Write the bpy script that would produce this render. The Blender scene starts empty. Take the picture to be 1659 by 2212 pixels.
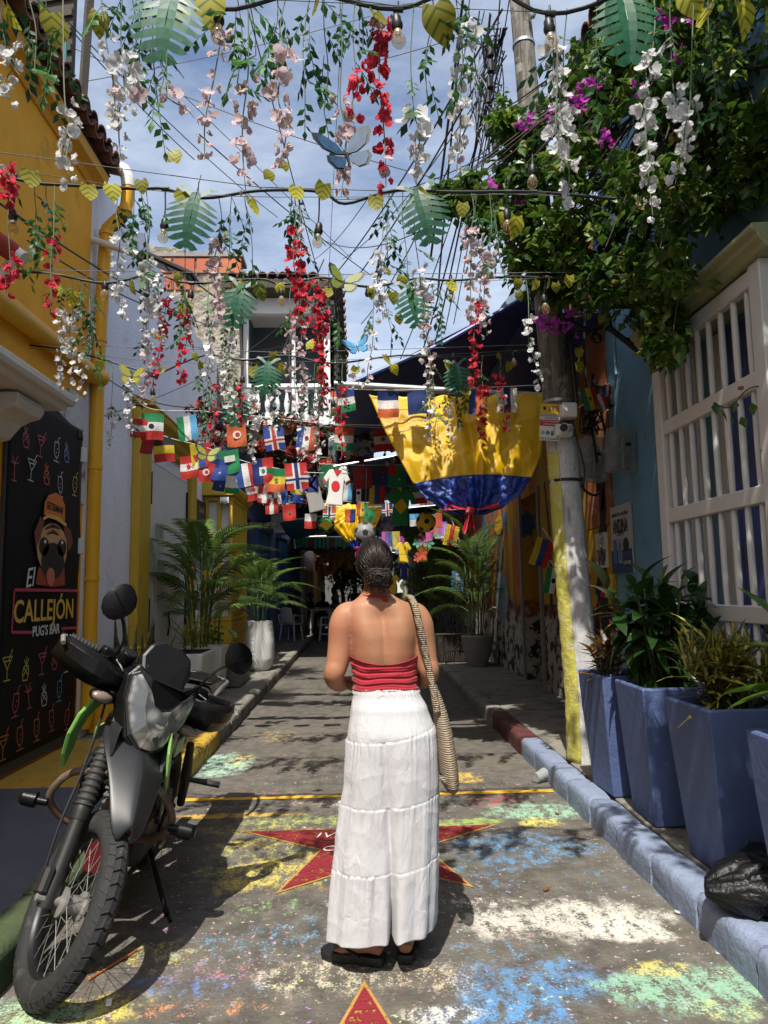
import bpy, math, random
from mathutils import Vector, Matrix, Euler, noise
PI = math.pi
rad = math.radians
R = random.Random(11)
SC = bpy.context.scene
COL = SC.collection

# ------------------------------------------------------------------ camera, sky, sun, exposure
CAM_LOC = Vector((0.0, 0.0, 1.45))
CAM_M = Matrix.Rotation(rad(-2.25), 3, 'Z') @ Matrix.Rotation(rad(90 + 6.33), 3, 'X') @ Matrix.Rotation(rad(-0.9), 3, 'Z')
cam_d = bpy.data.cameras.new('camera')
cam = bpy.data.objects.new('camera', cam_d)
COL.objects.link(cam)
cam.matrix_world = Matrix.Translation(CAM_LOC) @ CAM_M.to_4x4()
cam_d.sensor_fit = 'VERTICAL'
cam_d.sensor_height = 36.0
cam_d.lens = 24.97
cam_d.clip_start = 0.05
cam_d.clip_end = 2000
SC.camera = cam
SC.render.resolution_x, SC.render.resolution_y = 768, 1024

SUN_DIR = Vector((0.155, 0.60, -1.0)).normalized()          # the way the light travels
sun_el = math.asin(-SUN_DIR.z)
world = bpy.data.worlds.new('World')
SC.world = world
world.use_nodes = True
wn, wl = world.node_tree.nodes, world.node_tree.links
bg = wn['Background']
sky = wn.new('ShaderNodeTexSky')
sky.sky_type = 'NISHITA'
sky.sun_disc = False
sky.sun_elevation = sun_el
sky.sun_rotation = math.atan2(-SUN_DIR.x, -SUN_DIR.y)
sky.air_density, sky.dust_density, sky.ozone_density = 1.0, 3.2, 2.4
tc = wn.new('ShaderNodeTexCoord')
mp = wn.new('ShaderNodeMapping'); mp.inputs['Scale'].default_value = (1.0, 1.6, 3.2)
nz = wn.new('ShaderNodeTexNoise'); nz.inputs['Scale'].default_value = 1.7; nz.inputs['Detail'].default_value = 7; nz.inputs['Roughness'].default_value = 0.62
rp = wn.new('ShaderNodeValToRGB')
rp.color_ramp.elements[0].position = 0.34; rp.color_ramp.elements[0].color = (0, 0, 0, 1)
rp.color_ramp.elements[1].position = 0.74; rp.color_ramp.elements[1].color = (0.74, 0.74, 0.74, 1)
mx = wn.new('ShaderNodeMix'); mx.data_type = 'RGBA'
mx.inputs['B'].default_value = (6.6, 7.0, 7.5, 1)
wl.new(tc.outputs['Generated'], mp.inputs['Vector']); wl.new(mp.outputs['Vector'], nz.inputs['Vector'])
wl.new(nz.outputs['Fac'], rp.inputs['Fac']); wl.new(rp.outputs['Color'], mx.inputs['Factor'])
wl.new(sky.outputs['Color'], mx.inputs['A']); wl.new(mx.outputs['Result'], bg.inputs['Color'])
bg.inputs['Strength'].default_value = 0.135

sun_d = bpy.data.lights.new('sun', 'SUN')
sun_d.energy = 5.0
sun_d.angle = rad(0.55)
sun_d.color = (1.0, 0.95, 0.86)
sun = bpy.data.objects.new('sun', sun_d)
COL.objects.link(sun)
sun.rotation_euler = SUN_DIR.to_track_quat('-Z', 'Y').to_euler()
SC.view_settings.view_transform = 'Standard'
SC.view_settings.look = 'None'
SC.view_settings.exposure = 0.50
SC.view_settings.gamma = 1.0
SC.view_settings.use_curve_mapping = False
SC.cycles.use_denoising = True
SC.cycles.max_bounces = 8
SC.cycles.transparent_max_bounces = 16
SC.cycles.caustics_reflective = False
SC.cycles.caustics_refractive = False

# ------------------------------------------------------------------ helpers
def at(px, py, Y=None, X=None, Z=None):
    """Point of the place seen at a photo position, on one plane of the street."""
    d = CAM_M @ Vector(((px - 829.5) / 1534.0, (1106.0 - py) / 1534.0, -1.0))
    if Y is not None: t = (Y - CAM_LOC.y) / d.y
    elif X is not None: t = (X - CAM_LOC.x) / d.x
    else: t = (Z - CAM_LOC.z) / d.z
    return CAM_LOC + d * t

WORLD_ROOTS = set()

def tag(o, label=None, cat=None, group=None, kind=None):
    if label: o['label'] = label
    if cat: o['category'] = cat
    if group: o['group'] = group
    if kind: o['kind'] = kind
    return o

def thing(name, label, cat, loc=(0, 0, 0), rot=(0, 0, 0), group=None, w=False):
    o = bpy.data.objects.new(name, None)
    o.empty_display_size = 0.1
    COL.objects.link(o)
    o.location = loc
    o.rotation_euler = rot
    if w: WORLD_ROOTS.add(o.name)
    return tag(o, label, cat, group)

def link(name, me, parent=None, M=None):
    o = bpy.data.objects.new(name, me)
    COL.objects.link(o)
    if parent is not None:
        o.parent = parent
        if parent.name in WORLD_ROOTS:
            o.matrix_parent_inverse = (Matrix.LocRotScale(parent.location, parent.rotation_euler, None)).inverted()
    if M is not None:
        o.matrix_basis = M
    return o

def frame(z, up=Vector((0, 0, 1))):
    z = Vector(z).normalized()
    if abs(z.dot(up)) > 0.98: up = Vector((0, 1, 0))
    x = up.cross(z).normalized()
    y = z.cross(x)
    return x, y, z

def mat_from(x, y, z, o):
    return Matrix(((x.x, y.x, z.x, o[0]), (x.y, y.y, z.y, o[1]), (x.z, y.z, z.z, o[2]), (0, 0, 0, 1)))

def T(x=0, y=0, z=0): return Matrix.Translation((x, y, z))
def RX(a): return Matrix.Rotation(rad(a), 4, 'X')
def RY(a): return Matrix.Rotation(rad(a), 4, 'Y')
def RZ(a): return Matrix.Rotation(rad(a), 4, 'Z')
def S(x, y=None, z=None):
    if y is None: y = z = x
    return Matrix.Diagonal((x, y, z, 1))

class MB:
    def __init__(s, M=None): s.v = []; s.f = []; s.m = []; s.mi = 0; s.M = M
    def add(s, vs, fs, M=None):
        o = len(s.v)
        if s.M is not None: M = s.M @ M if M is not None else s.M
        s.v += [tuple(M @ Vector(v)) for v in vs] if M is not None else [tuple(v) for v in vs]
        s.f += [tuple(i + o for i in f) for f in fs]
        s.m += [s.mi] * len(fs)
        return s
    def box(s, x0, x1, y0, y1, z0, z1, M=None):
        return s.add([(x0, y0, z0), (x1, y0, z0), (x1, y1, z0), (x0, y1, z0), (x0, y0, z1), (x1, y0, z1), (x1, y1, z1), (x0, y1, z1)],
                     [(0, 3, 2, 1), (4, 5, 6, 7), (0, 1, 5, 4), (1, 2, 6, 5), (2, 3, 7, 6), (3, 0, 4, 7)], M)
    def rings(s, rings, closed=True, caps=True, M=None):
        n = len(rings[0]); vs = [p for r in rings for p in r]; fs = []
        for i in range(len(rings) - 1):
            for j in range(n if closed else n - 1):
                k = (j + 1) % n
                fs.append((i * n + j, i * n + k, (i + 1) * n + k, (i + 1) * n + j))
        if caps and closed:
            fs.append(tuple(range(n - 1, -1, -1)))
            fs.append(tuple((len(rings) - 1) * n + j for j in range(n)))
        return s.add(vs, fs, M)
    def tube(s, pts, r, n=8, caps=True, M=None, flat=1.0, up=Vector((0, 0, 1))):
        pts = [Vector(p) for p in pts]
        rr = r if isinstance(r, (list, tuple)) else [r] * len(pts)
        rings = []; px = None
        for i, p in enumerate(pts):
            d = (pts[min(i + 1, len(pts) - 1)] - pts[max(i - 1, 0)])
            if d.length < 1e-9: d = Vector((0, 0, 1))
            d.normalize()
            if px is None: x, y, _ = frame(d, up)
            else:
                x = px - d * px.dot(d)
                x = x.normalized() if x.length > 1e-6 else frame(d, up)[0]
                y = d.cross(x)
            px = x
            rings.append([p + (x * math.cos(2 * PI * k / n) + y * math.sin(2 * PI * k / n) * flat) * rr[i] for k in range(n)])
        return s.rings(rings, True, caps, M)
    def lathe(s, prof, n=24, M=None, caps=True):
        return s.rings([[(r * math.cos(2 * PI * k / n), r * math.sin(2 * PI * k / n), z) for k in range(n)] for r, z in prof], True, caps, M)
    def prism(s, poly, y0, y1, M=None):
        n = len(poly)
        return s.add([(x, y0, z) for x, z in poly] + [(x, y1, z) for x, z in poly],
                     [tuple(range(n)), tuple(range(2 * n - 1, n - 1, -1))] + [(i, n + i, n + (i + 1) % n, (i + 1) % n) for i in range(n)], M)
    def ball(s, c, r, n=12, M=None):
        rx, ry, rz = r if isinstance(r, (tuple, list)) else (r, r, r)
        rings = []
        m = max(4, n // 2)
        for i in range(m + 1):
            a = -PI / 2 + PI * i / m
            ca, sa = max(math.cos(a), 0.02), math.sin(a)
            rings.append([(c[0] + rx * ca * math.cos(2 * PI * k / n), c[1] + ry * ca * math.sin(2 * PI * k / n), c[2] + rz * sa) for k in range(n)])
        return s.rings(rings, True, True, M)
    def grid(s, fn, nu, nv, M=None):
        vs = [fn(i / nu, j / nv) for j in range(nv + 1) for i in range(nu + 1)]
        w = nu + 1
        return s.add(vs, [(j * w + i, j * w + i + 1, (j + 1) * w + i + 1, (j + 1) * w + i) for j in range(nv) for i in range(nu)], M)
    def mesh(s, name, mats, smooth=False, sharp=35):
        me = bpy.data.meshes.new(name)
        me.from_pydata(s.v, [], s.f)
        for m in (mats if isinstance(mats, (list, tuple)) else [mats]): me.materials.append(m)
        if any(s.m): me.polygons.foreach_set('material_index', s.m)
        if smooth:
            me.polygons.foreach_set('use_smooth', [True] * len(me.polygons))
            if sharp: me.set_sharp_from_angle(angle=rad(sharp))
        me.update()
        return me
    def build(s, name, mats, parent=None, smooth=False, sharp=35, bevel=0, seg=1, M=None):
        o = link(name, s.mesh(name, mats, smooth, sharp), parent, M)
        if bevel:
            b = o.modifiers.new('bevel', 'BEVEL'); b.width = bevel; b.segments = seg; b.limit_method = 'ANGLE'; b.angle_limit = rad(40)
        return o

def sag(a, b, s=0.1, n=12):
    a, b = Vector(a), Vector(b)
    return [a.lerp(b, i / n) - Vector((0, 0, s * 4 * (i / n) * (1 - i / n))) for i in range(n + 1)]

def smoothpath(pts, n=6):
    """Catmull-Rom through pts."""
    P = [Vector(p) for p in pts]; P = [P[0] * 2 - P[1]] + P + [P[-1] * 2 - P[-2]]
    out = []
    for i in range(1, len(P) - 2):
        for k in range(n):
            t = k / n
            a, b, c, d = P[i - 1], P[i], P[i + 1], P[i + 2]
            out.append(0.5 * ((2 * b) + (c - a) * t + (2 * a - 5 * b + 4 * c - d) * t * t + (3 * b - a - 3 * c + d) * t ** 3))
    out.append(P[-2])
    return out

def lerpt(tab, t):
    """Piecewise-linear table lookup."""
    if t <= tab[0][0]: return tab[0][1:]
    for a, b in zip(tab, tab[1:]):
        if t <= b[0]:
            k = (t - a[0]) / (b[0] - a[0]); k = k * k * (3 - 2 * k) * 0.5 + k * 0.5
            return tuple(p + (q - p) * k for p, q in zip(a[1:], b[1:]))
    return tab[-1][1:]

# ------------------------------------------------------------------ materials
MATS = {}
def hsv(c, f): return tuple(min(1, max(0, x * f)) for x in c[:3]) + (1,)

class NT:
    def __init__(s, name):
        s.mat = bpy.data.materials.new(name); s.mat.use_nodes = True
        s.n, s.l = s.mat.node_tree.nodes, s.mat.node_tree.links
        s.b = s.n['Principled BSDF']; s.out = s.n['Material Output']
    def node(s, t, **k):
        n = s.n.new(t)
        for a, v in k.items(): setattr(n, a, v)
        return n
    def set(s, sock, v):
        if isinstance(v, bpy.types.NodeSocket): s.l.new(v, sock)
        elif v is not None: sock.default_value = v
    def coord(s, kind='Object'):
        if kind == 'World': return s.node('ShaderNodeNewGeometry').outputs['Position']
        return s.node('ShaderNodeTexCoord').outputs[kind]
    def noise(s, vec, scale, detail=4, rough=0.55, dist=0, out='Fac'):
        n = s.node('ShaderNodeTexNoise'); s.set(n.inputs['Vector'], vec)
        n.inputs['Scale'].default_value = scale; n.inputs['Detail'].default_value = detail
        n.inputs['Roughness'].default_value = rough; n.inputs['Distortion'].default_value = dist
        return n.outputs[out]
    def voro(s, vec, scale, out='Distance', feature='F1'):
        n = s.node('ShaderNodeTexVoronoi', feature=feature); s.set(n.inputs['Vector'], vec); n.inputs['Scale'].default_value = scale
        return n.outputs[out]
    def math(s, op, a, b=None, clamp=False):
        n = s.node('ShaderNodeMath', operation=op, use_clamp=clamp); s.set(n.inputs[0], a)
        if b is not None: s.set(n.inputs[1], b)
        return n.outputs[0]
    def ramp(s, fac, lo, hi, a=0.0, b=1.0):
        n = s.node('ShaderNodeMapRange'); n.interpolation_type = 'SMOOTHSTEP'
        s.set(n.inputs['Value'], fac); n.inputs['From Min'].default_value = lo; n.inputs['From Max'].default_value = hi
        n.inputs['To Min'].default_value = a; n.inputs['To Max'].default_value = b
        return n.outputs['Result']
    def mix(s, fac, a, b, mode='MIX'):
        n = s.node('ShaderNodeMix', data_type='RGBA', blend_type=mode); s.set(n.inputs['Factor'], fac)
        s.set(n.inputs['A'], a); s.set(n.inputs['B'], b)
        return n.outputs['Result']
    def vscale(s, vec, sc, loc=(0, 0, 0), rot=(0, 0, 0)):
        n = s.node('ShaderNodeMapping'); s.set(n.inputs['Vector'], vec); n.inputs['Scale'].default_value = sc
        n.inputs['Location'].default_value = loc; n.inputs['Rotation'].default_value = rot
        return n.outputs['Vector']
    def sep(s, vec):
        n = s.node('ShaderNodeSeparateXYZ'); s.set(n.inputs[0], vec); return n.outputs
    def bump(s, h, strength=0.3, dist=0.01, normal=None):
        n = s.node('ShaderNodeBump'); s.set(n.inputs['Height'], h); n.inputs['Strength'].default_value = strength
        n.inputs['Distance'].default_value = dist
        if normal is not None: s.set(n.inputs['Normal'], normal)
        return n.outputs['Normal']
    def fin(s, col=None, rough=0.7, normal=None, metal=0, spec=0.4, **k):
        b = s.b
        s.set(b.inputs['Base Color'], col); s.set(b.inputs['Roughness'], rough)
        if normal is not None: s.set(b.inputs['Normal'], normal)
        b.inputs['Metallic'].default_value = metal; b.inputs['Specular IOR Level'].default_value = spec
        for a, v in k.items(): s.set(b.inputs[a.replace('_', ' ')], v)
        return s.mat

def mat(name, col, rough=0.7, var=0.18, scale=6, bump=0.0, bscale=40, metal=0, spec=0.4, coord='Object', wear=None, wlo=0.6, whi=0.68, wscale=7, rand=0.0, **k):
    """General painted / plain surface: base colour with mottling, optional wear colour and relief."""
    if name in MATS: return MATS[name]
    t = NT(name); vec = t.coord(coord)
    c4 = tuple(col) + (1,)
    n = t.noise(vec, scale, 5, 0.6)
    c = t.mix(n, hsv(c4, 1 - var), hsv(c4, 1 + var))
    if rand:
        oi = t.node('ShaderNodeObjectInfo').outputs['Random']
        h = t.node('ShaderNodeHueSaturation'); t.set(h.inputs['Color'], c)
        t.set(h.inputs['Value'], t.ramp(oi, 0, 1, 1 - rand, 1 + rand)); t.set(h.inputs['Hue'], t.ramp(oi, 0, 1, 0.5 - rand * 0.06, 0.5 + rand * 0.06))
        c = h.outputs['Color']
    if wear is not None:
        w = t.ramp(t.noise(vec, wscale, 8, 0.7), wlo, whi)
        c = t.mix(w, c, tuple(wear) + (1,))
    nm = t.bump(t.noise(vec, bscale, 6, 0.65), bump, 0.02) if bump else None
    MATS[name] = t.fin(c, rough, nm, metal, spec, **k)
    return MATS[name]

def leafmat(name, c1, c2, trans=0.35, rough=0.45, scale=14, rand=0.25, spec=0.4):
    """Leaf or petal: two-tone, some light comes through it."""
    if name in MATS: return MATS[name]
    t = NT(name); vec = t.coord('Object')
    n = t.noise(vec, scale, 3)
    c = t.mix(t.ramp(n, 0.3, 0.7), tuple(c1) + (1,), tuple(c2) + (1,))
    oi = t.node('ShaderNodeObjectInfo').outputs['Random']
    h = t.node('ShaderNodeHueSaturation'); t.set(h.inputs['Color'], c)
    t.set(h.inputs['Value'], t.ramp(oi, 0, 1, 1 - rand, 1 + rand))
    c = h.outputs['Color']
    t.fin(c, rough, None, 0, spec)
    tr = t.node('ShaderNodeBsdfTranslucent'); t.set(tr.inputs['Color'], c)
    ms = t.node('ShaderNodeMixShader'); ms.inputs[0].default_value = trans
    t.l.new(t.b.outputs[0], ms.inputs[1]); t.l.new(tr.outputs[0], ms.inputs[2]); t.l.new(ms.outputs[0], t.out.inputs['Surface'])
    MATS[name] = t.mat
    return t.mat

def flat(name, col, rough=0.6, **k):
    return mat(name, col, rough, var=0.06, scale=12, **k)

def text_mesh(name, s, size, material, shear=0.0, spacing=1.0, bold=0.0, align='CENTER'):
    cu = bpy.data.curves.new(name, 'FONT'); cu.body = s; cu.size = size; cu.align_x = align; cu.align_y = 'CENTER'
    cu.shear = shear; cu.space_character = spacing; cu.offset = bold; cu.extrude = 0.0006; cu.resolution_u = 3
    o = bpy.data.objects.new(name, cu); COL.objects.link(o)
    dg = bpy.context.evaluated_depsgraph_get()
    me = bpy.data.meshes.new_from_object(o.evaluated_get(dg))
    bpy.data.objects.remove(o); bpy.data.curves.remove(cu)
    me.name = name; me.materials.clear(); me.materials.append(material)
    return me

def text(name, s, size, material, M, parent=None, width=None, **k):
    me = text_mesh(name, s, size, material, **k)
    if width:
        w = max(v.co.x for v in me.vertices) - min(v.co.x for v in me.vertices)
        M = M @ S(width / w, 1, 1)
    return link(name, me, parent, M)

def ordinal(i, n=0):
    w = ['leftmost', 'second', 'third', 'fourth', 'fifth', 'sixth', 'seventh', 'eighth', 'ninth', 'tenth', 'eleventh', 'twelfth', 'thirteenth', 'fourteenth',
         'fifteenth', 'sixteenth', 'seventeenth', 'eighteenth', 'nineteenth', 'twentieth']
    if i < 20: return w[i]
    return ['twenty', 'thirty', 'forty'][(i + 1) // 10 - 2] + '-' + ['-', 'first'] [1] if (i + 1) % 10 == 1 else ['twenty', 'thirty', 'forty'][(i + 1) // 10 - 2] + ('-' + w[(i + 1) % 10 - 1] if (i + 1) % 10 else ' -th'.replace(' -', '-'))
# ------------------------------------------------------------------ ground, road, kerbs, pavements
def G(px, py): return at(px, py, Z=0.0)

def road_material():
    t = NT('painted_asphalt'); P = t.coord('World')
    fine = t.noise(P, 95, 5, 0.7); mid = t.noise(P, 9, 6, 0.6); big = t.noise(P, 0.9, 3)
    c = t.mix(t.ramp(mid, 0.3, 0.72), (0.060, 0.054, 0.047, 1), (0.135, 0.122, 0.104, 1))
    c = t.mix(t.ramp(big, 0.35, 0.7, 0, 0.6), c, (0.15, 0.135, 0.11, 1))
    st = t.voro(P, 62); stc = t.voro(P, 62, 'Color')
    c = t.mix(t.ramp(st, 0.05, 0.42, 0.5, 0.0), c, stc, 'OVERLAY')
    c = t.mix(t.ramp(t.noise(P, 48, 4, 0.6), 0.62, 0.70, 0, 0.8), c, (0.035, 0.033, 0.03, 1))
    # paint clings to the crowns of the stones: worn mask
    worn = t.math('ADD', t.math('MULTIPLY', fine, 0.42), t.math('MULTIPLY', t.noise(t.vscale(P, (1.0, 0.6, 1)), 17, 9, 0.78), 0.72))
    edge = t.noise(P, 4.5, 7, 0.7)
    patches = [  # photo spot, half extents in metres, colour, cover
        (1230, 1985, 0.40, 0.17, (0.56, 0.54, 0.47), 0.80), (1350, 2010, 0.16, 0.10, (0.60, 0.58, 0.50), 0.8),
        (1150, 2125, 0.27, 0.15, (0.10, 0.24, 0.44), 0.74), (1090, 2190, 0.25, 0.08, (0.10, 0.28, 0.54), 0.7),
        (1490, 2140, 0.29, 0.17, (0.26, 0.46, 0.32), 0.76), (1420, 2090, 0.12, 0.05, (0.62, 0.48, 0.10), 0.7), (1560, 2180, 0.14, 0.06, (0.60, 0.50, 0.12), 0.6),
        (1130, 1830, 0.34, 0.26, (0.11, 0.26, 0.45), 0.66), (1040, 1880, 0.2, 0.2, (0.10, 0.24, 0.40), 0.55),
        (1160, 1752, 0.30, 0.20, (0.30, 0.52, 0.36), 0.74), (1165, 1775, 0.12, 0.09, (0.62, 0.52, 0.09), 0.75),
        (985, 1776, 0.30, 0.06, (0.30, 0.40, 0.10), 0.78), (1070, 1730, 0.2, 0.12, (0.36, 0.06, 0.09), 0.66), (1010, 1680, 0.13, 0.13, (0.62, 0.42, 0.07), 0.74),
        (1170, 1640, 0.10, 0.5, (0.42, 0.38, 0.26), 0.5),
        (590, 1885, 0.30, 0.22, (0.60, 0.47, 0.09), 0.70), (560, 1825, 0.24, 0.10, (0.56, 0.46, 0.10), 0.66), (500, 1762, 0.42, 0.05, (0.62, 0.38, 0.06), 0.78),
        (640, 1775, 0.34, 0.12, (0.34, 0.42, 0.11), 0.66), (560, 1715, 0.25, 0.10, (0.42, 0.20, 0.14), 0.54), (690, 1735, 0.2, 0.07, (0.55, 0.46, 0.42), 0.6),
        (478, 1652, 0.22, 0.36, (0.36, 0.54, 0.42), 0.80), (520, 1640, 0.10, 0.2, (0.60, 0.50, 0.14), 0.66), (600, 1590, 0.2, 0.24, (0.58, 0.40, 0.08), 0.56),
        (620, 1640, 0.25, 0.3, (0.40, 0.24, 0.14), 0.46),
        (430, 2120, 0.26, 0.12, (0.14, 0.24, 0.56), 0.56), (520, 2090, 0.25, 0.10, (0.55, 0.16, 0.10), 0.54), (640, 2020, 0.2, 0.16, (0.16, 0.34, 0.50), 0.52),
        (400, 2180, 0.25, 0.06, (0.58, 0.25, 0.12), 0.56), (170, 2185, 0.22, 0.10, (0.62, 0.52, 0.11), 0.72), (120, 2100, 0.2, 0.1, (0.46, 0.54, 0.30), 0.6), (40, 2195, 0.2, 0.08, (0.34, 0.56, 0.36), 0.72),
        (350, 2060, 0.16, 0.10, (0.58, 0.48, 0.10), 0.62), (700, 2110, 0.24, 0.10, (0.52, 0.48, 0.36), 0.62), (940, 2110, 0.14, 0.12, (0.56, 0.47, 0.34), 0.62), (960, 2190, 0.14, 0.05, (0.60, 0.56, 0.46), 0.66),
        (600, 1850, 0.34, 0.30, (0.36, 0.42, 0.12), 0.52), (520, 2040, 0.30, 0.16, (0.14, 0.30, 0.44), 0.55), (720, 1900, 0.2, 0.3, (0.40, 0.14, 0.10), 0.45), (880, 1730, 0.3, 0.2, (0.16, 0.30, 0.24), 0.5), (1050, 2060, 0.3, 0.1, (0.13, 0.26, 0.40), 0.55), (560, 1790, 0.4, 0.1, (0.50, 0.38, 0.09), 0.6), (700, 1650, 0.4, 0.4, (0.30, 0.26, 0.16), 0.45), (990, 2010, 0.16, 0.14, (0.30, 0.12, 0.11), 0.46), (580, 1960, 0.25, 0.10, (0.24, 0.38, 0.16), 0.54), (740, 1960, 0.2, 0.1, (0.22, 0.36, 0.34), 0.5),
        (1330, 1900, 0.3, 0.2, (0.14, 0.24, 0.36), 0.5), (1010, 1950, 0.2, 0.05, (0.58, 0.56, 0.5), 0.6)]
    for px, py, rx, ry, col, cov in patches:
        p = G(px, py)
        q = t.vscale(P, (1 / rx, 1 / ry, 0), (-p.x / rx, -p.y / ry, 0))
        d = t.node('ShaderNodeVectorMath', operation='LENGTH'); t.set(d.inputs[0], q)
        fall = t.math('SUBTRACT', 1.30, d.outputs['Value'])
        fall = t.math('ADD', fall, t.math('MULTIPLY', t.math('SUBTRACT', edge, 0.5), 2.6))
        inside = t.ramp(fall, 0.0, 0.55)
        # cover lowers the wear threshold, so a thick patch is nearly whole and a thin one only flecks
        th = 0.808 - 0.34 * cov
        m = t.math('MULTIPLY', t.math('MULTIPLY', inside, t.ramp(worn, th - 0.035, th + 0.05), True), 0.86)
        c = t.mix(m, c, col + (1,))
    # stray flecks of every colour
    fl = t.ramp(t.noise(t.vscale(P, (1, 1, 1), (3.1, 7.7, 0)), 30, 6, 0.7), 0.60, 0.64)
    zone = t.ramp(t.noise(P, 1.6, 3), 0.30, 0.55)
    sy = t.sep(P)
    near = t.ramp(sy[1], 5.2, 7.2, 1, 0)
    fcol = t.mix(0.58, t.voro(P, 5, 'Color'), (0.46, 0.42, 0.32, 1))
    c = t.mix(t.math('MULTIPLY', t.math('MULTIPLY', fl, zone), near), c, fcol)
    wh = t.ramp(t.noise(t.vscale(P, (1, 1, 1), (9.1, 1.7, 0)), 55, 4, 0.6), 0.70, 0.73)
    c = t.mix(t.math('MULTIPLY', wh, near), c, (0.5, 0.48, 0.43, 1))
    nb = t.bump(t.math('ADD', t.math('MULTIPLY', st, -0.8), fine), 0.55, 0.008)
    return t.fin(c, t.ramp(fine, 0.3, 0.7, 0.7, 0.95), nb, 0, 0.3)

M_ROAD = road_material()
M_GROUND = mat('far_ground', (0.12, 0.11, 0.10), 0.9)
M_CONC = mat('pavement_concrete', (0.20, 0.185, 0.155), 0.88, var=0.35, scale=3, bump=0.5, bscale=30, coord='World', wear=(0.08, 0.075, 0.065), wlo=0.5, whi=0.66, wscale=4)
M_DARKPAV = mat('dark_blue_pavement', (0.075, 0.085, 0.11), 0.8, var=0.4, scale=4, bump=0.5, bscale=50, coord='World')
M_YPAV = mat('yellow_painted_pavement', (0.42, 0.25, 0.03), 0.75, var=0.35, scale=5, bump=0.4, bscale=40, coord='World', wear=(0.16, 0.11, 0.04), wlo=0.52, whi=0.7)
M_KBLUE = mat('periwinkle_kerb_paint', (0.195, 0.235, 0.33), 0.66, var=0.3, scale=7, bump=0.7, bscale=20, coord='World', wear=(0.13, 0.14, 0.17), wlo=0.60, whi=0.72, wscale=9)
M_KRED = mat('red_kerb_paint', (0.09, 0.026, 0.026), 0.7, var=0.3, bump=0.4, coord='World', wear=(0.10, 0.09, 0.08), wlo=0.55, whi=0.66)
M_KYEL = mat('yellow_kerb_paint', (0.45, 0.28, 0.03), 0.7, var=0.25, bump=0.4, coord='World', wear=(0.12, 0.10, 0.06), wlo=0.5, whi=0.6, wscale=12)
M_KMOSS = mat('mossy_kerb', (0.05, 0.07, 0.03), 0.85, var=0.4, bump=0.5, coord='World')

def structure(o): o['kind'] = 'structure'; return o

structure(MB().box(-90, 90, -60, 160, -0.4, -0.03).build('ground', M_GROUND))
structure(MB().box(-1.36, 1.46, -4, 60, -0.3, 0.0).build('road', M_ROAD))

def pavement(name, x0, x1, y0, y1, m, z=0.15, parent=None):
    return structure(MB().box(x0, x1, y0, y1, -0.2, z).build(name, m, parent, bevel=0.006))
pavement('pavement_right', 1.585, 2.9, -4, 45, M_CONC)
pl = pavement('pavement_left', -3.2, -1.475, 6.72, 45, M_CONC)
pavement('pavement_left_yellow', -3.2, -1.475, 5.13, 6.715, M_YPAV, 0.152)
pavement('pavement_left_dark', -3.2, -1.475, -4, 5.126, M_DARKPAV, 0.148)

def kerb_mesh(name, L, m, flip=1, seed=0):
    r = random.Random(seed)
    poly = [(0, -0.15), (0.004, 0.06), (0.0, 0.118), (0.008, 0.142), (0.028, 0.157), (0.09, 0.160), (0.150, 0.158), (0.150, -0.15)]
    mb = MB(); rings = []
    for k in range(5):
        y = L * k / 4; e = 0.009 if k in (0, 4) else 0.0
        rings.append([((x + (e if 0 < i < 5 else 0) + r.uniform(-.003, .003)) * flip, y, z - (e if 1 < i < 7 else 0) + r.uniform(-.0025, .0025)) for i, (x, z) in enumerate(poly)])
    if flip < 0: rings = [list(reversed(q)) for q in rings]
    mb.rings(list(reversed(rings)))
    return mb.mesh(name, m, True, 40)

kr = thing('kerb', 'stone kerb in periwinkle, red and bare concrete along the right side of the road', 'kerb', (1.41, 0, 0)); kr['kind'] = 'structure'; del kr['category']
y = -1.0; i = 0
variants = {}
while y < 26:
    m = M_KBLUE if y < 6.05 else (M_KRED if y < 7.3 else M_CONC)
    L = 0.46 if y < 9 else 1.2
    key = (m.name, L, i % 3)
    if key not in variants: variants[key] = kerb_mesh('kerb_stone', L - 0.012, m, 1, i)
    link('kerb_stone', variants[key], kr, T(R.uniform(-.006, .006), y, R.uniform(-.004, .004)))
    y += L; i += 1
kl = thing('kerb', 'mossy, yellow and bare concrete kerb along the left side of the road', 'kerb', (-1.325, 0, 0)); kl['kind'] = 'structure'; del kl['category']
y = -1.0; i = 0; variants = {}
while y < 26:
    m = M_KMOSS if y < 4.4 else (M_KYEL if y < 7.0 else M_CONC)
    L = 0.62 if y < 12 else 1.4
    key = (m.name, L, i % 3)
    if key not in variants: variants[key] = kerb_mesh('kerb_stone', L - 0.014, m, -1, i + 50)
    link('kerb_stone', variants[key], kl, T(R.uniform(-.008, .008), y, R.uniform(-.004, .004)))
    y += L; i += 1

def worn_paint(name, col, th=0.42, col2=None):
    t = NT(name); P = t.coord('World')
    fine = t.noise(P, 90, 5, 0.7); n2 = t.noise(P, 26, 6, 0.7)
    w = t.math('ADD', t.math('MULTIPLY', fine, 0.45), t.math('MULTIPLY', n2, 0.65))
    a = t.ramp(w, th - 0.02, th + 0.04)
    c = t.mix(t.noise(P, 11, 5), hsv(col + (1,), 0.72), hsv((col2 or col) + (1,), 1.2))
    return t.fin(c, 0.75, t.bump(fine, 0.4, 0.006), 0, 0.3, Alpha=a)
M_STAR = worn_paint('star_red_paint', (0.21, 0.018, 0.026), 0.49)
M_GOLD = worn_paint('gold_paint', (0.40, 0.22, 0.06), 0.44)
M_LINE = worn_paint('yellow_line_paint', (0.62, 0.36, 0.03), 0.38)
M_CHALK = worn_paint('white_lettering_paint', (0.62, 0.58, 0.54), 0.42)

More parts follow.
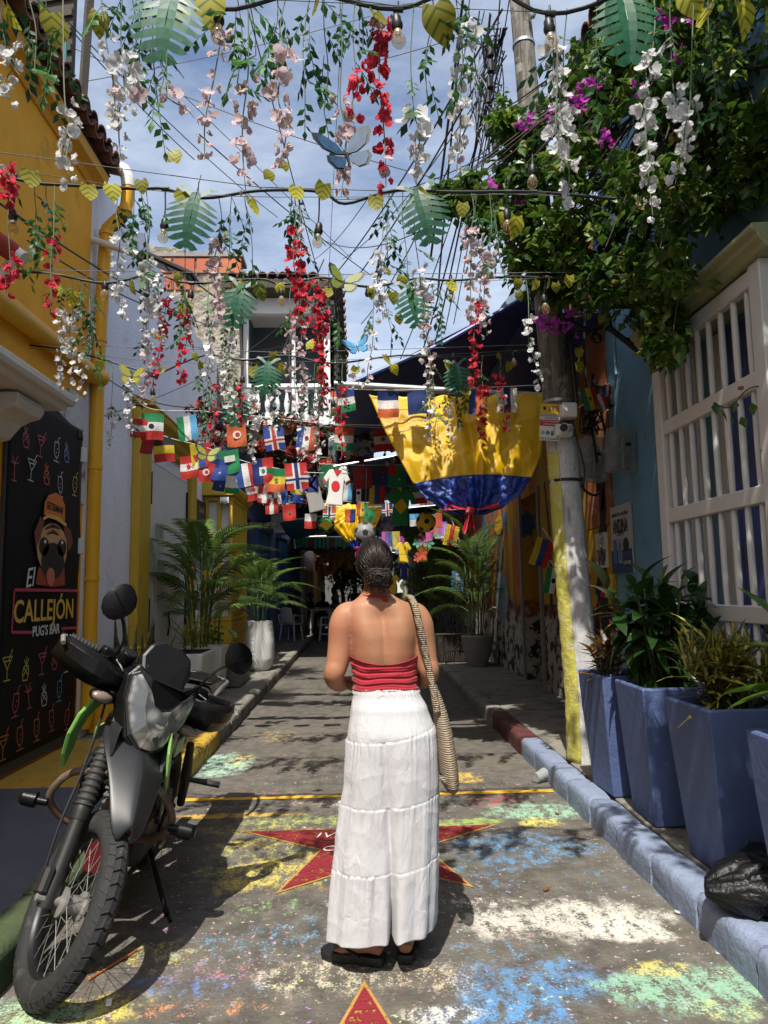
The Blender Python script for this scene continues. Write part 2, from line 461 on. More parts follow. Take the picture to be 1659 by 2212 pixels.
def star_poly(r, q=0.382, rot=0):
    return [((r if k % 2 == 0 else r * q) * math.sin(PI * k / 5 + rot), (r if k % 2 == 0 else r * q) * math.cos(PI * k / 5 + rot)) for k in range(10)]
def sheet(mb, poly, z):
    n = len(poly); mb.add([(x, y, z) for x, y in poly], [tuple(range(n - 1, -1, -1))])
def star(cx, cy, r, label, words):
    st = thing('painted_star', label, 'painted star', (cx, cy, 0.0))
    a = MB(); sheet(a, star_poly(r), 0.004); a.build('gold_border', M_GOLD, st)
    a = MB(); sheet(a, star_poly(r * 0.945), 0.008); a.build('red_fill', M_STAR, st)
    for s, x, y, sz in words:
        text('lettering', s, sz, M_CHALK, T(x, y, 0.012), st, shear=0.25, spacing=1.1)
    return st
star(0.07, 4.296, 0.823, 'large worn red star with gold border painted on the road under the woman', [('IVA', -0.24, 0.02 + 0.10, 0.12), ('Co', -0.22, -0.10, 0.11), ('C', -0.17, -0.21, 0.10)])
star(0.01, 2.02, 0.815, 'red star tip with gold border at the bottom edge of the photo', [])
ln = MB()
a, b = G(398, 1729), G(1195, 1709)
d = (b - a).normalized(); nrm = Vector((-d.y, d.x, 0)) * 0.034
pts1 = []; pts2 = []
for k in range(25):
    p = a.lerp(b, k / 24); w = R.uniform(0.85, 1.15)
    pts1.append((p - nrm * w)[:2]); pts2.append((p + nrm * w)[:2])
ln.add([(x, y, 0.004) for x, y in pts1] + [(x, y, 0.004) for x, y in pts2], [(k, k + 1, 26 + k, 25 + k) for k in range(24)])
tag(ln.build('road_line', M_LINE), 'yellow line painted across the road behind the woman', 'painted line')

# ------------------------------------------------------------------ left: yellow house with the black bar banner
XL = -2.57
M_YEL = mat('ochre_yellow_plaster', (0.78, 0.36, 0.008), 0.75, var=0.22, scale=2.2, bump=0.35, bscale=26, coord='World', wear=(0.50, 0.22, 0.010), wlo=0.56, whi=0.74, wscale=2.5)
M_YTRIM = mat('ochre_trim_paint', (0.66, 0.33, 0.012), 0.55, var=0.15, scale=4, bump=0.2, bscale=20, coord='World')
M_PIPEY = mat('yellow_pipe_paint', (0.66, 0.34, 0.010), 0.45, var=0.12, scale=5, bump=0.15, bscale=18, wear=(0.45, 0.20, 0.02), wlo=0.6, whi=0.7, coord='World')
M_PEEL = mat('peeling_white_plaster', (0.50, 0.50, 0.49), 0.85, var=0.2, scale=5, bump=0.6, bscale=18, coord='World', wear=(0.16, 0.15, 0.14), wlo=0.54, whi=0.62, wscale=6)
M_TILE = mat('old_clay_tile', (0.14, 0.060, 0.042), 0.85, var=0.4, scale=9, bump=0.5, bscale=30, rand=0.3)
M_WHITE = mat('white_paint', (0.72, 0.72, 0.70), 0.6, var=0.08, scale=4, bump=0.15, bscale=25, coord='World')
M_OFFW = mat('off_white_stucco', (0.60, 0.58, 0.54), 0.8, var=0.15, scale=4, bump=0.35, bscale=22, coord='World', wear=(0.25, 0.23, 0.20), wlo=0.60, whi=0.75, wscale=6)
M_PVC = mat('white_pvc', (0.62, 0.61, 0.58), 0.4, var=0.1, wear=(0.3, 0.28, 0.25), wlo=0.6, whi=0.75)
M_BLACKP = mat('black_plastic', (0.012, 0.012, 0.013), 0.45, var=0.2)
M_DKMETAL = mat('dark_metal', (0.03, 0.03, 0.032), 0.45, metal=0.4)
M_DWOOD = mat('weathered_dark_wood', (0.055, 0.045, 0.035), 0.85, var=0.35, scale=12, bump=0.4)
M_STEEL = mat('galvanised_steel', (0.42, 0.43, 0.43), 0.42, metal=0.8, var=0.15)

yh = thing('yellow_house', 'ochre yellow two storey house with tiled eave on the left', 'house', (XL, 3, 0), w=True)
MB().box(XL - 4, XL, -3, 6.73, 0, 5.42).build('wall', M_YEL, yh)
MB().prism([(XL - 4, 5.42), (XL + .02, 5.42), (XL + .05, 5.46), (XL + .13, 5.50), (XL + .15, 5.58), (XL - 4, 5.58)], -3, 6.76).build('cornice', M_YTRIM, yh)
MB().box(XL + 0.002, XL + 0.022, 6.3, 6.735, 2.30, 3.30).box(XL + 0.002, XL + 0.02, 4.3, 6.3, 2.95, 3.22).build('bare_plaster_patch', M_PEEL, yh)
tile = MB()
def tile_rings(r0, r1, x0, x1, up=1):
    out = []
    for x, r in ((x0, r0), (x1, r1)):
        out.append([(x, r * math.cos(PI * k / 8), up * r * math.sin(PI * k / 8)) for k in range(9)] + [(x, (r - .016) * math.cos(PI * k / 8), up * (r - .016) * math.sin(PI * k / 8)) for k in range(8, -1, -1)])
    return out
tile.rings(tile_rings(0.10, 0.085, 0.0, -0.5))
tile_me = tile.mesh('roof_tile', M_TILE, True, 50)
pan = MB(); pan.rings(tile_rings(0.10, 0.10, 0.0, -0.5, -1)); pan_me = pan.mesh('roof_tile', M_TILE, True, 50)
roof_l = MB().prism([(XL - 4, 6.5), (XL - 4, 5.6), (XL + .08, 5.585), (XL + .16, 5.60)], -3, 6.78).build('roof', M_DWOOD, yh)
for k in range(42):
    yy = -1.4 + k * 0.197
    for q in range(2):
        link('roof_tile', tile_me, roof_l, T(XL + 0.24 - q * 0.4, yy, 5.70 + q * 0.085) @ RY(12) @ RZ(R.uniform(-3, 3)) @ RX(R.uniform(-6, 6)))
    link('roof_tile', pan_me, roof_l, T(XL + 0.26, yy + .098, 5.72) @ RY(12))
# rain pipe with elbows, the horizontal duct along the wall
def PT(px, py, Y): return at(px, py, Y=Y)
dp = thing('rain_pipe', 'yellow painted rain pipe with white elbow on the corner of the yellow house', 'pipe', (-2.45, 6.85, 0.15), w=True)
PY = 6.86
path = [PT(181, 1572, PY), PT(187, 1545, PY), PT(191, 1500, PY), PT(206, 1000, PY), PT(213, 780, PY), PT(228, 520, PY), PT(232, 495, PY), PT(268, 462, PY), PT(274, 440, PY), PT(277, 405, PY)]
MB().tube(path, 0.062, 14).build('downpipe', M_PIPEY, dp, True)
MB().tube([PT(277, 405, PY), PT(276, 385, PY), PT(268, 368, PY), PT(250, 358, PY), PT(215, 352, PY)], [0.066, 0.068, 0.068, 0.066, 0.066], 14).build('gutter_elbow', M_PVC, dp, True)
for p in ((193, 1470), (198, 1250), (205, 1010), (215, 735), (230, 505), (270, 455)):
    c = PT(p[0], p[1], PY); d = Vector((0, 0, 1)); MB().tube([c - d * .02, c + d * .02], 0.072, 14).build('collar', M_PIPEY, dp, True)
MB().tube([PT(12, 0, PY) * 0 + Vector((XL + .06, 2.0, 3.52)), Vector((XL + .06, 4.4, 3.53)), Vector((XL + .06, 6.70, 3.55)), Vector((XL + .10, 6.86, 3.56))], 0.085, 14).build('wall_duct', M_PIPEY, dp, True)
# post and pipes standing above the eave
tag(MB().tube([at(175, 260, Y=6.3), at(198, -60, Y=6.3)], 0.045, 4).build('roof_post', M_DWOOD), 'dark square post rising behind the tiled eave', 'post')
tag(MB().tube([at(137, 230, Y=6.6), at(142, 70, Y=6.6), at(141, 55, Y=6.6), at(133, 50, Y=6.6)], 0.018, 8).build('teal_conduit', mat('teal_paint', (0.03, 0.16, 0.15), 0.5), None, True), 'thin teal conduit rising beside the roof post', 'pipe')
sc = MB()
sc.box(-0.5, 0.5, -0.06, 0.0, -0.9, 0.9)
for k in range(9): sc.box(-0.5, 0.5, -0.09, -0.06, -0.88 + k * .2, -0.80 + k * .2)
c = at(105, 90, Y=6.9)
tag(sc.build('roof_shutter', M_DWOOD, None, M=T(c.x - .25, c.y + .2, c.z) @ RZ(-12)), 'dark slatted screen on the roof behind the leaves at top left', 'screen')

# concrete canopy with corbel over the bar door
cp = thing('door_canopy', 'white concrete canopy with scrolled corbel on the yellow house', 'canopy', (XL, 4.6, 2.7), w=True)
e1 = at(166, 880, X=-2.12)
z0 = e1.z
prof = [(XL, z0 - .03), (-2.22, z0 - .03), (-2.19, z0), (-2.14, z0), (-2.12, z0 + .03), (-2.12, z0 + .075), (-2.20, z0 + .10), (XL, z0 + .16)]
MB().prism(prof, 1.5, e1.y).build('slab', M_OFFW, cp, bevel=0.006)
cor = [(XL, z0 - .05), (-2.27, z0 - .05), (-2.26, z0 - .10), (-2.29, z0 - .15), (-2.36, z0 - .17), (-2.42, z0 - .20), (-2.47, z0 - .26), (-2.50, z0 - .30), (XL, z0 - .32)]
MB().prism(cor, e1.y - 0.62, e1.y - 0.22).build('corbel', M_OFFW, cp, bevel=0.008)
# rolled red awning end at the left edge
aw = thing('rolled_awning', 'rolled red awning with white end pipe at the left edge', 'awning', (-2.3, 4.3, 3.4), w=True)
MB().tube([at(-160, 420, Y=3.9), at(28, 545, Y=4.3)], 0.062, 14).build('roll', mat('awning_red', (0.28, 0.03, 0.015), 0.7), aw, True)
MB().tube([at(24, 540, Y=4.3), at(52, 560, Y=4.3)], 0.045, 14).tube([at(38, 552, Y=4.3), at(5, 588, Y=4.35), at(-40, 640, Y=4.4)], 0.03, 10).build('end_pipe', M_PVC, aw, True)
# street lamp on a white arm
sl = thing('wall_lamp', 'black flat street lamp on a white pipe arm at the yellow house corner', 'street lamp', tuple(at(192, 515, Y=6.75)), w=True)
a, b, c = at(192, 515, Y=6.75), at(300, 552, Y=6.75), at(420, 606, Y=6.7)
MB().tube([a, b], 0.034, 12).build('arm', M_PVC, sl, True)
MB().box(-.03, .0, -.08, .08, -.09, .09, T(*a)).build('wall_plate', M_PVC, sl)
ax = (c - b).normalized(); x, y, z = frame(ax)
Mh = mat_from(ax, -x, y, b)
L = (c - b).length
MB(Mh).box(0, .1, -.05, .05, -.05, .05).box(.08, L, -.11, .11, .0, .05).build('head', M_BLACKP, sl, bevel=0.015)
for k in range(2): MB(Mh).box(.16 + k * .2, .33 + k * .2, -.085, .085, -.012, -.001).build('lens', mat('lamp_lens', (0.35, 0.35, 0.34), 0.25), sl)
MB(Mh).tube([(L - .02, .0, 0), (L + .35, .0, -.08)], 0.012, 8).build('strut', M_BLACKP, sl)

# black banner with the bar name
bn = thing('bar_banner', 'black bar banner with a pug in an orange cap and glass outlines', 'banner', (XL, 5.8, 0.2), w=True)
BY0, BY1, BZ0, BZ1 = 5.22, 6.60, 0.26, 3.02
M_BAN = mat('black_vinyl', (0.008, 0.008, 0.009), 0.6, var=0.3, scale=3, bump=0.15, bscale=6, coord='World', spec=0.12)
XB = XL + 0.03
def banner_pt(u, v):
    yy = BY0 + u * (BY1 - BY0); zz = BZ0 + v * (BZ1 - BZ0)
    if v > 0.98: zz -= 0.02 + 0.03 * math.sin(9 * u) + (0.10 if u > .93 else 0)
    if u > .98: yy += 0.03 * math.sin(13 * v)
    return (XB + 0.006 * math.sin(7 * u + 5 * v) * math.sin(3 * v), yy, zz)
g = MB().grid(banner_pt, 30, 36)
bo = g.build('vinyl_sheet', M_BAN, bn, True, 0)
so = bo.modifiers.new('solid', 'SOLIDIFY'); so.thickness = 0.004; so.offset = -1
MB().box(XL + .002, XL + .024, BY0 - .03, BY1 + .02, BZ0 - .08, BZ1 - .04).build('backing_board', M_DWOOD, bn)
for zz in (1.0, 1.9, 2.75):
    MB().box(XL + .02, XL + .05, BY1 - .02, BY1 + .07, zz - .07, zz + .07).build('clip', M_PVC, bn, bevel=.006)
Mb = lambda u, v, off=0.012: Matrix(((0, 0, 1, XB + off), (1, 0, 0, u), (0, 1, 0, v), (0, 0, 0, 1)))    # local xy -> wall YZ
M_BY = flat('banner_yellow', (0.62, 0.40, 0.06)); M_BW = flat('banner_white', (0.62, 0.62, 0.62)); M_BP = flat('banner_pink', (0.42, 0.045, 0.09))
M_BO = flat('banner_orange', (0.55, 0.16, 0.03)); M_BT = flat('banner_tan', (0.50, 0.30, 0.13)); M_BBR = flat('banner_brown', (0.15, 0.05, 0.02)); M_BK = flat('banner_dark', (0.014, 0.012, 0.012))
M_BTO = flat('banner_tongue', (0.52, 0.14, 0.10)); M_BRD = flat('banner_fur_red', (0.28, 0.05, 0.02))
def bpt(px, py): p = at(px, py, X=XB); return p.y, p.z
c1 = bpt(97, 1320)
w1 = bpt(160, 1320)[0] - bpt(34, 1320)[0]
text('banner_name', 'CALLEJÓN', 0.30, M_BY, Mb(*c1, 0.0135) @ S(1, .80, 1), bn, width=w1, bold=0.004)
c2 = bpt(97, 1362); text('banner_name', "PUG'S BAR", 0.14, M_BW, Mb(*c2, 0.0135) @ S(1, .80, 1), bn, width=bpt(126, 1362)[0] - bpt(68, 1362)[0], bold=0.002)
c3 = bpt(60, 1250); text('banner_name', 'El', 0.21, M_BW, Mb(*c3, 0.0135) @ RZ(8), bn, shear=0.35)
fr = MB()
def bar(p, q, w=0.012, mb=fr, off=0.012):
    a, b = Vector(bpt(*p)), Vector(bpt(*q)); n = (b - a).normalized(); n = Vector((-n.y, n.x)) * w
    mb.add([(XB + off, *(a - n)), (XB + off, *(b - n)), (XB + off, *(b + n)), (XB + off, *(a + n))], [(0, 1, 2, 3)])
for p, q in (((28, 1274), (166, 1276)), ((28, 1274), (22, 1366)), ((166, 1276), (163, 1356)), ((22, 1366), (66, 1366)), ((130, 1358), (163, 1356))): bar(p, q)
fr.build('name_frame', M_BP, bn)
# the dog in the cap: flat printed shapes
def blob(mb, pts, off):
    P = [bpt(*p) for p in pts]; c = (sum(p[0] for p in P) / len(P), sum(p[1] for p in P) / len(P))
    n = len(P); mb.add([(XB + off, *p) for p in P] + [(XB + off, *c)], [(i, (i + 1) % n, n) for i in range(n)])
def ell(cx, cy, rx, ry, n=18, a0=0): return [(cx + rx * math.cos(2 * PI * k / n + a0), cy + ry * math.sin(2 * PI * k / n + a0)) for k in range(n)]
def printed(name, m, shapes, off):
    mb = MB()
    for s in shapes: blob(mb, s, off)
    mb.build(name, m, bn)
printed('pug_fur', M_BRD, [[(74, 1262), (80, 1225), (118, 1230), (136, 1222), (138, 1264), (110, 1268)]], 0.0115)
printed('pug_head', M_BT, [ell(109, 1185, 33, 55)], 0.0135)
for sh_ in ([(70, 1150), (84, 1116), (92, 1126), (84, 1160), (74, 1185)], [(132, 1130), (150, 1146), (154, 1172), (146, 1192), (138, 1160)]): printed('pug_ear', M_BBR, [sh_], 0.0145)
printed('pug_muzzle', M_BK, [ell(110, 1212, 25, 40)] + [ell(91, 1180, 11, 20), ell(130, 1183, 10, 18)], 0.0155)
for sh_ in (ell(93, 1170, 2.5, 4), ell(130, 1172, 2.5, 4)): printed('pug_eye', M_BW, [sh_], 0.0175)
printed('pug_wrinkles', M_BBR, [[(92, 1140), (110, 1130), (128, 1140), (126, 1144), (110, 1135), (94, 1144)], [(96, 1152), (110, 1143), (124, 1153), (122, 1157), (110, 1148), (98, 1156)]], 0.0175)
printed('pug_tongue', M_BTO, [ell(105, 1246, 9, 20)], 0.0175)
printed('cap', M_BO, [[(90, 1112), (92, 1085), (100, 1070), (116, 1064), (128, 1072), (136, 1092), (136, 1126), (112, 1114)]], 0.0180)
printed('cap_brim', M_BY, [[(88, 1118), (100, 1110), (122, 1116), (140, 1132), (138, 1138), (118, 1124), (100, 1118), (89, 1124)]], 0.0195)
cc = bpt(114, 1098); text('cap_lettering', 'GETSEMANI', 0.085, M_BK, Mb(*cc, 0.0205) @ RZ(-3), bn, width=bpt(132, 1098)[0] - bpt(97, 1098)[0], bold=0.001)
# outlined glasses as flat strips
DRINK = [flat('neon_orange', (0.50, 0.15, 0.06)), flat('neon_blue', (0.15, 0.28, 0.42)), flat('neon_pink', (0.46, 0.09, 0.12)), flat('neon_yellow', (0.50, 0.42, 0.09)), flat('neon_white', (0.5, 0.52, 0.52))]
SHAPES = {
    'tall': [[(-.3, .0), (.3, .0)], [(0, 0), (0, .2)], [(-.12, .2), (.12, .2), (.26, .45), (.22, .95), (-.22, .95), (-.26, .45), (-.12, .2)], [(.05, .9), (.2, 1.2), (.34, 1.24)], [(-.05, .4), (.02, .46)], [(.02, .6), (.1, .66)]],
    'martini': [[(-.28, 0), (.28, 0)], [(0, 0), (0, .45)], [(0, .45), (.42, .95), (-.42, .95), (0, .45)], [(-.25, .78), (.25, .78)], [(.1, .8), (.4, 1.25)]],
    'pineapple': [[(-.2, .1), (-.3, .4), (-.2, .7), (.2, .7), (.3, .4), (.2, .1), (-.2, .1)], [(-.25, .3), (.2, .65)], [(.25, .3), (-.2, .65)], [(0, .7), (0, 1.1)], [(0, .7), (.2, 1.0)], [(0, .7), (-.2, 1.0)]],
    'palm': [[(-.2, 0), (.2, 0)], [(0, 0), (-.08, .7)], [(-.08, .7), (.3, .85)], [(-.08, .7), (-.4, .8)], [(-.08, .7), (.15, 1.1)], [(-.08, .7), (-.3, 1.05)]]}
rr = random.Random(4); kinds = list(SHAPES)
yy = BY0 + .12
def free(y_, z_):
    for (a0, b0) in ((34, 1055), ):
        pass
    y_a, z_a = bpt(50, 1290)[0], bpt(97, 1390)[1]
    zt = bpt(110, 1050)[1]
    return not (z_a - .05 < z_ + .1 < zt and bpt(14, 1300)[0] - .05 < y_ < bpt(172, 1300)[0] + .02)
for row in range(11):
    for col in range(6):
        gy = BY0 + .10 + col * .27 + (.13 if row % 2 else 0) + rr.uniform(-.03, .03); gz = BZ0 + .06 + row * .25 + rr.uniform(-.03, .03)
        if gy > BY1 - .1 or gz > BZ1 - .30 or not free(gy, gz): continue
        sh = SHAPES[kinds[rr.choice([0, 0, 0, 1, 1, 2, 3])]]; s_ = 0.175; mb = MB(); tilt = rr.uniform(-.15, .15)
        for line in sh:
            for p, q in zip(line, line[1:]):
                a, b = [Vector((gy + s_ * (u[0] - tilt * u[1]), gz + s_ * u[1])) for u in (p, q)]
                n = (b - a); 
                if n.length < 1e-6: continue
                n = Vector((-n.y, n.x)).normalized() * .0042
                mb.add([(XB + .011, *(a - n)), (XB + .011, *(b - n)), (XB + .011, *(b + n)), (XB + .011, *(a + n))], [(0, 1, 2, 3)])
        mb.build('glass_print', rr.choice(DRINK), bn)
# terracotta pot at the left edge on the pavement
tp = thing('terracotta_pot', 'terracotta pot cut by the left edge of the photo', 'pot', (-2.32, 4.35, 0.15))
MB().lathe([(0.12, 0), (0.17, 0.28), (0.19, 0.28), (0.19, 0.34), (0.165, 0.34), (0.15, 0.28)], 20).build('pot', mat('terracotta', (0.22, 0.07, 0.03), 0.8), tp, True)
# ------------------------------------------------------------------ left: white house with yellow pilasters
M_LAV = mat('pale_white_plaster', (0.72, 0.73, 0.76), 0.82, var=0.12, scale=2.5, bump=0.55, bscale=14, coord='World', wear=(0.58, 0.59, 0.63), wlo=0.55, whi=0.75, wscale=3)
M_PILY = mat('mustard_plaster', (0.48, 0.32, 0.03), 0.75, var=0.2, scale=6, bump=0.4, bscale=22, coord='World', wear=(0.30, 0.20, 0.05), wlo=0.58, whi=0.7, wscale=8)
M_DOORW = mat('white_door_paint', (0.58, 0.57, 0.55), 0.55, var=0.08, coord='World')
M_IRON = mat('wrought_iron', (0.012, 0.012, 0.012), 0.5, var=0.2)
M_STONE = None
wh = thing('white_house', 'pale white plaster house with mustard pilasters beside the yellow house', 'house', (XL, 9.8, 0), w=True)
def ptop(y): return 5.72 + 0.10 * math.sin(y * 3.1) + 0.07 * math.sin(y * 7.7)
wall = MB(); ys = [6.735 + k * (13.0 - 6.735) / 30 for k in range(31)]
wall.rings([[(XL, y_, 0.0), (XL, y_, ptop(y_)), (XL - .35, y_, ptop(y_) + .04), (XL - .35, y_, 0.0)] for y_ in ys])
wall.build('wall', M_LAV, wh)
def wx(px, py=1300): return at(px, py, X=XL).y
PD = [8.15, 8.62, 10.75, 11.1]
for y0, y1 in ((8.15, 8.60), (10.70, 11.05)):
    MB().box(XL, XL + .10, y0, y1, .15, 3.32).build('pilaster', M_PILY, wh, bevel=.012)
    MB().box(XL, XL + .20, y0 - .10, y1 + .08, .15, .88).build('pilaster_base', M_PILY, wh, bevel=.02)
MB().box(XL - .002, XL + .03, 8.62, 10.69, 3.105, 3.298).build('door_head', M_LAV, wh)
MB().prism([(XL, 3.30), (XL + .10, 3.30), (XL + .12, 3.35), (XL + .18, 3.40), (XL + .21, 3.46), (XL + .28, 3.50), (XL + .30, 3.56), (XL, 3.62)], 8.1, 11.15).build('cornice', M_PILY, wh, bevel=.008)
for k in range(4): MB().box(XL + .0, XL + .26 - .06 * k, 8.1, 11.15, 3.625 + k * .03, 3.645 + k * .03).build('cornice_ridge', M_PILY, wh)
dr = MB().box(XL - .02, XL + .02, 8.62, 10.69, .16, 3.10).build('double_door', M_DOORW, wh)
n = 13
for k in range(n):
    y0 = 8.63 + k * 2.05 / n
    MB().box(XL + .021, XL + .042, y0, y0 + 2.05 / n - .012, .17, 3.09).build('plank', M_DOORW, dr, bevel=.004)
for y0, z0, z1 in ((8.72, 2.55, 2.95), (8.72, 1.0, 1.4), (10.58, 2.5, 2.95), (10.58, 1.0, 1.4)):
    MB().tube([(XL + .06, y0, z0), (XL + .06, y0, z1)], .018, 8).build('hinge', M_IRON, dr)
MB().tube([(XL + .05, 9.66, .9), (XL + .07, 9.66, 1.05), (XL + .05, 9.66, 1.2)], .012, 8).build('door_pull', M_IRON, dr)
sg = thing('house_sign', 'small black plaque on the white house wall', 'sign', (XL, 11.5, 2.6), w=True)
MB().box(XL + .02, XL + .05, 11.25, 11.95, 2.52, 2.95).build('board', M_BLACKP, sg, bevel=.006)
text('sign_lettering', 'Cas En', .14, M_BY, Matrix(((0, 0, 1, XL + .054), (1, 0, 0, 11.6), (0, 1, 0, 2.80), (0, 0, 0, 1))), sg)
# mustard window box
bw = thing('window_box', 'mustard yellow projecting window with barred side on the white house', 'window', (-2.3, 12.8, 0.15), w=True)
M_GLASSD = mat('dim_window_glass', (0.10, 0.105, 0.10), 0.15, spec=0.6)
X1, Y0, Y1 = -2.08, 11.95, 13.65
MB().box(XL + .002, X1, Y0, Y1, .15, 1.0).build('plinth', M_PILY, bw, bevel=.015)
MB().prism([(XL, 3.08), (X1 + .03, 3.08), (X1 + .08, 3.14), (X1 + .10, 3.22), (XL, 3.34)], Y0 - .10, Y1 + .06).build('hood', M_PILY, bw, bevel=.008)
MB().box(XL + .05, X1 - .05, Y0 + .06, Y1 - .06, 1.0, 3.08).build('pane', M_DOORW, bw)
for xx in (XL + .03, XL + .24, X1 - .06): MB().box(xx, xx + .06, Y0, Y0 + .055, 1.0, 3.08).build('mullion', M_PILY, bw, bevel=.004)
for zz in (1.0, 1.75, 2.38, 3.0): MB().box(XL + .01, X1 - .001, Y0 - .006, Y0 + .054, zz, zz + .07).build('transom', M_PILY, bw, bevel=.004)
for k in range(14):
    yy = Y0 + .06 + k * (Y1 - Y0 - .06) / 14
    MB().box(X1 - .045, X1 - .005, yy, yy + .045, 1.06, 3.02).build('slat', M_PILY, bw)
for zz in (1.0, 2.0, 3.02): MB().box(X1 - .05, X1 + .004, Y0 + .056, Y1, zz, zz + .06).build('side_rail', M_PILY, bw)
cc_ = thing('security_camera', 'small white dome camera under the mustard window hood', 'camera', (-2.2, 11.9, 2.95))
MB().box(-.07, .07, -.04, .02, 0, .10).ball((0, -.05, .03), .055, 12).build('housing', M_WHITE, cc_, True)
# roofless two storey gable of old masonry with the balcony
def stone_mat():
    t = NT('crumbling_masonry'); P = t.coord('World')
    n1 = t.noise(P, 2.2, 8, .65); n2 = t.noise(P, 9, 6, .7)
    c = t.mix(t.ramp(n2, .3, .7), (.20, .17, .13, 1), (.42, .39, .33, 1))
    c = t.mix(t.ramp(n1, .52, .60), c, (.12, .11, .10, 1)); c = t.mix(t.ramp(t.noise(P, 3.1, 5), .60, .66), c, (.36, .25, .10, 1))
    return t.fin(c, .9, t.bump(t.math('ADD', n2, t.math('MULTIPLY', t.voro(P, 7), -.8)), 1.0, .06), 0, .2)
M_STONE = stone_mat()
M_BRICK = mat('orange_hollow_brick', (0.42, 0.135, 0.06), .8, var=.2, bump=.3, rand=.2, coord='World')
M_MORT = mat('grey_mortar', (0.24, 0.22, 0.20), .9, var=.25, bump=.5, coord='World')
rg = thing('ruined_gable', 'crumbling masonry gable with orange bricks along its top behind the white house', 'building', (-3.2, 13.1, 0), w=True)
GY = 13.06
prof = []
edge = [(515, 905), (520, 800), (516, 700), (520, 640), (512, 600), (505, 570), (518, 556)]
top = [(500, 552), (430, 548), (380, 536), (330, 532)]
pts = [at(x_, y_, Y=GY) for x_, y_ in edge + top]
poly = [(-4.9, 4.9)] + [(pts[0].x, 4.9)] + [(p.x, p.z) for p in pts] + [(-4.9, pts[-1].z + .1)]
MB().prism([(x_, z_) for x_, z_ in poly], GY, GY + .45).build('gable_wall', M_STONE, rg)
tz = pts[-1].z
MB().box(-4.95, pts[6].x + .06, GY - .05, GY + .50, pts[6].z + .0, pts[6].z + .07).build('coping', M_MORT, rg)
for k in range(5):
    xx = -4.3 + k * .44
    for r_ in range(1):
        MB().box(xx, xx + .40, GY - .035, GY + .0, pts[6].z - .33, pts[6].z - .04).build('brick', M_BRICK, rg, bevel=.008)
for k in range(3):
    xx = -4.1 + k * .36
    MB().box(xx, xx + .33, GY - .03, GY, pts[6].z - .66, pts[6].z - .36).build('brick', M_BRICK, rg, bevel=.008)

bb = thing('balcony_house', 'white balcony with balusters and dark opening above the street', 'building', (-1.5, 13.6, 4.4), w=True)
BYf = 13.4
p0, p1 = at(526, 905, Y=BYf), at(712, 905, Y=BYf)
zt, zs, zr = at(600, 655, Y=BYf).z, at(600, 900, Y=BYf).z, at(600, 838, Y=BYf).z
x0, x1 = p0.x, p1.x
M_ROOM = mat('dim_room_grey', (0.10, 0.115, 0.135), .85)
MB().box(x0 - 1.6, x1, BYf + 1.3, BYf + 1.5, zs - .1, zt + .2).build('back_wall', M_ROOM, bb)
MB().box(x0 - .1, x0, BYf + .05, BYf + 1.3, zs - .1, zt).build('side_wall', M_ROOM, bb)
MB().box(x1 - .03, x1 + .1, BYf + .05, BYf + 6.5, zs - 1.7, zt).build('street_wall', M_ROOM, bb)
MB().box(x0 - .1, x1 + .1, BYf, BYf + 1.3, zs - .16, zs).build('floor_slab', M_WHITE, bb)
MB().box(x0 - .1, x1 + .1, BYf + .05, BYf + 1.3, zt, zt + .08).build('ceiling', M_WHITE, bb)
for xx, w_ in ((x0 - .02, .10), (x0 + .92, .07), (x1 - .10, .12)): MB().box(xx, xx + w_, BYf + .0, BYf + .12, zs, zt).build('post', M_WHITE, bb, bevel=.01)
MB().box(x0 - .03, x1 + .03, BYf - .03, BYf + .13, zt - .22, zt + .1).build('fascia', M_WHITE, bb, bevel=.01)
MB().box(x0 - .03, x1 + .03, BYf - .02, BYf + .12, zr, zr + .08).build('handrail', M_WHITE, bb, bevel=.012)
bal = MB().lathe([(.05, 0), (.05, .06), (.028, .09), (.05, .2), (.055, .26), (.03, .40), (.022, .46), (.045, .5), (.045, .55)], 12).mesh('baluster', M_WHITE, True)
nb = 9
for k in range(nb):
    link('baluster', bal, bb, T(x0 + .08 + k * (x1 - x0 - .16) / (nb - 1), BYf + .05, zs) @ S(1, 1, (zr - zs) / .55))
MB().prism([(x0 - .35, zt + .10), (x1 + .28, zt + .10), (x1 + .22, zt + .22), (x0 - .35, zt + .30)], BYf - .5, BYf + 7).build('eave', M_DWOOD, bb)
for k in range(9):
    link('roof_tile', tile_me, bb, T(x0 - .15 + k * .19, BYf - .52, zt + .30) @ RZ(-90) @ RY(14) @ RX(R.uniform(-8, 8)))
for k in range(14):
    link('roof_tile', tile_me, bb, T(x1 + .30, BYf - .3 + k * .42, zt + .20) @ RY(16) @ RX(R.uniform(-8, 8)))
for k in range(7):     # stepped louvres down the street side
    MB().box(x1 + .02, x1 + .16, BYf + .05 + k * .15, BYf + .13 + k * .15, zs - .3, zt - .3).build('side_louvre', M_DWOOD, bb)
# hills of dry twigs on the roof
tw = MB()
for k in range(90):
    c = Vector((x0 + R.uniform(.1, 1.3), BYf - .4 + R.uniform(0, .3), zt + .36)); d = Vector((R.uniform(-1, 1), R.uniform(-1, 1), R.uniform(0, .6))) * .22
    tw.tube([c, c + d], .006, 3)
tag(tw.build('dry_twigs', M_DWOOD), 'tangle of dry twigs on the balcony roof', 'twigs', None, 'stuff')

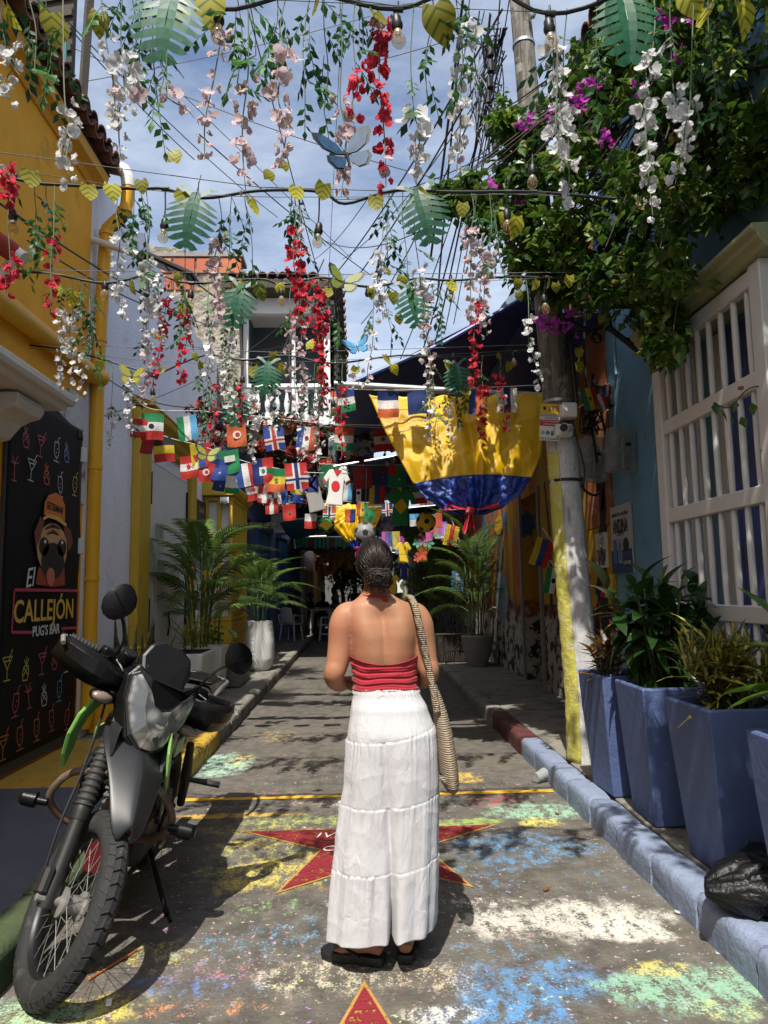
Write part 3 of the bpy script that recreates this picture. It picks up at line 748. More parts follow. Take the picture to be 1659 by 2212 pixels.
# ------------------------------------------------------------------ left: blue house and the far left row
M_BLUEH = mat('blue_plaster', (0.17, 0.22, 0.40), .8, var=.2, scale=3, bump=.4, bscale=16, coord='World')
M_BLUED = mat('deep_blue_paint', (0.035, 0.11, 0.28), .6, var=.2, coord='World')
bh = thing('blue_house', 'periwinkle blue house with deep blue doors beyond the mustard window', 'house', (-2.4, 18, 0), w=True)
bx = lambda y_: -2.50 + (y_ - 13.66) * (0.58 / 10.3)
fac = MB()
fac.add([(bx(13.66), 13.66, 0), (bx(24), 24, 0), (-4.5, 24, 0), (-4.5, 13.66, 0), (bx(13.66), 13.66, 5.0), (bx(24), 24, 5.0), (-4.5, 24, 5.0), (-4.5, 13.66, 5.0)],
        [(0, 3, 2, 1), (4, 5, 6, 7), (0, 1, 5, 4), (1, 2, 6, 5), (2, 3, 7, 6), (3, 0, 4, 7)])
fac.build('wall', M_BLUEH, bh)
ang = math.degrees(math.atan2(.58, 10.3))
def on_blue(y_, z_): return T(bx(y_), y_, z_) @ RZ(-ang)
for y0, y1, z0, z1, nm in ((14.3, 15.4, 1.0, 3.0, 'window'), (16.6, 17.9, .15, 2.9, 'door'), (19.4, 20.6, 1.0, 2.9, 'window'), (22.0, 23.2, .15, 2.8, 'door')):
    M0 = on_blue(y0, 0); w_ = y1 - y0
    d_ = MB(M0).box(0, .05, 0, w_, z0, z1).build(nm, M_BLUED, bh, bevel=.006)
    for k in range(4): MB(M0).box(.051, .075, .05 + k * w_ / 4, (k + 1) * w_ / 4 - .02, z0 + .06, z1 - .06).build('panel', M_BLUED, d_, bevel=.006)
    MB(M0).box(0, .16, -.12, w_ + .12, z1 + .02, z1 + .16).build('lintel', M_BLUEH, bh, bevel=.01)
    MB(M0).box(0, .09, -.12, -.01, z0, z1 + .015).box(0, .09, w_ + .01, w_ + .12, z0, z1 + .015).build('jamb', M_BLUED, bh)
MB().tube([(bx(24) + .06, 23.95, .15), (bx(24) + .06, 23.95, 4.3)], .06, 10).build('corner_pipe', M_WHITE, bh, True)
ac = thing('air_conditioner', 'white ribbed air conditioner unit high on the blue house', 'air conditioner', (bx(18.6) + .05, 18.6, 3.05), (0, 0, rad(-ang)))
MB().box(0, .42, -.4, .4, 0, .5).build('case', M_WHITE, ac, bevel=.02)
for k in range(9): MB().box(.03, .40, -.415, -.40, .03 + k * .05, .055 + k * .05).build('rib', M_PVC, ac)
for s_ in (-.35, .35): MB().box(0, .4, s_ - .02, s_ + .02, -.08, 0).build('bracket', M_STEEL, ac)
wb = thing('wall_bracket', 'white steel angle bracket on the far corner of the blue house', 'bracket', (-1.9, 23.8, 2.6), w=True)
a, b, c = at(655, 1160, Y=23.8), at(705, 1158, Y=23.8), at(655, 1195, Y=23.8)
MB().tube([a, b], .03, 6).tube([b, c], .03, 6).build('frame', M_WHITE, wb)

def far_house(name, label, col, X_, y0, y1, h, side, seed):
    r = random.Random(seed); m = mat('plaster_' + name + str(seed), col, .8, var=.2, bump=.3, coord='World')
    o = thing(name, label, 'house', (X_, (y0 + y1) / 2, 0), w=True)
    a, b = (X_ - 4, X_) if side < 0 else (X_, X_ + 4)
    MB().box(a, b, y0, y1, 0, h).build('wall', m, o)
    MB().box(min(X_, X_ - side * .35) , max(X_, X_ - side * .35), y0, y1, h - .25, h + .02).build('eave', M_DWOOD, o)
    y_ = y0 + .5
    while y_ < y1 - 1.2:
        w_ = r.uniform(.8, 1.2); z0, z1 = (.15, 2.5) if r.random() < .5 else (.9, 2.4)
        xa, xb = (X_ - .02, X_ + .06) if side < 0 else (X_ - .06, X_ + .02)
        d_ = MB().box(xa, xb, y_, y_ + w_, z0, z1).build('door' if z0 < .5 else 'window', mat('shutter%d' % seed, tuple(x_ * .4 for x_ in col), .6), o, bevel=.01)
        xs = X_ + .065 if side < 0 else X_ - .075
        for k in range(5): MB().box(xs, xs + .01, y_ + .06, y_ + w_ - .06, z0 + .1 + k * (z1 - z0) / 5, z0 + (k + .8) * (z1 - z0) / 5).build('panel', mat('shutter%d' % seed, col), d_)
        y_ += w_ + r.uniform(.6, 1.2)
    return o
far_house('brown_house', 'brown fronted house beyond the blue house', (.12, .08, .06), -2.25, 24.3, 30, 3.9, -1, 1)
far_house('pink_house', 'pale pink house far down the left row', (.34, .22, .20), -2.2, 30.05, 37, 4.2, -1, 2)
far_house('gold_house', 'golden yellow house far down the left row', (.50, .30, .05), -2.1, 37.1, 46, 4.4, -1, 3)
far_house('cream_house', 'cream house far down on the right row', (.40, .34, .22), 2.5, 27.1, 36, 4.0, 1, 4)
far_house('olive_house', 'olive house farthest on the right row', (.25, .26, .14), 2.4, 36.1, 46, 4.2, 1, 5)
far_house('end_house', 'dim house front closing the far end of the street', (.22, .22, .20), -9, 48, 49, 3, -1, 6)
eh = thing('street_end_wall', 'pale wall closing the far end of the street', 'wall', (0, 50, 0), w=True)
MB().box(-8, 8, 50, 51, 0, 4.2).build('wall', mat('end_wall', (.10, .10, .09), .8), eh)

# ------------------------------------------------------------------ right: blue house with the white window grille
XR = 2.42
M_TEAL = mat('steel_blue_plaster', (0.15, 0.30, 0.42), .8, var=.2, scale=2.4, bump=.45, bscale=18, coord='World', wear=(.11, .20, .28), wlo=.55, whi=.75, wscale=3)
M_SHUT = mat('indigo_shutter_paint', (0.07, 0.10, 0.28), .6, var=.15, coord='World')
M_GRILLE = mat('cream_grille_paint', (0.60, 0.585, 0.56), .5, var=.08, bump=.1, bscale=20, coord='World')
M_CORN = mat('olive_cream_cornice', (0.30, 0.30, 0.17), .75, var=.2, bump=.25, bscale=20, coord='World')
rb = thing('steel_blue_house', 'steel blue plaster house behind the planters on the right', 'house', (XR, 3.5, 0), w=True)
MB().box(XR, XR + 4, -3, 6.55, 0, 6.0).build('wall', M_TEAL, rb)
MB().prism([(XR - .35, 5.95), (XR + 4, 5.95), (XR + 4, 7.2), (XR - .35, 6.05)], -3, 6.6).build('roof', M_DWOOD, rb)
for k in range(16): link('roof_tile', tile_me, rb, T(XR - .42, 6.5 - k * .2, 6.13) @ RZ(180) @ RY(14))
MB().tube([(XR - .012, 6.28, 3.4), (XR - .012, 6.28, 6)], .012, 6).build('conduit', M_TEAL, rb)
gr = thing('window_grille', 'cream wooden window grille with turned bars on the steel blue wall', 'window grille', (2.2, 4.2, .4), w=True)
XG = 2.12; GY0, GY1 = 3.42, 4.78; GZ0, GZ1 = .45, 3.13
MB().box(XR - .03, XR - .002, GY0 + .1, GY1 - .40, GZ0, GZ1 - .05).build('shutter', M_SHUT, gr)
for k in range(7): MB().box(XR - .045, XR - .031, GY0 + .12 + k * .125, GY0 + .235 + k * .125, GZ0 + .05, GZ1 - .1).build('shutter_plank', M_SHUT, gr, bevel=.004)
MB().box(XR - .06, XR - .002, GY1 - .40, GY1 - .26, GZ0, GZ1 - .05).build('jamb', M_GRILLE, gr)
for yy, w_ in ((GY1 - .11, .11), (GY0, .11)): MB().box(XG - .035, XG + .035, yy, yy + w_, GZ0, GZ1).build('stile', M_GRILLE, gr, bevel=.006)
zz_ = [GZ0, 1.245, 1.87, 2.47, GZ1 - .11]
for zz in zz_: MB().box(XG - .028, XG + .028, GY0 + .11, GY1 - .11, zz, zz + .095).build('rail', M_GRILLE, gr, bevel=.006)
for yy in (GY1 - .05, GY0): [MB().box(XG + .036, XR, yy, yy + .05, za, zb).build('return_rail', M_GRILLE, gr) for za, zb in ((GZ0, GZ0 + .09), (GZ1 - .11, GZ1))]
nbr = 8
barme = {}
for a, b in zip(zz_, zz_[1:]):
    for k in range(nbr):
        yy = GY0 + .11 + (k + .5) * (GY1 - GY0 - .22) / nbr; h = b - a - .095
        key = round(h, 3)
        if key not in barme: barme[key] = MB().lathe([(.016, 0), (.018, .05), (.019, h / 2), (.018, h - .05), (.016, h)], 10).mesh('bar', M_GRILLE, True)
        link('bar', barme[key], gr, T(XG, yy, a + .095))
for k in range(3):
    MB().tube([(XG + .1 + k * .08, GY1 - .03, GZ0), (XG + .1 + k * .08, GY1 - .03, GZ1 - .11)], .016, 8).build('side_bar', M_GRILLE, gr, True)
MB().prism([(XR, GZ1 + .002), (XG - .06, GZ1 + .002), (XG - .075, GZ1 + .03), (XG - .10, GZ1 + .055), (XG - .10, GZ1 + .075), (XG - .13, GZ1 + .095), (XG - .13, GZ1 + .125), (XR, GZ1 + .15)], GY0 - .12, GY1 + .12).build('cornice', M_CORN, gr, bevel=.006)
MB().box(XG - .10, XR, GY0 - .08, GY1 + .08, GZ0 - .12, GZ0 - .003).build('sill', M_CORN, gr, bevel=.01)

# scrolled iron bracket with a lantern
ib = thing('lantern_bracket', 'black scrolled iron bracket with lantern on the steel blue wall', 'lantern', (XR, 5.5, 3.0), w=True)
IY = 5.62
def scroll(mb, c, r0, a0, a1, r1, n=20, rr=.016):
    mb.tube([(c[0] + (r0 + (r1 - r0) * k / n) * math.cos(rad(a0 + (a1 - a0) * k / n)), IY, c[1] + (r0 + (r1 - r0) * k / n) * math.sin(rad(a0 + (a1 - a0) * k / n))) for k in range(n + 1)], rr, 6)
q = lambda px, py: at(px, py, Y=IY)
a, b = q(1420, 775), q(1240, 700)
MB().tube([(XR, IY, q(1400, 662).z), (b.x, IY, q(1250, 662).z)], .022, 6).build('top_bar', M_IRON, ib)
MB().tube(smoothpath([q(1424, 770), q(1390, 765), q(1350, 735), q(1310, 708), q(1270, 712), q(1238, 700), q(1232, 680), q(1246, 668), q(1258, 676)]), .024, 6).build('brace', M_IRON, ib, True)
s1 = MB(); c_ = q(1360, 700); scroll(s1, (c_.x, c_.z), .17, -200, 160, .04); c_ = q(1404, 722); scroll(s1, (c_.x, c_.z), .1, 200, -160, .03); c_ = q(1290, 730); scroll(s1, (c_.x, c_.z), .05, 90, 460, .02)
s1.build('scrollwork', M_IRON, ib, True)
lc = q(1225, 560)
M_LG = mat('lantern_glass', (0.45, 0.46, 0.46), .3)
MB(T(*lc)).tube([(0, 0, -.2), (0, 0, .28)], [.07, .14], 4).build('lantern_pane', M_LG, ib)
fr_ = MB(T(*lc))
for k in range(4):
    an = PI / 2 * k; fr_.tube([(.075 * math.cos(an), .075 * math.sin(an), -.21), (.148 * math.cos(an), .148 * math.sin(an), .29)], .012, 5)
fr_.build('lantern_frame', M_IRON, ib)
MB(T(*lc)).tube([(0, 0, .28), (0, 0, .40)], [.17, .03], 4).tube([(0, 0, -.20), (0, 0, -.26)], [.085, .03], 4).tube([(0, 0, -.26), (.05, 0, -.5)], .012, 6).build('lantern_cap', M_IRON, ib)

# ------------------------------------------------------------------ right: mural house
def mural_mat():
    t = NT('peeling_mural'); P = t.coord('World'); s = t.sep(P)
    hz = t.noise(P, 1.1, 4); fine = t.noise(P, 10, 8, .72); band = t.noise(t.vscale(P, (1, 2.2, .5)), 1.3, 3)
    c = t.mix(t.ramp(band, .42, .5), (.46, .26, .02, 1), (.34, .10, .03, 1))
    c = t.mix(t.ramp(t.noise(t.vscale(P, (1, 1.4, .7), (4, 1, 2)), 1.7, 4), .56, .6), c, (.05, .11, .22, 1))
    zz = t.math('ADD', s[2], t.math('MULTIPLY', t.math('SUBTRACT', fine, .5), 1.1))
    c = t.mix(t.ramp(zz, 1.35, 1.20), c, (.24, .06, .045, 1))
    c = t.mix(t.ramp(zz, 1.12, 1.02), c, (.42, .38, .33, 1))
    c = t.mix(t.ramp(t.noise(P, 4.5, 8, .7), .50, .54), c, t.mix(t.ramp(zz, 1.3, 1.2), c, (.03, .028, .03, 1)))
    c = t.mix(t.ramp(t.noise(P, 7, 8, .75), .62, .66), c, (.36, .34, .30, 1))
    return t.fin(c, .85, t.bump(fine, .6, .02), 0, .25)
M_MURAL = mural_mat()
M_ORANGE = mat('orange_mural_plaster', (0.34, 0.115, 0.04), .85, var=.3, scale=3, bump=.4, coord='World', wear=(.30, .25, .22), wlo=.54, whi=.64, wscale=3.5)
M_MYEL = mat('mural_yellow', (0.44, 0.25, 0.015), .85, var=.25, scale=3, bump=.4, coord='World', wear=(.20, .12, .03), wlo=.58, whi=.68, wscale=5)
M_BLKPAINT = mat('black_mural_paint', (0.012, 0.011, 0.011), .75, coord='World', wear=(.16, .10, .03), wlo=.62, whi=.68, wscale=14)
mh = thing('mural_house', 'peeling house with painted trees and faces beyond the pole on the right', 'house', (XR, 10, 0), w=True)
MB().box(XR + .004, XR + 4, 6.555, 9.3, 0, 5.2).build('wall', M_MURAL, mh)
MB().box(XR + .004, XR + 4, 10.3, 27, 0, 5.2).build('wall', M_MURAL, mh)
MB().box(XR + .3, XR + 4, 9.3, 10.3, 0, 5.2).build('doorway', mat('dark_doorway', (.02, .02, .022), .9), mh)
MB().box(XR + .004, XR + 4, 9.3, 10.3, 2.75, 5.2).build('door_head', M_MURAL, mh)
for yy in (9.22, 10.30): MB().box(XR - .03, XR + .003, yy, yy + .09, .15, 2.8).build('door_frame', M_MORT, mh)
MB().box(XR - .012, XR + .003, 6.565, 7.3, 2.05, 4.6).build('orange_field', M_ORANGE, mh)
MB().box(XR - .010, XR + .003, 6.565, 9.15, 1.25, 2.04).build('yellow_field', M_MYEL, mh)
MB().box(XR - .010, XR + .003, 7.31, 9.15, 2.045, 3.6).build('yellow_field', M_MYEL, mh)
def trunk(pts, w0, w1, x_):
    mb = MB(); P = smoothpath([(x_, y_, z_) for y_, z_ in pts], 6); n = len(P)
    rows = []
    for i, p in enumerate(P):
        w_ = w0 + (w1 - w0) * i / (n - 1); w_ *= 1 + .25 * math.sin(i * 2.3)
        rows.append((p + Vector((0, w_, 0)), p - Vector((0, w_, 0))))
    vs = [v for r_ in rows for v in r_]
    mb.add(vs, [(2 * i, 2 * i + 1, 2 * i + 3, 2 * i + 2) for i in range(n - 1)])
    return mb
xm = XR - .0155
for pts_, a_, b_ in (([(6.85, .6), (6.9, 1.6), (6.8, 2.3), (6.95, 2.9), (6.9, 3.6)], .12, .05), ([(6.82, 2.2), (6.68, 2.6), (6.62, 2.9)], .04, .012), ([(6.9, 2.4), (7.05, 2.8), (7.1, 3.2)], .04, .012), ([(6.9, 1.5), (7.1, 1.25), (7.25, .9)], .05, .02),
                  ([(7.9, .9), (7.95, 1.6), (7.8, 2.2), (8.0, 2.9), (7.9, 3.4)], .10, .03), ([(8.5, .9), (8.4, 1.7), (8.6, 2.4), (8.5, 3.2)], .08, .025), ([(8.8, 1.2), (8.75, 2.0), (8.9, 2.8)], .06, .02), ([(7.5, 1.3), (7.55, 2.1), (7.4, 2.9)], .06, .015)):
    trunk(pts_, a_, b_, xm).build('painted_tree', M_BLKPAINT, mh)
for (yy, zz) in ((6.72, 2.02), (7.15, 1.72), (7.28, 1.55), (7.2, 2.3), (8.2, 2.4), (8.25, 2.0), (8.1, 1.8), (7.7, 2.2), (7.15, 1.45)):
    MB().add([(xm - .002, yy - .06, zz + .04), (xm - .002, yy, zz), (xm - .002, yy + .06, zz + .05), (xm - .002, yy, zz - .02)], [(0, 1, 3), (1, 2, 3)]).build('painted_bird', M_BLKPAINT, mh)
# painted portrait farther along
M_FACE = mat('mural_face_grey', (.16, .14, .13), .85, coord='World', bump=.3); M_ROBE = mat('mural_robe', (.20, .26, .26), .85, coord='World')
def wall_ell(cy, cz, ry, rz, x_, n=20): return [(x_, cy + ry * math.cos(2 * PI * k / n), cz + rz * math.sin(2 * PI * k / n)) for k in range(n)]
for nm, m_, s_ in (('mural_robe', M_ROBE, (11.9, 1.35, .55, .42)), ('mural_face', M_FACE, (11.9, 2.15, .26, .40)), ('mural_hat', M_YTRIM, (11.9, 2.52, .34, .16))):
    MB().add(wall_ell(*s_, XR - .006 - (.004 if nm != 'mural_robe' else 0) - (.003 if nm == 'mural_hat' else 0)), [tuple(range(20))]).build(nm, m_, mh)
bd_ = thing('wall_poster', 'blue and yellow hand lettered board on the mural wall', 'poster', (XR, 13.4, 1.9), w=True)
MB().box(XR - .03, XR - .005, 13.0, 13.8, 1.35, 2.55).build('board', flat('poster_blue', (.10, .28, .42)), bd_)
for k in range(5): MB().box(XR - .036, XR - .031, 13.08, 13.6 + .05 * (k % 3), 1.48 + k * .2, 1.58 + k * .2).build('lettering_bar', M_BY, bd_)

# ------------------------------------------------------------------ awnings over the street
M_NAVY = mat('navy_tarp', (0.016, 0.034, 0.15), .5, var=.25, scale=3, bump=.3, bscale=5, coord='World')
M_TARPT = mat('teal_tarp', (0.02, 0.14, 0.24), .55, var=.2, coord='World', bump=.2, bscale=6)
M_TARPR = mat('dark_red_tarp', (0.10, 0.018, 0.012), .65, var=.2, coord='World')
M_TARPG = mat('green_fringe', (0.02, 0.11, 0.065), .7, coord='World')
AY = 6.0
na = thing('navy_awning', 'large navy blue tarp awning sloping up to the right above the big flag', 'awning', (1.0, 8, 3.4), w=True)
L0, L1 = at(728, 842, Y=AY), at(1185, 615, Y=AY)
def tarp(u, v):
    p = L0.lerp(L1, u); y_ = AY + v * 4.5
    return (p.x, y_, p.z + .10 * math.sin(PI * u) * -1 * (.4 + v) + .03 * math.sin(6 * v + 3 * u) + .25 * v * (1 - u))
tb = MB().grid(tarp, 14, 16).build('tarp', M_NAVY, na, True, 0); so = tb.modifiers.new('s', 'SOLIDIFY'); so.thickness = .006
MB().tube([L0 + Vector((0, -.01, 0)), L0.lerp(L1, .5) + Vector((0, -.01, -.06)), L1 + Vector((0, -.01, 0))], .022, 8).build('hem', mat('navy_hem', (.03, .06, .2), .45), na, True)
MB().tube([at(722, 830, Y=5.95), at(1210, 858, Y=5.95)], .032, 12).build('pipe', M_STEEL, na, True)
MB().tube([L0 + Vector((0, 4.5, .25)), L1 + Vector((0, 4.5, 0))], .03, 8).build('rear_pipe', M_STEEL, na, True)
MB().box(L1.x - .1, XR + .1, AY + .4, AY + 4.5, L1.z - .1, L1.z - .07).build('wall_flap', M_NAVY, na)
upper = thing('blue_awning', 'pale blue awning corner above the navy tarp by the pole', 'awning', tuple(at(1160, 610, Y=6.4)), w=True)
a, b, c, d = at(1060, 690, Y=6.3), at(1160, 560, Y=6.3), at(1235, 600, Y=6.3), at(1140, 655, Y=6.25)
MB().add([a, d, c, b, a + Vector((0, 3, .2)), b + Vector((0, 3, .2))], [(0, 1, 2, 3), (0, 3, 5, 4)]).build('canvas', mat('faded_blue_canvas', (.20, .25, .36), .6), upper)

def ceiling(name, label, x0, x1, y0, y1, z, m, dz=.0, fringe=None):
    o = thing(name, label, 'awning', ((x0 + x1) / 2, (y0 + y1) / 2, z), w=True)
    def f(u, v): return (x0 + (x1 - x0) * u, y0 + (y1 - y0) * v, z + dz * (u - .5) - .16 * math.sin(PI * v) + .03 * math.sin(9 * u + 4 * v))
    q_ = MB().grid(f, 10, 10).build('tarp', m, o, True, 0); s_ = q_.modifiers.new('s', 'SOLIDIFY'); s_.thickness = .006
    for yy in (y0, y1): MB().tube([(x0 - .3, yy, z - dz * .5), (x1 + .3, yy, z + dz * .5)], .022, 8).build('pipe', M_STEEL, o, True)
    if fringe:
        n_ = 24
        for k in range(n_):
            xx = x0 + (x1 - x0) * k / n_; z_ = z + dz * (k / n_ - .5)
            MB().box(xx + .01, xx + (x1 - x0) / n_ - .01, y0 - .012, y0 - .008, z_ - R.uniform(.28, .36), z_ - .02).build('fringe_strip', fringe if k % 5 else M_TARPR, o)
    return o
ceiling('teal_awning', 'teal tarp awning hung over the left side of the street', -1.75, -.2, 16.2, 20.5, 3.15, M_TARPT, .25)
ceiling('navy_canopy', 'navy tarp stretched across the street behind the first one', -.1, 2.4, 12.7, 19.0, 3.95, M_NAVY, .5)
ceiling('red_awning', 'dark red tarp awning with green fringe over the cafe tables', -2.0, .9, 21.0, 27.0, 3.05, M_TARPR, .0, M_TARPG)
ceiling('long_canopy', 'long dark tarp canopy over the far right side of the street', .5, 2.4, 19.3, 34.0, 3.7, M_NAVY, .2)
ceiling('far_canopy', 'farthest dark red tarp above the street', -1.9, .2, 28.2, 36.0, 3.3, M_TARPR, .0)

sl = thing('gap_fill_tarp', 'dark sloping tarp added to fill the gap below the balcony', 'awning', (-.9, 15.5, 4), w=True)  # added tarp: covers the open sky gap with a dark surface
q_ = MB().grid(lambda u_, v: (-2.3 + 2.7 * u_, 13.75 + 5 * v, 4.95 - 1.55 * v - .15 * math.sin(PI * u_) + .04 * math.sin(9 * u_ + 5 * v)), 10, 10).build('tarp', M_TARPR, sl, True, 0); so = q_.modifiers.new('s', 'SOLIDIFY'); so.thickness = .006
MB().tube([(-2.4, 13.75, 4.96), (.5, 13.75, 4.96)], .02, 8).build('pipe', M_STEEL, sl, True)
# ------------------------------------------------------------------ leaning concrete pole
def pole_mat(name, hi):
    t = NT(name); P = t.coord('World')
    g = t.noise(t.vscale(P, (1, 1, .12)), 26, 7, .65); n = t.noise(P, 7, 7, .7)
    if hi: c = t.mix(t.ramp(g, .3, .7), (.055, .05, .042, 1), (.24, .22, .19, 1)); c = t.mix(t.ramp(n, .52, .62), c, (.30, .285, .25, 1))
    else: c = t.mix(t.ramp(n, .3, .7), (.34, .34, .345, 1), (.56, .56, .55, 1)); c = t.mix(t.ramp(g, .56, .66), c, (.25, .245, .24, 1)); c = t.mix(t.ramp(t.noise(P, 13, 6, .7), .62, .68), c, (.20, .195, .19, 1))
    return t.fin(c, .85, t.bump(t.math('ADD', g, n), .7, .015), 0, .2)
pl_ = thing('utility_pole', 'tall leaning concrete pole painted white below on the right pavement', 'pole', (1.72, 5.5, .15), w=True)
PYY = 5.5
axis = [(1266, 1665), (1259, 1500), (1236, 1250), (1222, 1060), (1200, 824), (1170, 520), (1146, 260), (1122, 0), (1105, -190)]
AX = [at(x_, y_, Y=PYY) for x_, y_ in axis]
def pole_at(z):
    for a, b in zip(AX, AX[1:]):
        if a.z <= z <= b.z: return a.lerp(b, (z - a.z) / (b.z - a.z))
    return AX[0] if z < AX[0].z else AX[-1]
def pr(z): return .140 - .0085 * z
zsplit = at(1220, 950, Y=PYY).z
zs_ = [.1 + k * (zsplit - .1) / 10 for k in range(11)]
MB().tube([pole_at(z) for z in zs_], [pr(z) for z in zs_], 20).build('painted_shaft', pole_mat('whitewashed_pole', 0), pl_, True)
zs_ = [zsplit + k * (AX[-1].z - zsplit) / 14 for k in range(15)]
MB().tube([pole_at(z) for z in zs_], [pr(z) - .002 for z in zs_], 20).build('bare_shaft', pole_mat('bare_pole', 1), pl_, True)
wrap = MB(); rings = []
for k in range(40):
    z = .14 + k * (zsplit - .25) / 39; p = pole_at(z); ring = []
    for j in range(9):
        a = rad(176 + j * 8.0); r_ = pr(z) + .005 + .006 * noise.noise((j * .9, k * .8, 3.0)) + .004 * math.sin(k * 2.1 + j)
        ring.append((p.x + r_ * math.cos(a), p.y + r_ * math.sin(a), z))
    rings.append(ring)
wrap.rings(rings, closed=False, caps=False)
M_YWRAP = mat('yellow_plastic_wrap', (0.46, 0.42, 0.09), .38, var=.25, scale=9, bump=.7, bscale=22, coord='World', wear=(.50, .48, .34), wlo=.52, whi=.66, wscale=14)
o = wrap.build('yellow_wrap', M_YWRAP, pl_, True, 0); so = o.modifiers.new('s', 'SOLIDIFY'); so.thickness = .003
for py in (745 + 125, 1040, 100):
    z = at(1220, py, Y=PYY).z; p = pole_at(z)
    MB().tube([p - Vector((0, 0, .012)), p + Vector((0, 0, .012))], pr(z) + .006, 20).build('strap', M_STEEL if py != 1040 else M_IRON, pl_, True)
c = pole_at(2.6); MB().tube([pole_at(z) + Vector((.13, -.06, 0)) for z in (2.9, 3.4, 4.0, 4.7)], .022, 8).build('conduit', M_DKMETAL, pl_, True)
c = pole_at(at(1140, 60, Y=PYY).z); MB().ball((c.x + .06, c.y - .12, c.z + .03), (.035, .035, .05), 10).build('insulator', M_STEEL, pl_, True)

# notice, camera, meter boxes
M_PAPER = flat('sign_white', (.60, .59, .55)); M_SYEL = flat('sign_yellow', (.62, .38, .04)); M_SRED = flat('sign_red', (.42, .03, .05)); M_SGRN = flat('sign_green', (.02, .22, .16)); M_SBLK = flat('sign_black', (.015, .015, .015))
ns = thing('warning_notice', 'yellow and white security notice with 112 and 113 tied to the pole', 'sign', tuple(at(1188, 955, Y=5.33)), w=True)
c = at(1188, 912, Y=5.33); hw, hh = .079, .145
MN = T(*c) @ RY(4) @ RX(90)            # local xy = sign face towards the camera
MN = Matrix(((1, 0, 0, c.x), (0, 0, -1, c.y), (0, 1, 0, c.z), (0, 0, 0, 1))) @ RZ(-4)
MB(MN).box(-hw, hw, -hh, hh, -.004, 0).build('board', M_PAPER, ns)
def lay(name, x0, x1, y0, y1, m, z=.0015): return MB(MN).box(x0, x1, y0, y1, .0003, z).build(name, m, ns)
lay('yellow_header', -hw, hw, .062, hh, M_SYEL); lay('red_band', -hw, hw, -.032, .018, M_SRED)
lay('black_header_box', -.01, .064, .088, .128, M_SBLK, .0022); lay('yellow_header_box', -.006, .060, .092, .124, M_SYEL, .003)
text('lettering', '¡NO LO', .020, M_SBLK, MN @ T(.027, .115, .004), ns); text('lettering', 'INTENTES!', .018, M_SBLK, MN @ T(.027, .100, .004), ns, width=.058)
text('lettering', 'ESTE SITIO SE ENCUENTRA', .018, M_SBLK, MN @ T(0, .050, .003), ns, width=.150); text('lettering', 'VIGILADO CON', .018, M_SBLK, MN @ T(.01, .030, .003), ns, width=.10)
text('lettering', 'CAMARA DE SEGURIDAD', .018, M_PAPER, MN @ T(0, .005, .003), ns, width=.14); text('lettering', 'COMUNITARIA', .018, M_PAPER, MN @ T(0, -.018, .003), ns, width=.11)
text('lettering', '112', .038, M_SGRN, MN @ T(.050, -.062, .003), ns, bold=.001); text('lettering', '113', .038, M_SGRN, MN @ T(.050, -.090, .003), ns, bold=.001)
text('lettering', 'FRENTE DE SEGURIDAD', .018, M_SBLK, MN @ T(0, -.132, .003), ns, width=.148)
for k, m_ in enumerate((M_BT, M_SGRN)): MB(MN).lathe([(.016, .0003), (.016, .0025)], 14, T(-.055 + k * .04, -.085, 0)).build('crest', m_, ns)
MB(MN).ball((-.045, .108, 0), (.016, .018, .003), 10).build('masked_figure', M_SBLK, ns); lay('phone_icon', .012, .024, -.105, -.07, M_SBLK, .002)
jb = thing('junction_box', 'white junction box strapped to the pole above the camera', 'box', tuple(at(1226, 905, Y=5.30)), w=True)
c = at(1227, 889, Y=5.30); MB(T(*c)).box(-.058, .058, -.05, .06, -.055, .06).build('case', M_PVC, jb, bevel=.008)
for sx in (-.045, .045):
    for sz in (-.042, .047): MB(T(*c)).lathe([(.004, 0), (.004, .004)], 8, T(sx, -.05, sz) @ RX(90)).build('screw', M_STEEL, jb)
sc_ = thing('bullet_camera', 'white bullet security camera with black lens below the junction box', 'camera', tuple(at(1226, 925, Y=5.28)), w=True)
c = at(1224, 925, Y=5.27); MB(T(*c)).box(-.075, .055, .02, .10, -.055, .04).build('mount', M_PVC, sc_, bevel=.008)
MB(T(*c) @ RZ(-35)).tube([(0, .06, 0), (0, -.06, -.006)], .036, 16).build('body', M_PVC, sc_, True); MB(T(*c) @ RZ(-35)).tube([(0, -.055, -.006), (0, -.066, -.006)], .031, 16).build('lens', M_BLACKP, sc_, True)
MB().tube(smoothpath([c + Vector((.06, 0, 0)), c + Vector((.09, .02, -.12)), c + Vector((.12, .02, -.25)), c + Vector((.135, .04, -.36)), c + Vector((.10, .05, -.45))]), .007, 6).build('cable', M_BLACKP, sc_, True)

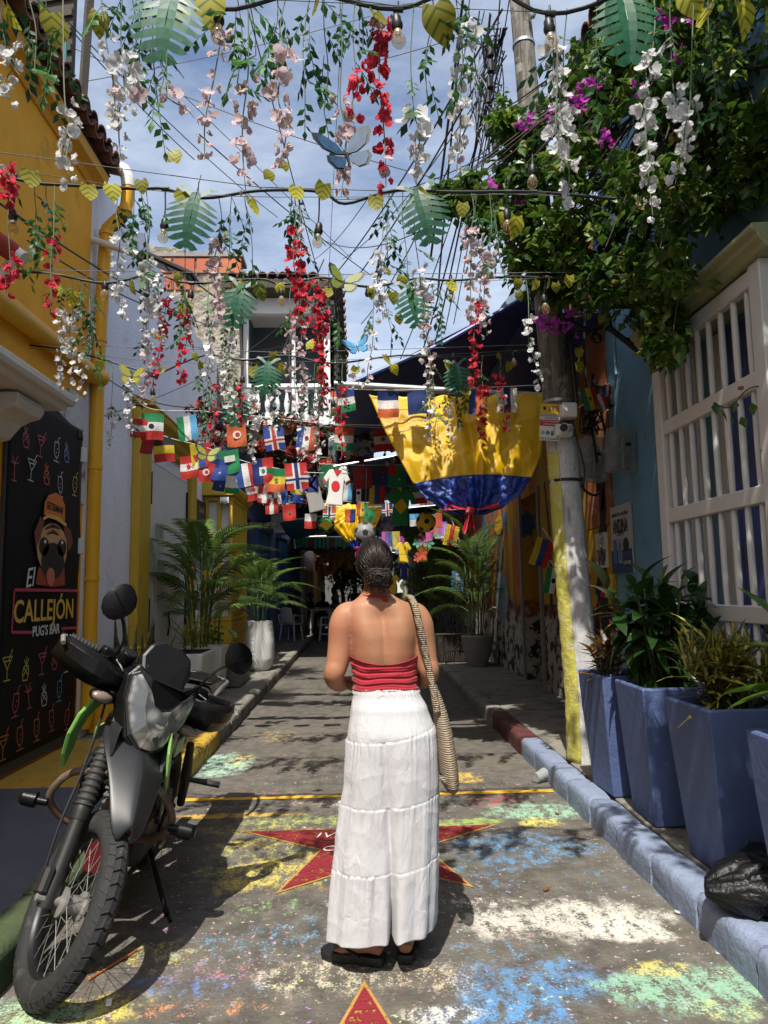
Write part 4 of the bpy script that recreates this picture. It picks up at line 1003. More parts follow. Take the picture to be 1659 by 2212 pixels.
def clear_plastic():
    t = NT('clear_meter_plastic')
    t.fin((.55, .56, .55, 1), .25, None, 0, .5); g = t.node('ShaderNodeBsdfTransparent'); g.inputs[0].default_value = (.82, .84, .83, 1)
    ms = t.node('ShaderNodeMixShader'); ms.inputs[0].default_value = .34
    t.l.new(g.outputs[0], ms.inputs[1]); t.l.new(t.b.outputs[0], ms.inputs[2]); t.l.new(ms.outputs[0], t.out.inputs['Surface'])
    return t.mat
M_CLEAR = clear_plastic()
def meter(px, py, Y, sx, sz, label, tilt):
    c = at(px, py, Y=Y); o = thing('meter_box', label, 'meter box', tuple(c), (0, rad(tilt), rad(14)), group='clear meter boxes')
    MB().box(-sx, sx, -.09, .09, -sz, sz).build('cover', M_CLEAR, o, bevel=.035, seg=2)
    MB().box(-sx - .004, sx + .004, -.094, .094, -.01, .01).build('seam', M_CLEAR, o)
    for k in (-1, 1): MB().box(k * sx * .45 - .006, k * sx * .45 + .006, -.105, -.0905, -sz * .9, sz * .9).build('rib', M_CLEAR, o)
    MB().box(-sx * .75, sx * .75, .0, .07, -sz * .8, -sz * .1).build('base_unit', mat('meter_grey', (.12, .12, .125), .5), o, bevel=.01)
    MB().lathe([(sx * .55, 0), (sx * .55, .07)], 18, T(0, .05, sz * .4) @ RX(90)).build('dial', mat('meter_dial', (.32, .32, .31), .4), o, True)
    MB().box(-.02, .02, -.10, -.085, sz * .1, sz * .24).build('seal', M_BLACKP, o)
    return o
meter(1343, 973, 6.0, .125, .20, 'larger clear plastic meter box nearer the grille', 4)
meter(1281, 993, 6.45, .12, .21, 'smaller clear plastic meter box next to the pole', 2)
cb = MB()
for k in range(9):
    pts = [at(1262 + R.uniform(-12, 45), 880 + R.uniform(-20, 60), Y=6.2 + R.uniform(-.05, .1)) for _ in range(5)]
    cb.tube(smoothpath(pts, 5), .007, 5)
tag(cb.build('cable_tangle', M_BLACKP, None, True), 'tangle of black cables behind the camera on the pole', 'cables', None, 'stuff')
for k, pts in enumerate(([(1265, 640), (1262, 760), (1275, 900), (1290, 1000)], [(1282, 820), (1300, 900), (1312, 960)], [(1300, 1060), (1285, 1070), (1262, 1058), (1255, 1030)])):
    tag(MB().tube(smoothpath([at(x_, y_, Y=6.3) for x_, y_ in pts]), .012, 6).build('meter_cable', M_BLACKP, None, True), ['thick black cable running down the orange mural to the meters', 'black cable looping into the larger meter box', 'black cable curling below the smaller meter box'][k], 'cable')
pf = thing('pole_lamp_arm', 'black lamp arm fixed on the orange mural beside the pole', 'bracket', tuple(at(1290, 860, Y=6.4)), w=True)
c = at(1300, 858, Y=6.4); MB(T(*c)).box(-.08, .1, -.06, .06, -.1, .1).build('block', M_BLACKP, pf, bevel=.01); MB().tube([at(1245, 850, Y=6.0), c], .02, 8).build('arm', M_STEEL, pf, True)

# posters on the wall
def wall_board(name, label, cat, y0, y1, z0, z1, m, x_=XR):
    o = thing(name, label, cat, (x_, (y0 + y1) / 2, z0), w=True); o.location = (x_, (y0 + y1) / 2, z0)
    MB().box(x_ - .022, x_ - .006, y0, y1, z0, z1).build('board', m, o)
    MW = Matrix(((0, 0, -1, x_ - .0235), (-1, 0, 0, y1), (0, 1, 0, z0), (0, 0, 0, 1)))   # local x runs towards the camera from y1
    return o, MW, (y1 - y0), (z1 - z0)
p0, p1 = at(1326, 1180, X=XR), at(1370, 1170, X=XR)
zt, zb = at(1345, 1090, X=XR).z, at(1345, 1238, X=XR).z
ap, MW, W_, H_ = wall_board('beer_poster', 'grey and blue Andina Light drink poster on the steel blue wall', 'poster', p1.y, p0.y, zb, zt, flat('poster_grey', (.42, .42, .42)))
ap['label'] = 'grey and blue poster with two cans on the steel blue wall'
MB(MW).box(0, W_, 0, H_ * .34, 0, .002).build('blue_ground', flat('poster_deep_blue', (.03, .06, .17)), ap)
text('lettering', 'PANATELA LIGERA', .05, M_SBLK, MW @ T(W_ / 2, H_ * .86, .002), ap, width=W_ * .8)
text('lettering', 'ANDINA', .12, M_SBLK, MW @ T(W_ / 2, H_ * .68, .002) @ S(1, 1.5, 1), ap, width=W_ * .74, bold=.002)
text('lettering', 'LIGHT', .07, M_SBLK, MW @ T(W_ / 2, H_ * .58, .002), ap, width=W_ * .36)
for k in range(2):
    MB(MW).box(W_ * (.12 + .24 * k), W_ * (.30 + .24 * k), H_ * .14, H_ * .5, .0025, .005).build('printed_can', flat('can_blue%d' % k, (.06 + .16 * k, .16 + .14 * k, .36)), ap, bevel=.02)
text('lettering', 'ANDINA', .05, M_SBLK, MW @ T(W_ * .45, H_ * .31, .0065) @ RZ(-90), ap, width=H_ * .26)
MB(MW).lathe([(W_ * .13, 0), (W_ * .13, .003)], 18, T(W_ * .74, H_ * .40, .002)).build('crest', M_SBLK, ap)
MB(MW).box(W_ * .58, W_ * .96, H_ * .1, H_ * .19, .0025, .004).build('price_box', M_SBLK, ap); text('lettering', '$10.000', .05, M_PAPER, MW @ T(W_ * .77, H_ * .145, .0055), ap, width=W_ * .34)
p0, p1 = at(1292, 1190, X=XR), at(1316, 1190, X=XR)
zt, zb = at(1300, 1152, X=XR).z, at(1300, 1227, X=XR).z
s18, MW, W_, H_ = wall_board('age_notice', 'white minus eighteen age notice on the yellow mural', 'sign', p1.y, p0.y, zb, zt, M_PAPER)
MB(MW).lathe([(W_ * .25, 0), (W_ * .25, .002)], 20, T(W_ / 2, H_ * .76, 0)).build('ring', M_SBLK, s18); MB(MW).lathe([(W_ * .21, 0), (W_ * .21, .003)], 20, T(W_ / 2, H_ * .76, 0)).build('ring_fill', M_PAPER, s18)
text('lettering', '-18', .10, M_SBLK, MW @ T(W_ / 2, H_ * .76, .004), s18, width=W_ * .3)
for k, s_ in enumerate(('PROHIBIDO', 'LA ENTRADA', 'A MENORES', 'DE EDAD')): text('lettering', s_, .06, M_SBLK, MW @ T(W_ / 2, H_ * (.46 - .11 * k), .002), s18, width=W_ * (.8 if k != 3 else .55), bold=.001)

# ------------------------------------------------------------------ plants
def leaf_me(name, L, W, m, droop=.25, fold=.18, n=7, tip=1.0, wav=0.0, heart=0.0):
    mb = MB(); rows = []
    for i in range(n + 1):
        t = i / n; w = W * (math.sin(PI * min(1, t ** .85 * .97 + .03)) ** .8) * (1 if t < .9 else 1)
        if heart: w = W * (math.sin(PI * (0.22 + .78 * t)) ** .9)
        if i == n: w = .0008
        x_ = L * t; z_ = -droop * L * t * t + wav * math.sin(t * 9)
        back = -heart * L * .16 if (heart and i == 0) else 0
        rows.append([(x_ + back, -w, z_ + fold * w), (x_, 0, z_), (x_ + back, w, z_ + fold * w)])
    vs = [p for r_ in rows for p in r_]
    fs = []
    for i in range(n):
        a = i * 3; fs += [(a, a + 1, a + 4, a + 3), (a + 1, a + 2, a + 5, a + 4)]
    mb.add(vs, fs)
    return mb.mesh(name, m, True, 0)

def spotted_leaf():
    t = NT('spotted_green_leaf'); P = t.coord('Object')
    v = t.ramp(t.voro(P, 60), .30, .18); g = t.ramp(t.noise(P, 40, 2), .55, .62)
    c = t.mix(t.noise(P, 8, 3), (.010, .030, .007, 1), (.026, .070, .013, 1)); c = t.mix(t.math('MULTIPLY', v, g), c, (.26, .34, .08, 1))
    t.fin(c, .28, None, 0, .6); tr = t.node('ShaderNodeBsdfTranslucent'); t.set(tr.inputs['Color'], c); ms = t.node('ShaderNodeMixShader'); ms.inputs[0].default_value = .2
    t.l.new(t.b.outputs[0], ms.inputs[1]); t.l.new(tr.outputs[0], ms.inputs[2]); t.l.new(ms.outputs[0], t.out.inputs['Surface'])
    return t.mat
def croton_leaf(name, edge, mid):
    t = NT(name); P = t.coord('Object'); s = t.sep(P)
    a = t.ramp(t.math('ABSOLUTE', t.math('ADD', s[1], t.math('MULTIPLY', t.math('SUBTRACT', t.noise(P, 50, 3), .5), .012))), .0012, .0042)
    c = t.mix(a, mid + (1,), t.mix(t.ramp(t.noise(P, 25, 3), .45, .6), edge + (1,), mid + (1,)))
    oi = t.node('ShaderNodeObjectInfo').outputs['Random']; h = t.node('ShaderNodeHueSaturation'); t.set(h.inputs['Color'], c); t.set(h.inputs['Value'], t.ramp(oi, 0, 1, .5, 1.3))
    t.fin(h.outputs['Color'], .35, None, 0, .5); tr = t.node('ShaderNodeBsdfTranslucent'); t.set(tr.inputs['Color'], h.outputs['Color']); ms = t.node('ShaderNodeMixShader'); ms.inputs[0].default_value = .2
    t.l.new(t.b.outputs[0], ms.inputs[1]); t.l.new(tr.outputs[0], ms.inputs[2]); t.l.new(ms.outputs[0], t.out.inputs['Surface'])
    return t.mat
M_SPOT = spotted_leaf()
M_CROT = croton_leaf('croton_yellow_leaf', (.03, .06, .012), (.40, .34, .05))
M_CROR = croton_leaf('croton_red_leaf', (.03, .025, .012), (.26, .12, .02))
M_LIME = leafmat('bright_green_leaf', (.06, .14, .015), (.12, .22, .03), .3, .35)
M_STEM = mat('green_stem', (.06, .09, .03), .7); M_SOIL = mat('soil', (.03, .022, .015), .95, bump=.6)
LV_SPOT = [leaf_me('leaf', L, W, M_SPOT, dr, .22) for L, W, dr in ((.17, .036, .35), (.14, .033, .55), (.19, .038, .75))]
LV_CROT = [leaf_me('leaf', L, W, M_CROT, dr, .25, wav=wv) for L, W, dr, wv in ((.17, .014, .3, .006), (.14, .012, -.2, .010), (.19, .013, .8, .008))]
LV_CROR = [leaf_me('leaf', L, W, M_CROR, dr, .25) for L, W, dr in ((.15, .022, .3), (.12, .02, .6))]
LV_LIME = [leaf_me('leaf', L, W, M_LIME, dr, .2) for L, W, dr in ((.30, .085, .25), (.24, .07, .4))]
def bush(parent, cx, cy, z0, stems, leaves, seed, h, spread, per, up=(75, -10), scale=(.8, 1.15)):
    r = random.Random(seed); stem = MB()
    for s_ in range(stems):
        a = r.uniform(0, 2 * PI); lean = r.uniform(.1, 1) * spread; hh = h * r.uniform(.55, 1.0)
        top = Vector((cx + lean * math.cos(a), cy + lean * math.sin(a), z0 + hh)); base = Vector((cx + .05 * math.cos(a), cy + .05 * math.sin(a), z0 - .03))
        P = smoothpath([base, base.lerp(top, .5) + Vector((0, 0, .04)), top], 5); stem.tube(P, .006, 5)
        for k in range(per):
            t = .25 + .75 * (k / max(1, per - 1)) ** .8; p = P[min(len(P) - 1, int(t * (len(P) - 1)))]
            az = k * 2.4 + r.uniform(-.5, .5) + a; el = up[1] + (up[0] - up[1]) * max(0, (t - .3) / .7) ** 2 + r.uniform(-15, 15)
            M_ = T(*p) @ Matrix.Rotation(az, 4, 'Z') @ RY(-el) @ RX(r.uniform(-25, 25)) @ S(r.uniform(*scale))
            link('leaf', r.choice(leaves), parent, M_)
    stem.build('stem', M_STEM, parent, True)

M_PLT = mat('blue_planter_paint', (0.075, 0.108, 0.235), .55, var=.2, scale=5, bump=.45, bscale=16, wear=(.12, .145, .23), wlo=.58, whi=.72, wscale=5, coord='World')
def planter(x, y, label, rot, seed):
    o = thing('blue_planter', label, 'planter', (x, y, .154), (0, 0, rad(rot)), group='tall blue planters on the right pavement')
    h, tp, bt = .745, .222, .165
    mb = MB(); rr_ = random.Random(seed); rings = []
    for z, w in ((0, bt), (h * .33, bt + (tp - bt) * .33 + .002), (h * .66, bt + (tp - bt) * .66 + .003), (h - .012, tp), (h, tp - .006), (h, tp - .028), (h - .09, tp - .034)):
        rings.append([(sx * (w + rr_.uniform(-.003, .003)), sy * (w + rr_.uniform(-.003, .003)), z) for sx, sy in ((-1, -1), (1, -1), (1, 1), (-1, 1))])
    mb.rings(rings, True, True).build('pot', M_PLT, o, bevel=.010, seg=2)
    MB().box(-tp + .035, tp - .035, -tp + .035, tp - .035, h - .088, h - .075).build('soil', M_SOIL, o)
    return o, h
def plant_on(label, x, y, z, cat='plant', name='potted_plant'):
    return thing(name, label, cat, (x, y, z))
PL = [(1.728, 4.68, 'tall blue planter nearest the white pole', 2, 1), (1.768, 4.11, 'second tall blue planter from the pole with spotted shrub', -1, 2), (1.772, 3.40, 'third tall blue planter from the pole behind the rubbish bag', 1, 3), (1.72, 2.56, 'tall blue planter cut by the right edge of the photo', 0, 4)]
for x_, y_, lb, ro, sd in PL: planter(x_, y_, lb, ro, sd)
zt = .154 + .67
o = plant_on('small red and yellow croton in the planter nearest the pole', 1.70, 4.68, zt); bush(o, -.06, 0, 0, 7, LV_CROR, 1, .28, .14, 9, (70, 30)); 
o = plant_on('dense spotted green shrub in the second planter', 1.768, 4.13, zt); bush(o, 0, .06, 0, 26, LV_SPOT, 2, .66, .32, 12, (70, -30))
o = plant_on('narrow leaved yellow green croton in the third planter', 1.772, 3.40, zt); bush(o, .02, .02, 0, 20, LV_CROT, 3, .34, .22, 17, (75, 20))
o = plant_on('broad bright green plant in the planter at the right edge', 1.73, 2.60, zt); bush(o, -.02, .06, 0, 6, LV_LIME, 5, .40, .15, 6, (50, -10)); 
o = plant_on('thin croton growing behind the third planter by the grille', 2.15, 3.75, .154, name='croton_bush'); bush(o, 0, 0, 0, 9, LV_CROT, 8, 1.05, .25, 10, (75, 0))

# rubbish bag, cup and litter
rbag = thing('rubbish_bag', 'black plastic rubbish bag slumped on the pavement at the right edge', 'bag', (1.74, 2.95, .15))
mb = MB(); rings = []
for i in range(44):
    t = i / 43; ring = []
    rad_ = .145 * (math.sin(PI * min(1, t * .96 + .04)) ** .7)
    for j in range(56):
        a = 2 * PI * j / 56; f = .95 + .30 * noise.noise((math.cos(a) * 1.6, math.sin(a) * 1.6, t * 3)) + .22 * (1 - abs(noise.noise((math.cos(a) * 3 + t, math.sin(a) * 3, t * 5)))) ** 4 + .06 * math.sin(11 * a + 9 * t)
        ring.append((-.36 + .60 * t + .02 * math.cos(a), rad_ * f * math.cos(a) * 1.1, max(.004, .10 + .04 * t + rad_ * f * .75 * math.sin(a))))
    rings.append(ring)
mb.rings(rings).build('bag', mat('black_bin_bag', (.004, .004, .0045), .34, var=.2, bump=1.0, bscale=11, spec=.45), rbag, True, 0)
M_CUP = clear_plastic(); M_CUP.name = 'clear_cup_plastic'
cp_ = thing('plastic_cup', 'clear plastic cup lying in the gutter by the kerb', 'cup', tuple(G(1168, 1690)), (0, rad(82), rad(35)))
cp_.location.z = .048
MB().lathe([(.032, -.05), (.045, .05), (.047, .05), (.034, -.052)], 18, caps=False).build('wall', M_CUP, cp_, True); MB().lathe([(.032, -.05), (.032, -.047)], 18).build('base', M_CUP, cp_)
lt = [(1465, 1975, 'crumpled foil bottle cap by the kerb', (.45, .45, .45)), (925, 1770, 'small white paper scrap on the road right of the skirt', (.7, .7, .68)), (235, 2172, 'white scrap of litter beside the front tyre', (.7, .7, .7)), (1203, 1760, 'dry brown leaf in the gutter', (.18, .07, .03)), (1180, 1925, 'curled brown leaf on the road near the kerb', (.16, .06, .02))]
for px, py, lb, col in lt:
    p = G(px, py); s_ = .015
    tag(MB(T(p.x, p.y, .006) @ RZ(R.uniform(0, 180))).prism([(-s_, 0), (s_ * .4, .002), (s_, .006), (s_ * .9, .010), (0, .006), (-s_, .004)], -s_ * .6, s_ * .6).build('litter', flat('litter%d' % px, col)), lb, 'litter')
st_ = MB().tube([G(296, 2055) + Vector((0, 0, .006)), G(240, 2090) + Vector((0, 0, .008)), G(190, 2120) + Vector((0, 0, .005))], .004, 6).build('orange_straw', flat('straw_orange', (.5, .14, .03)))
tag(st_, 'orange strap lying on the road behind the front tyre', 'strap')

# ------------------------------------------------------------------ palms and pots on the left pavement
M_PALM = leafmat('palm_leaflet', (.055, .115, .018), (.12, .19, .04), .36, .38, 3, .3, .5)
def frond_me(L, seed, droop=.55, W=.26):
    r = random.Random(seed); mb = MB(); P = []
    n = 30
    for i in range(n + 1):
        t = i / n; P.append(Vector((L * (t - .12 * t * t * droop), 0, L * (.42 * t - (.42 + droop * .5) * t ** 2.1))))
    mb.tube(P, [.008 * (1 - .8 * i / n) + .0015 for i in range(n + 1)], 5)
    for i in range(4, n + 1):
        t = i / n; w = W * math.sin(PI * (.16 + .80 * t)) ** .7 * r.uniform(.85, 1.1)
        d = (P[min(i + 1, n)] - P[i - 1]).normalized()
        for s_ in (-1, 1):
            side = Vector((0, s_, 0)); out = (side * .86 + d * .55 + Vector((0, 0, .14))).normalized()
            if i == n: out = (d + side * .25).normalized()
            a = P[i]; b = a + out * w * .55 + Vector((0, 0, -.02 * w)); c = a + out * w * .95 + Vector((0, 0, -.30 * w * r.uniform(.6, 1.4)))
            hw_ = .0135; wd = d * hw_
            mb.add([a - wd * .5, a + wd * .5, b + wd, b - wd, c], [(0, 1, 2, 3), (3, 2, 4)])
    return mb.mesh('frond', M_PALM, False)
FRONDS = [frond_me(.95, 1, .5), frond_me(1.1, 2, .8), frond_me(.8, 3, .35), frond_me(.95, 4, 1.1)]
def palm(label, x, y, z, h, n, seed, sc=1.0, tall=1.0, canes=7):
    o = thing('areca_palm', label, 'palm', (x, y, z), group='potted areca palms'); r = random.Random(seed); cane = MB()
    for k in range(canes):
        a = 2 * PI * k / canes + r.uniform(-.3, .3); p = Vector((.08 * math.cos(a), .08 * math.sin(a), -.05)); q_ = Vector((.20 * math.cos(a), .20 * math.sin(a), h * r.uniform(.6, .9)))
        cane.tube([p, p.lerp(q_, .5) + Vector((0, 0, .03)), q_], .012, 6)
    cane.build('cane', M_STEM, o, True)
    for k in range(n):
        a = 2.4 * k + r.uniform(-.4, .4); t = k / n; base = Vector((.13 * math.cos(a), .13 * math.sin(a), h * (.25 + .65 * t)))
        el = 15 + 55 * t + r.uniform(-12, 12)
        link('frond', r.choice(FRONDS), o, T(*base) @ Matrix.Rotation(a, 4, 'Z') @ RY(-el) @ RX(r.uniform(-20, 20)) @ S(sc * r.uniform(.8, 1.12)))
    return o
M_POTW = mat('white_ribbed_pot', (.56, .56, .545), .6, var=.1, bump=.2, coord='World', wear=(.35, .34, .32), wlo=.6, whi=.75)
M_ROUGHW = mat('rough_white_planter', (.60, .585, .54), .85, var=.12, bump=.9, bscale=9, coord='World')
vz = thing('ribbed_vase_planter', 'tall white tapered planter with slanting ribs on the left pavement', 'planter', (-1.66, 12.25, .154))
mb = MB(); rings = []; nn = 48
for i in range(25):
    t = i / 24; z = .82 * t
    r0 = .20 + .055 * math.sin(PI * min(1, t * 1.15)) if t < .8 else .215 + .0 * t
    r0 = lerpt([(0, .15), (.06, .20), (.25, .245), (.55, .25), (1, .215)], t)[0]
    rings.append([((r0 + .007 * math.cos(24 * (2 * PI * k / nn) * 1 + (26 * t) * (1 if math.sin(2 * (2 * PI * k / nn)) > 0 else -1))) * math.cos(2 * PI * k / nn), (r0 + .007 * math.cos(24 * (2 * PI * k / nn) + 26 * t)) * math.sin(2 * PI * k / nn), z) for k in range(nn)])
rings.append([(.19 * math.cos(2 * PI * k / nn), .19 * math.sin(2 * PI * k / nn), .815) for k in range(nn)]); rings.append([(.185 * math.cos(2 * PI * k / nn), .185 * math.sin(2 * PI * k / nn), .74) for k in range(nn)])
mb.rings(rings).build('pot', M_POTW, vz, True, 60)
palm('areca palm growing in the ribbed white vase', -1.66, 12.25, .95, .85, 26, 5, .78)
bxp = thing('white_box_planter', 'rough white box planter below the palm by the mustard pilaster', 'planter', (-2.1, 8.55, .154))
MB().prism([(-.36, 0), (.30, 0), (.36, .62), (-.40, .62)], -.36, .36).build('box', M_ROUGHW, bxp, bevel=.03, seg=2); MB().box(-.34, .32, -.31, .31, .6, .625).build('soil', M_SOIL, bxp)
b2 = thing('white_corner_planter', 'smaller white planter behind the rough box planter', 'planter', (-1.99, 9.45, .154)); MB().prism([(-.22, 0), (.22, 0), (.27, .62), (-.27, .62)], -.25, .25).build('box', M_ROUGHW, b2, bevel=.02)
palm('large areca palm in front of the white double door', -2.02, 9.3, .78, 1.30, 30, 9, 1.0, canes=9)
bk = thing('concrete_block', 'low concrete step block between the white planters and the vase', 'block', (-1.85, 10.6, .154)); MB().prism([(-.25, 0), (.22, 0), (.20, .22), (.1, .33), (-.25, .34)], -.55, .45).build('block', M_CONC, bk, bevel=.02)
o = plant_on('small pale grass plant in the rough white box planter', -2.05, 8.45, .77); GR = [leaf_me('leaf', .34, .009, leafmat('pale_grass', (.12, .17, .03), (.26, .28, .06), .3), .7, .2)]
bush(o, .08, 0, 0, 5, GR, 21, .22, .10, 12, (85, 40))
VINE = [leaf_me('leaf', .07, .022, M_LIME, .3, .2), leaf_me('leaf', .06, .02, leafmat('dark_vine_leaf', (.02, .05, .012), (.04, .08, .02), .25), .3, .2)]
o = plant_on('trailing vine over the edge of the rough white planter', -2.30, 8.15, .75, name='trailing_vine'); bush(o, 0, 0, 0, 8, VINE, 23, .12, .16, 10, (10, -60)); bush(o, -.05, -.05, -.25, 6, VINE, 24, .2, .12, 8, (10, -60))
o = plant_on('dark leafy plant between the palm and the mustard window', -1.95, 10.3, .30, name='leafy_plant'); bush(o, -.1, .2, .0, 12, LV_LIME[1:] + VINE, 25, .8, .3, 10, (50, -20), (.5, .9))
yb = thing('yellow_trough', 'ochre plant trough at the foot of the rain pipe', 'planter', (-2.25, 7.35, .154)); MB().box(-.30, .22, -.4, .4, 0, .30).build('trough', M_YTRIM, yb, bevel=.015); MB().box(-.27, .19, -.37, .37, .28, .305).build('soil', M_SOIL, yb)
SNAKE = [leaf_me('leaf', .75, .032, croton_leaf('snake_plant_leaf', (.16, .17, .06), (.03, .06, .025)), -.06, .5, tip=1)]
sp = thing('snake_plant', 'tall snake plant in the ochre trough behind the motorcycle', 'plant', (-2.25, 7.35, .45))
r_ = random.Random(3)
for k in range(16):
    a = r_.uniform(0, 360); link('leaf', SNAKE[0], sp, T(r_.uniform(-.16, .14), r_.uniform(-.3, .3), 0) @ RZ(a) @ RY(-r_.uniform(62, 88)) @ S(r_.uniform(.6, 1.15)))
# palms and pots in the shade on the right
rp_ = thing('shaded_pot', 'large pale pot on the right pavement, darkened in its colour to look shaded', 'planter', (2.05, 12.3, .154)); MB().lathe([(.16, 0), (.25, .25), (.28, .50), (.25, .52), (.23, .45)], 20).build('pot', M_MORT, rp_, True)  # pale pot takes the darker mortar colour to look shaded
palm('tall areca palm in the shade on the right pavement', 2.05, 12.3, .62, 1.6, 26, 31, .95, canes=9)
palm('second shaded palm farther along the right pavement', 1.75, 16.0, .25, 2.2, 30, 32, 1.3, canes=9)
rp2 = thing('shaded_crate', 'slatted crate below the shaded palm on the right', 'crate', (1.75, 13.2, .154))
for k in range(6): MB().box(-.3 + k * .1, -.22 + k * .1, -.30, -.28, .02, .5).build('slat', M_DWOOD, rp2)
MB().box(-.3, .3, -.27, .3, 0, .48).build('bin', M_DWOOD, rp2)
# ------------------------------------------------------------------ motorcycle (x forward, y its left, z up)
RC = Vector((-1.211, 4.176, -.014))
hd = rad(-88.9)
LEAN = -13.4
bike = thing('motorcycle', 'black and green trail motorcycle parked on its side stand at the left', 'motorcycle', tuple(RC), (rad(LEAN), 0, hd))
M_TYRE = mat('tyre_rubber', (.020, .020, .020), .78, var=.35, scale=10, bump=.35, bscale=60, wear=(.075, .07, .062), wlo=.55, whi=.72, wscale=9)
M_RIM = mat('black_rim', (.02, .02, .022), .4, metal=.5); M_SPOKE = mat('spoke_steel', (.15, .147, .14), .6, metal=.3); M_HUB = mat('cast_alloy', (.30, .29, .27), .5, metal=.6, var=.3, bump=.2)
M_GLOSSK = mat('gloss_black_plastic', (.010, .010, .011), .22, var=.15, spec=.5); M_MATK = mat('scuffed_black_plastic', (.0055, .0055, .006), .32, var=.3, scale=7, bump=.12, bscale=40, wear=(.03, .03, .03), wlo=.62, whi=.7, spec=.18)
M_GREYP = mat('dark_grey_fender', (.015, .016, .018), .40, var=.2, scale=5, wear=(.05, .05, .05), wlo=.6, whi=.75); M_GRNP = mat('lime_green_panel', (.20, .42, .10), .3, var=.1, spec=.5); M_SEATM = mat('seat_vinyl', (.045, .045, .048), .55, bump=.2, bscale=90)
M_RUST = mat('rusty_crash_bar', (.13, .085, .06), .6, var=.4, scale=14, metal=.3, wear=(.22, .20, .18), wlo=.55, whi=.65); M_ENG = mat('engine_black', (.03, .03, .032), .5, metal=.4, var=.3); M_SILV = mat('silver_metal', (.5, .5, .5), .3, metal=.85)
M_REDP = mat('red_plastic', (.10, .008, .010), .5); M_FORK = mat('fork_slider', (.022, .022, .022), .5, metal=.3, var=.3); M_BOOT = mat('fork_boot_rubber', (.028, .027, .026), .6, var=.2)
def lens_mat():
    t = NT('headlamp_lens'); P = t.coord('Object'); n = t.voro(P, 16); f = t.noise(P, 12, 4)
    c = t.mix(t.ramp(n, .10, .6), (.34, .335, .30, 1), (.08, .078, .068, 1)); return t.fin(c, .10, t.bump(n, .15, .02), .45, .7, Coat_Weight=1.0, Coat_Roughness=.05)
M_LENS = lens_mat(); M_SIGL = mat('smoked_signal_lens', (.20, .15, .12), .2, spec=.6, var=.3)

def wheel(M0, R_, sec, name, label, rim_r, steps):
    def arc(a, r, y): return (r * math.cos(a), y, r * math.sin(a))
    tyre = MB(M0); rings = []; n = 64
    prof = [(-.031, -.050), (-.043, -.030), (-.046, -.010), (-.040, .014), (-.024, .030), (0, .036), (.024, .030), (.040, .014), (.046, -.010), (.043, -.030), (.031, -.050)]
    k_ = sec / .046; rc = R_ - .044
    for i in range(n):
        a = 2 * PI * i / n; rings.append([arc(a, rc + pz, py * k_) for py, pz in prof])
    rings.append(rings[0]); tyre.rings(rings, True, False); w = tyre.build('tyre', M_TYRE, bike, True, 60)
    w['label'] = label
    tr = MB(M0)
    for i in range(steps):
        a0 = 2 * PI * i / steps; da = 2 * PI / steps
        for row, (y0, y1, z0, z1, off) in enumerate(((-.040, -.022, .012, .029, .5), (-.021, -.001, .031, .037, 0), (.001, .021, .037, .031, .25), (.022, .040, .029, .012, .75))):
            b0 = a0 + da * off + da * .05; b1 = b0 + da * .80; lift = .0065; skew = da * .22 * (1 if row in (1, 3) else -1)
            vs = []
            for lf in (-.002, lift):
                vs += [arc(b0, rc + z0 + lf, y0 * k_), arc(b0 + skew, rc + z1 + lf, y1 * k_), arc(b1 + skew, rc + z1 + lf, y1 * k_), arc(b1, rc + z0 + lf, y0 * k_)]
            tr.add(vs, [(4, 5, 6, 7), (0, 1, 5, 4), (1, 2, 6, 5), (2, 3, 7, 6), (3, 0, 4, 7)])
    t_ = tr.build('tread_blocks', M_TYRE, w); t_['kind'] = 'stuff'
    rim = MB(M0); rp_ = [(-.030, .0), (-.028, .010), (-.010, .002), (.010, .002), (.028, .010), (.030, 0), (.018, -.014), (0, -.018), (-.018, -.014)]; rings = []
    for i in range(n): rings.append([arc(2 * PI * i / n, rim_r + pz, py) for py, pz in rp_])
    rings.append(rings[0]); rim.rings(rings, True, False); rim.build('rim', M_RIM, bike, True, 50)
    sp_ = MB(M0)
    for i in range(36):
        a = 2 * PI * i / 36; s_ = 1 if i % 2 else -1; b = a + (.62 if (i // 2) % 2 else -.62)
        sp_.tube([arc(a, rim_r - .012, s_ * .006), arc(b, .048, s_ * .034)], .0015, 4)
    o = sp_.build('spokes', M_SPOKE, bike); o['kind'] = 'stuff'
    MB(M0).lathe([(.018, -.075), (.020, -.05), (.052, -.044), (.052, -.034), (.034, -.03), (.032, .03), (.052, .034), (.052, .044), (.020, .05), (.018, .075)], 20, RX(90)).build('hub', M_HUB, bike, True)

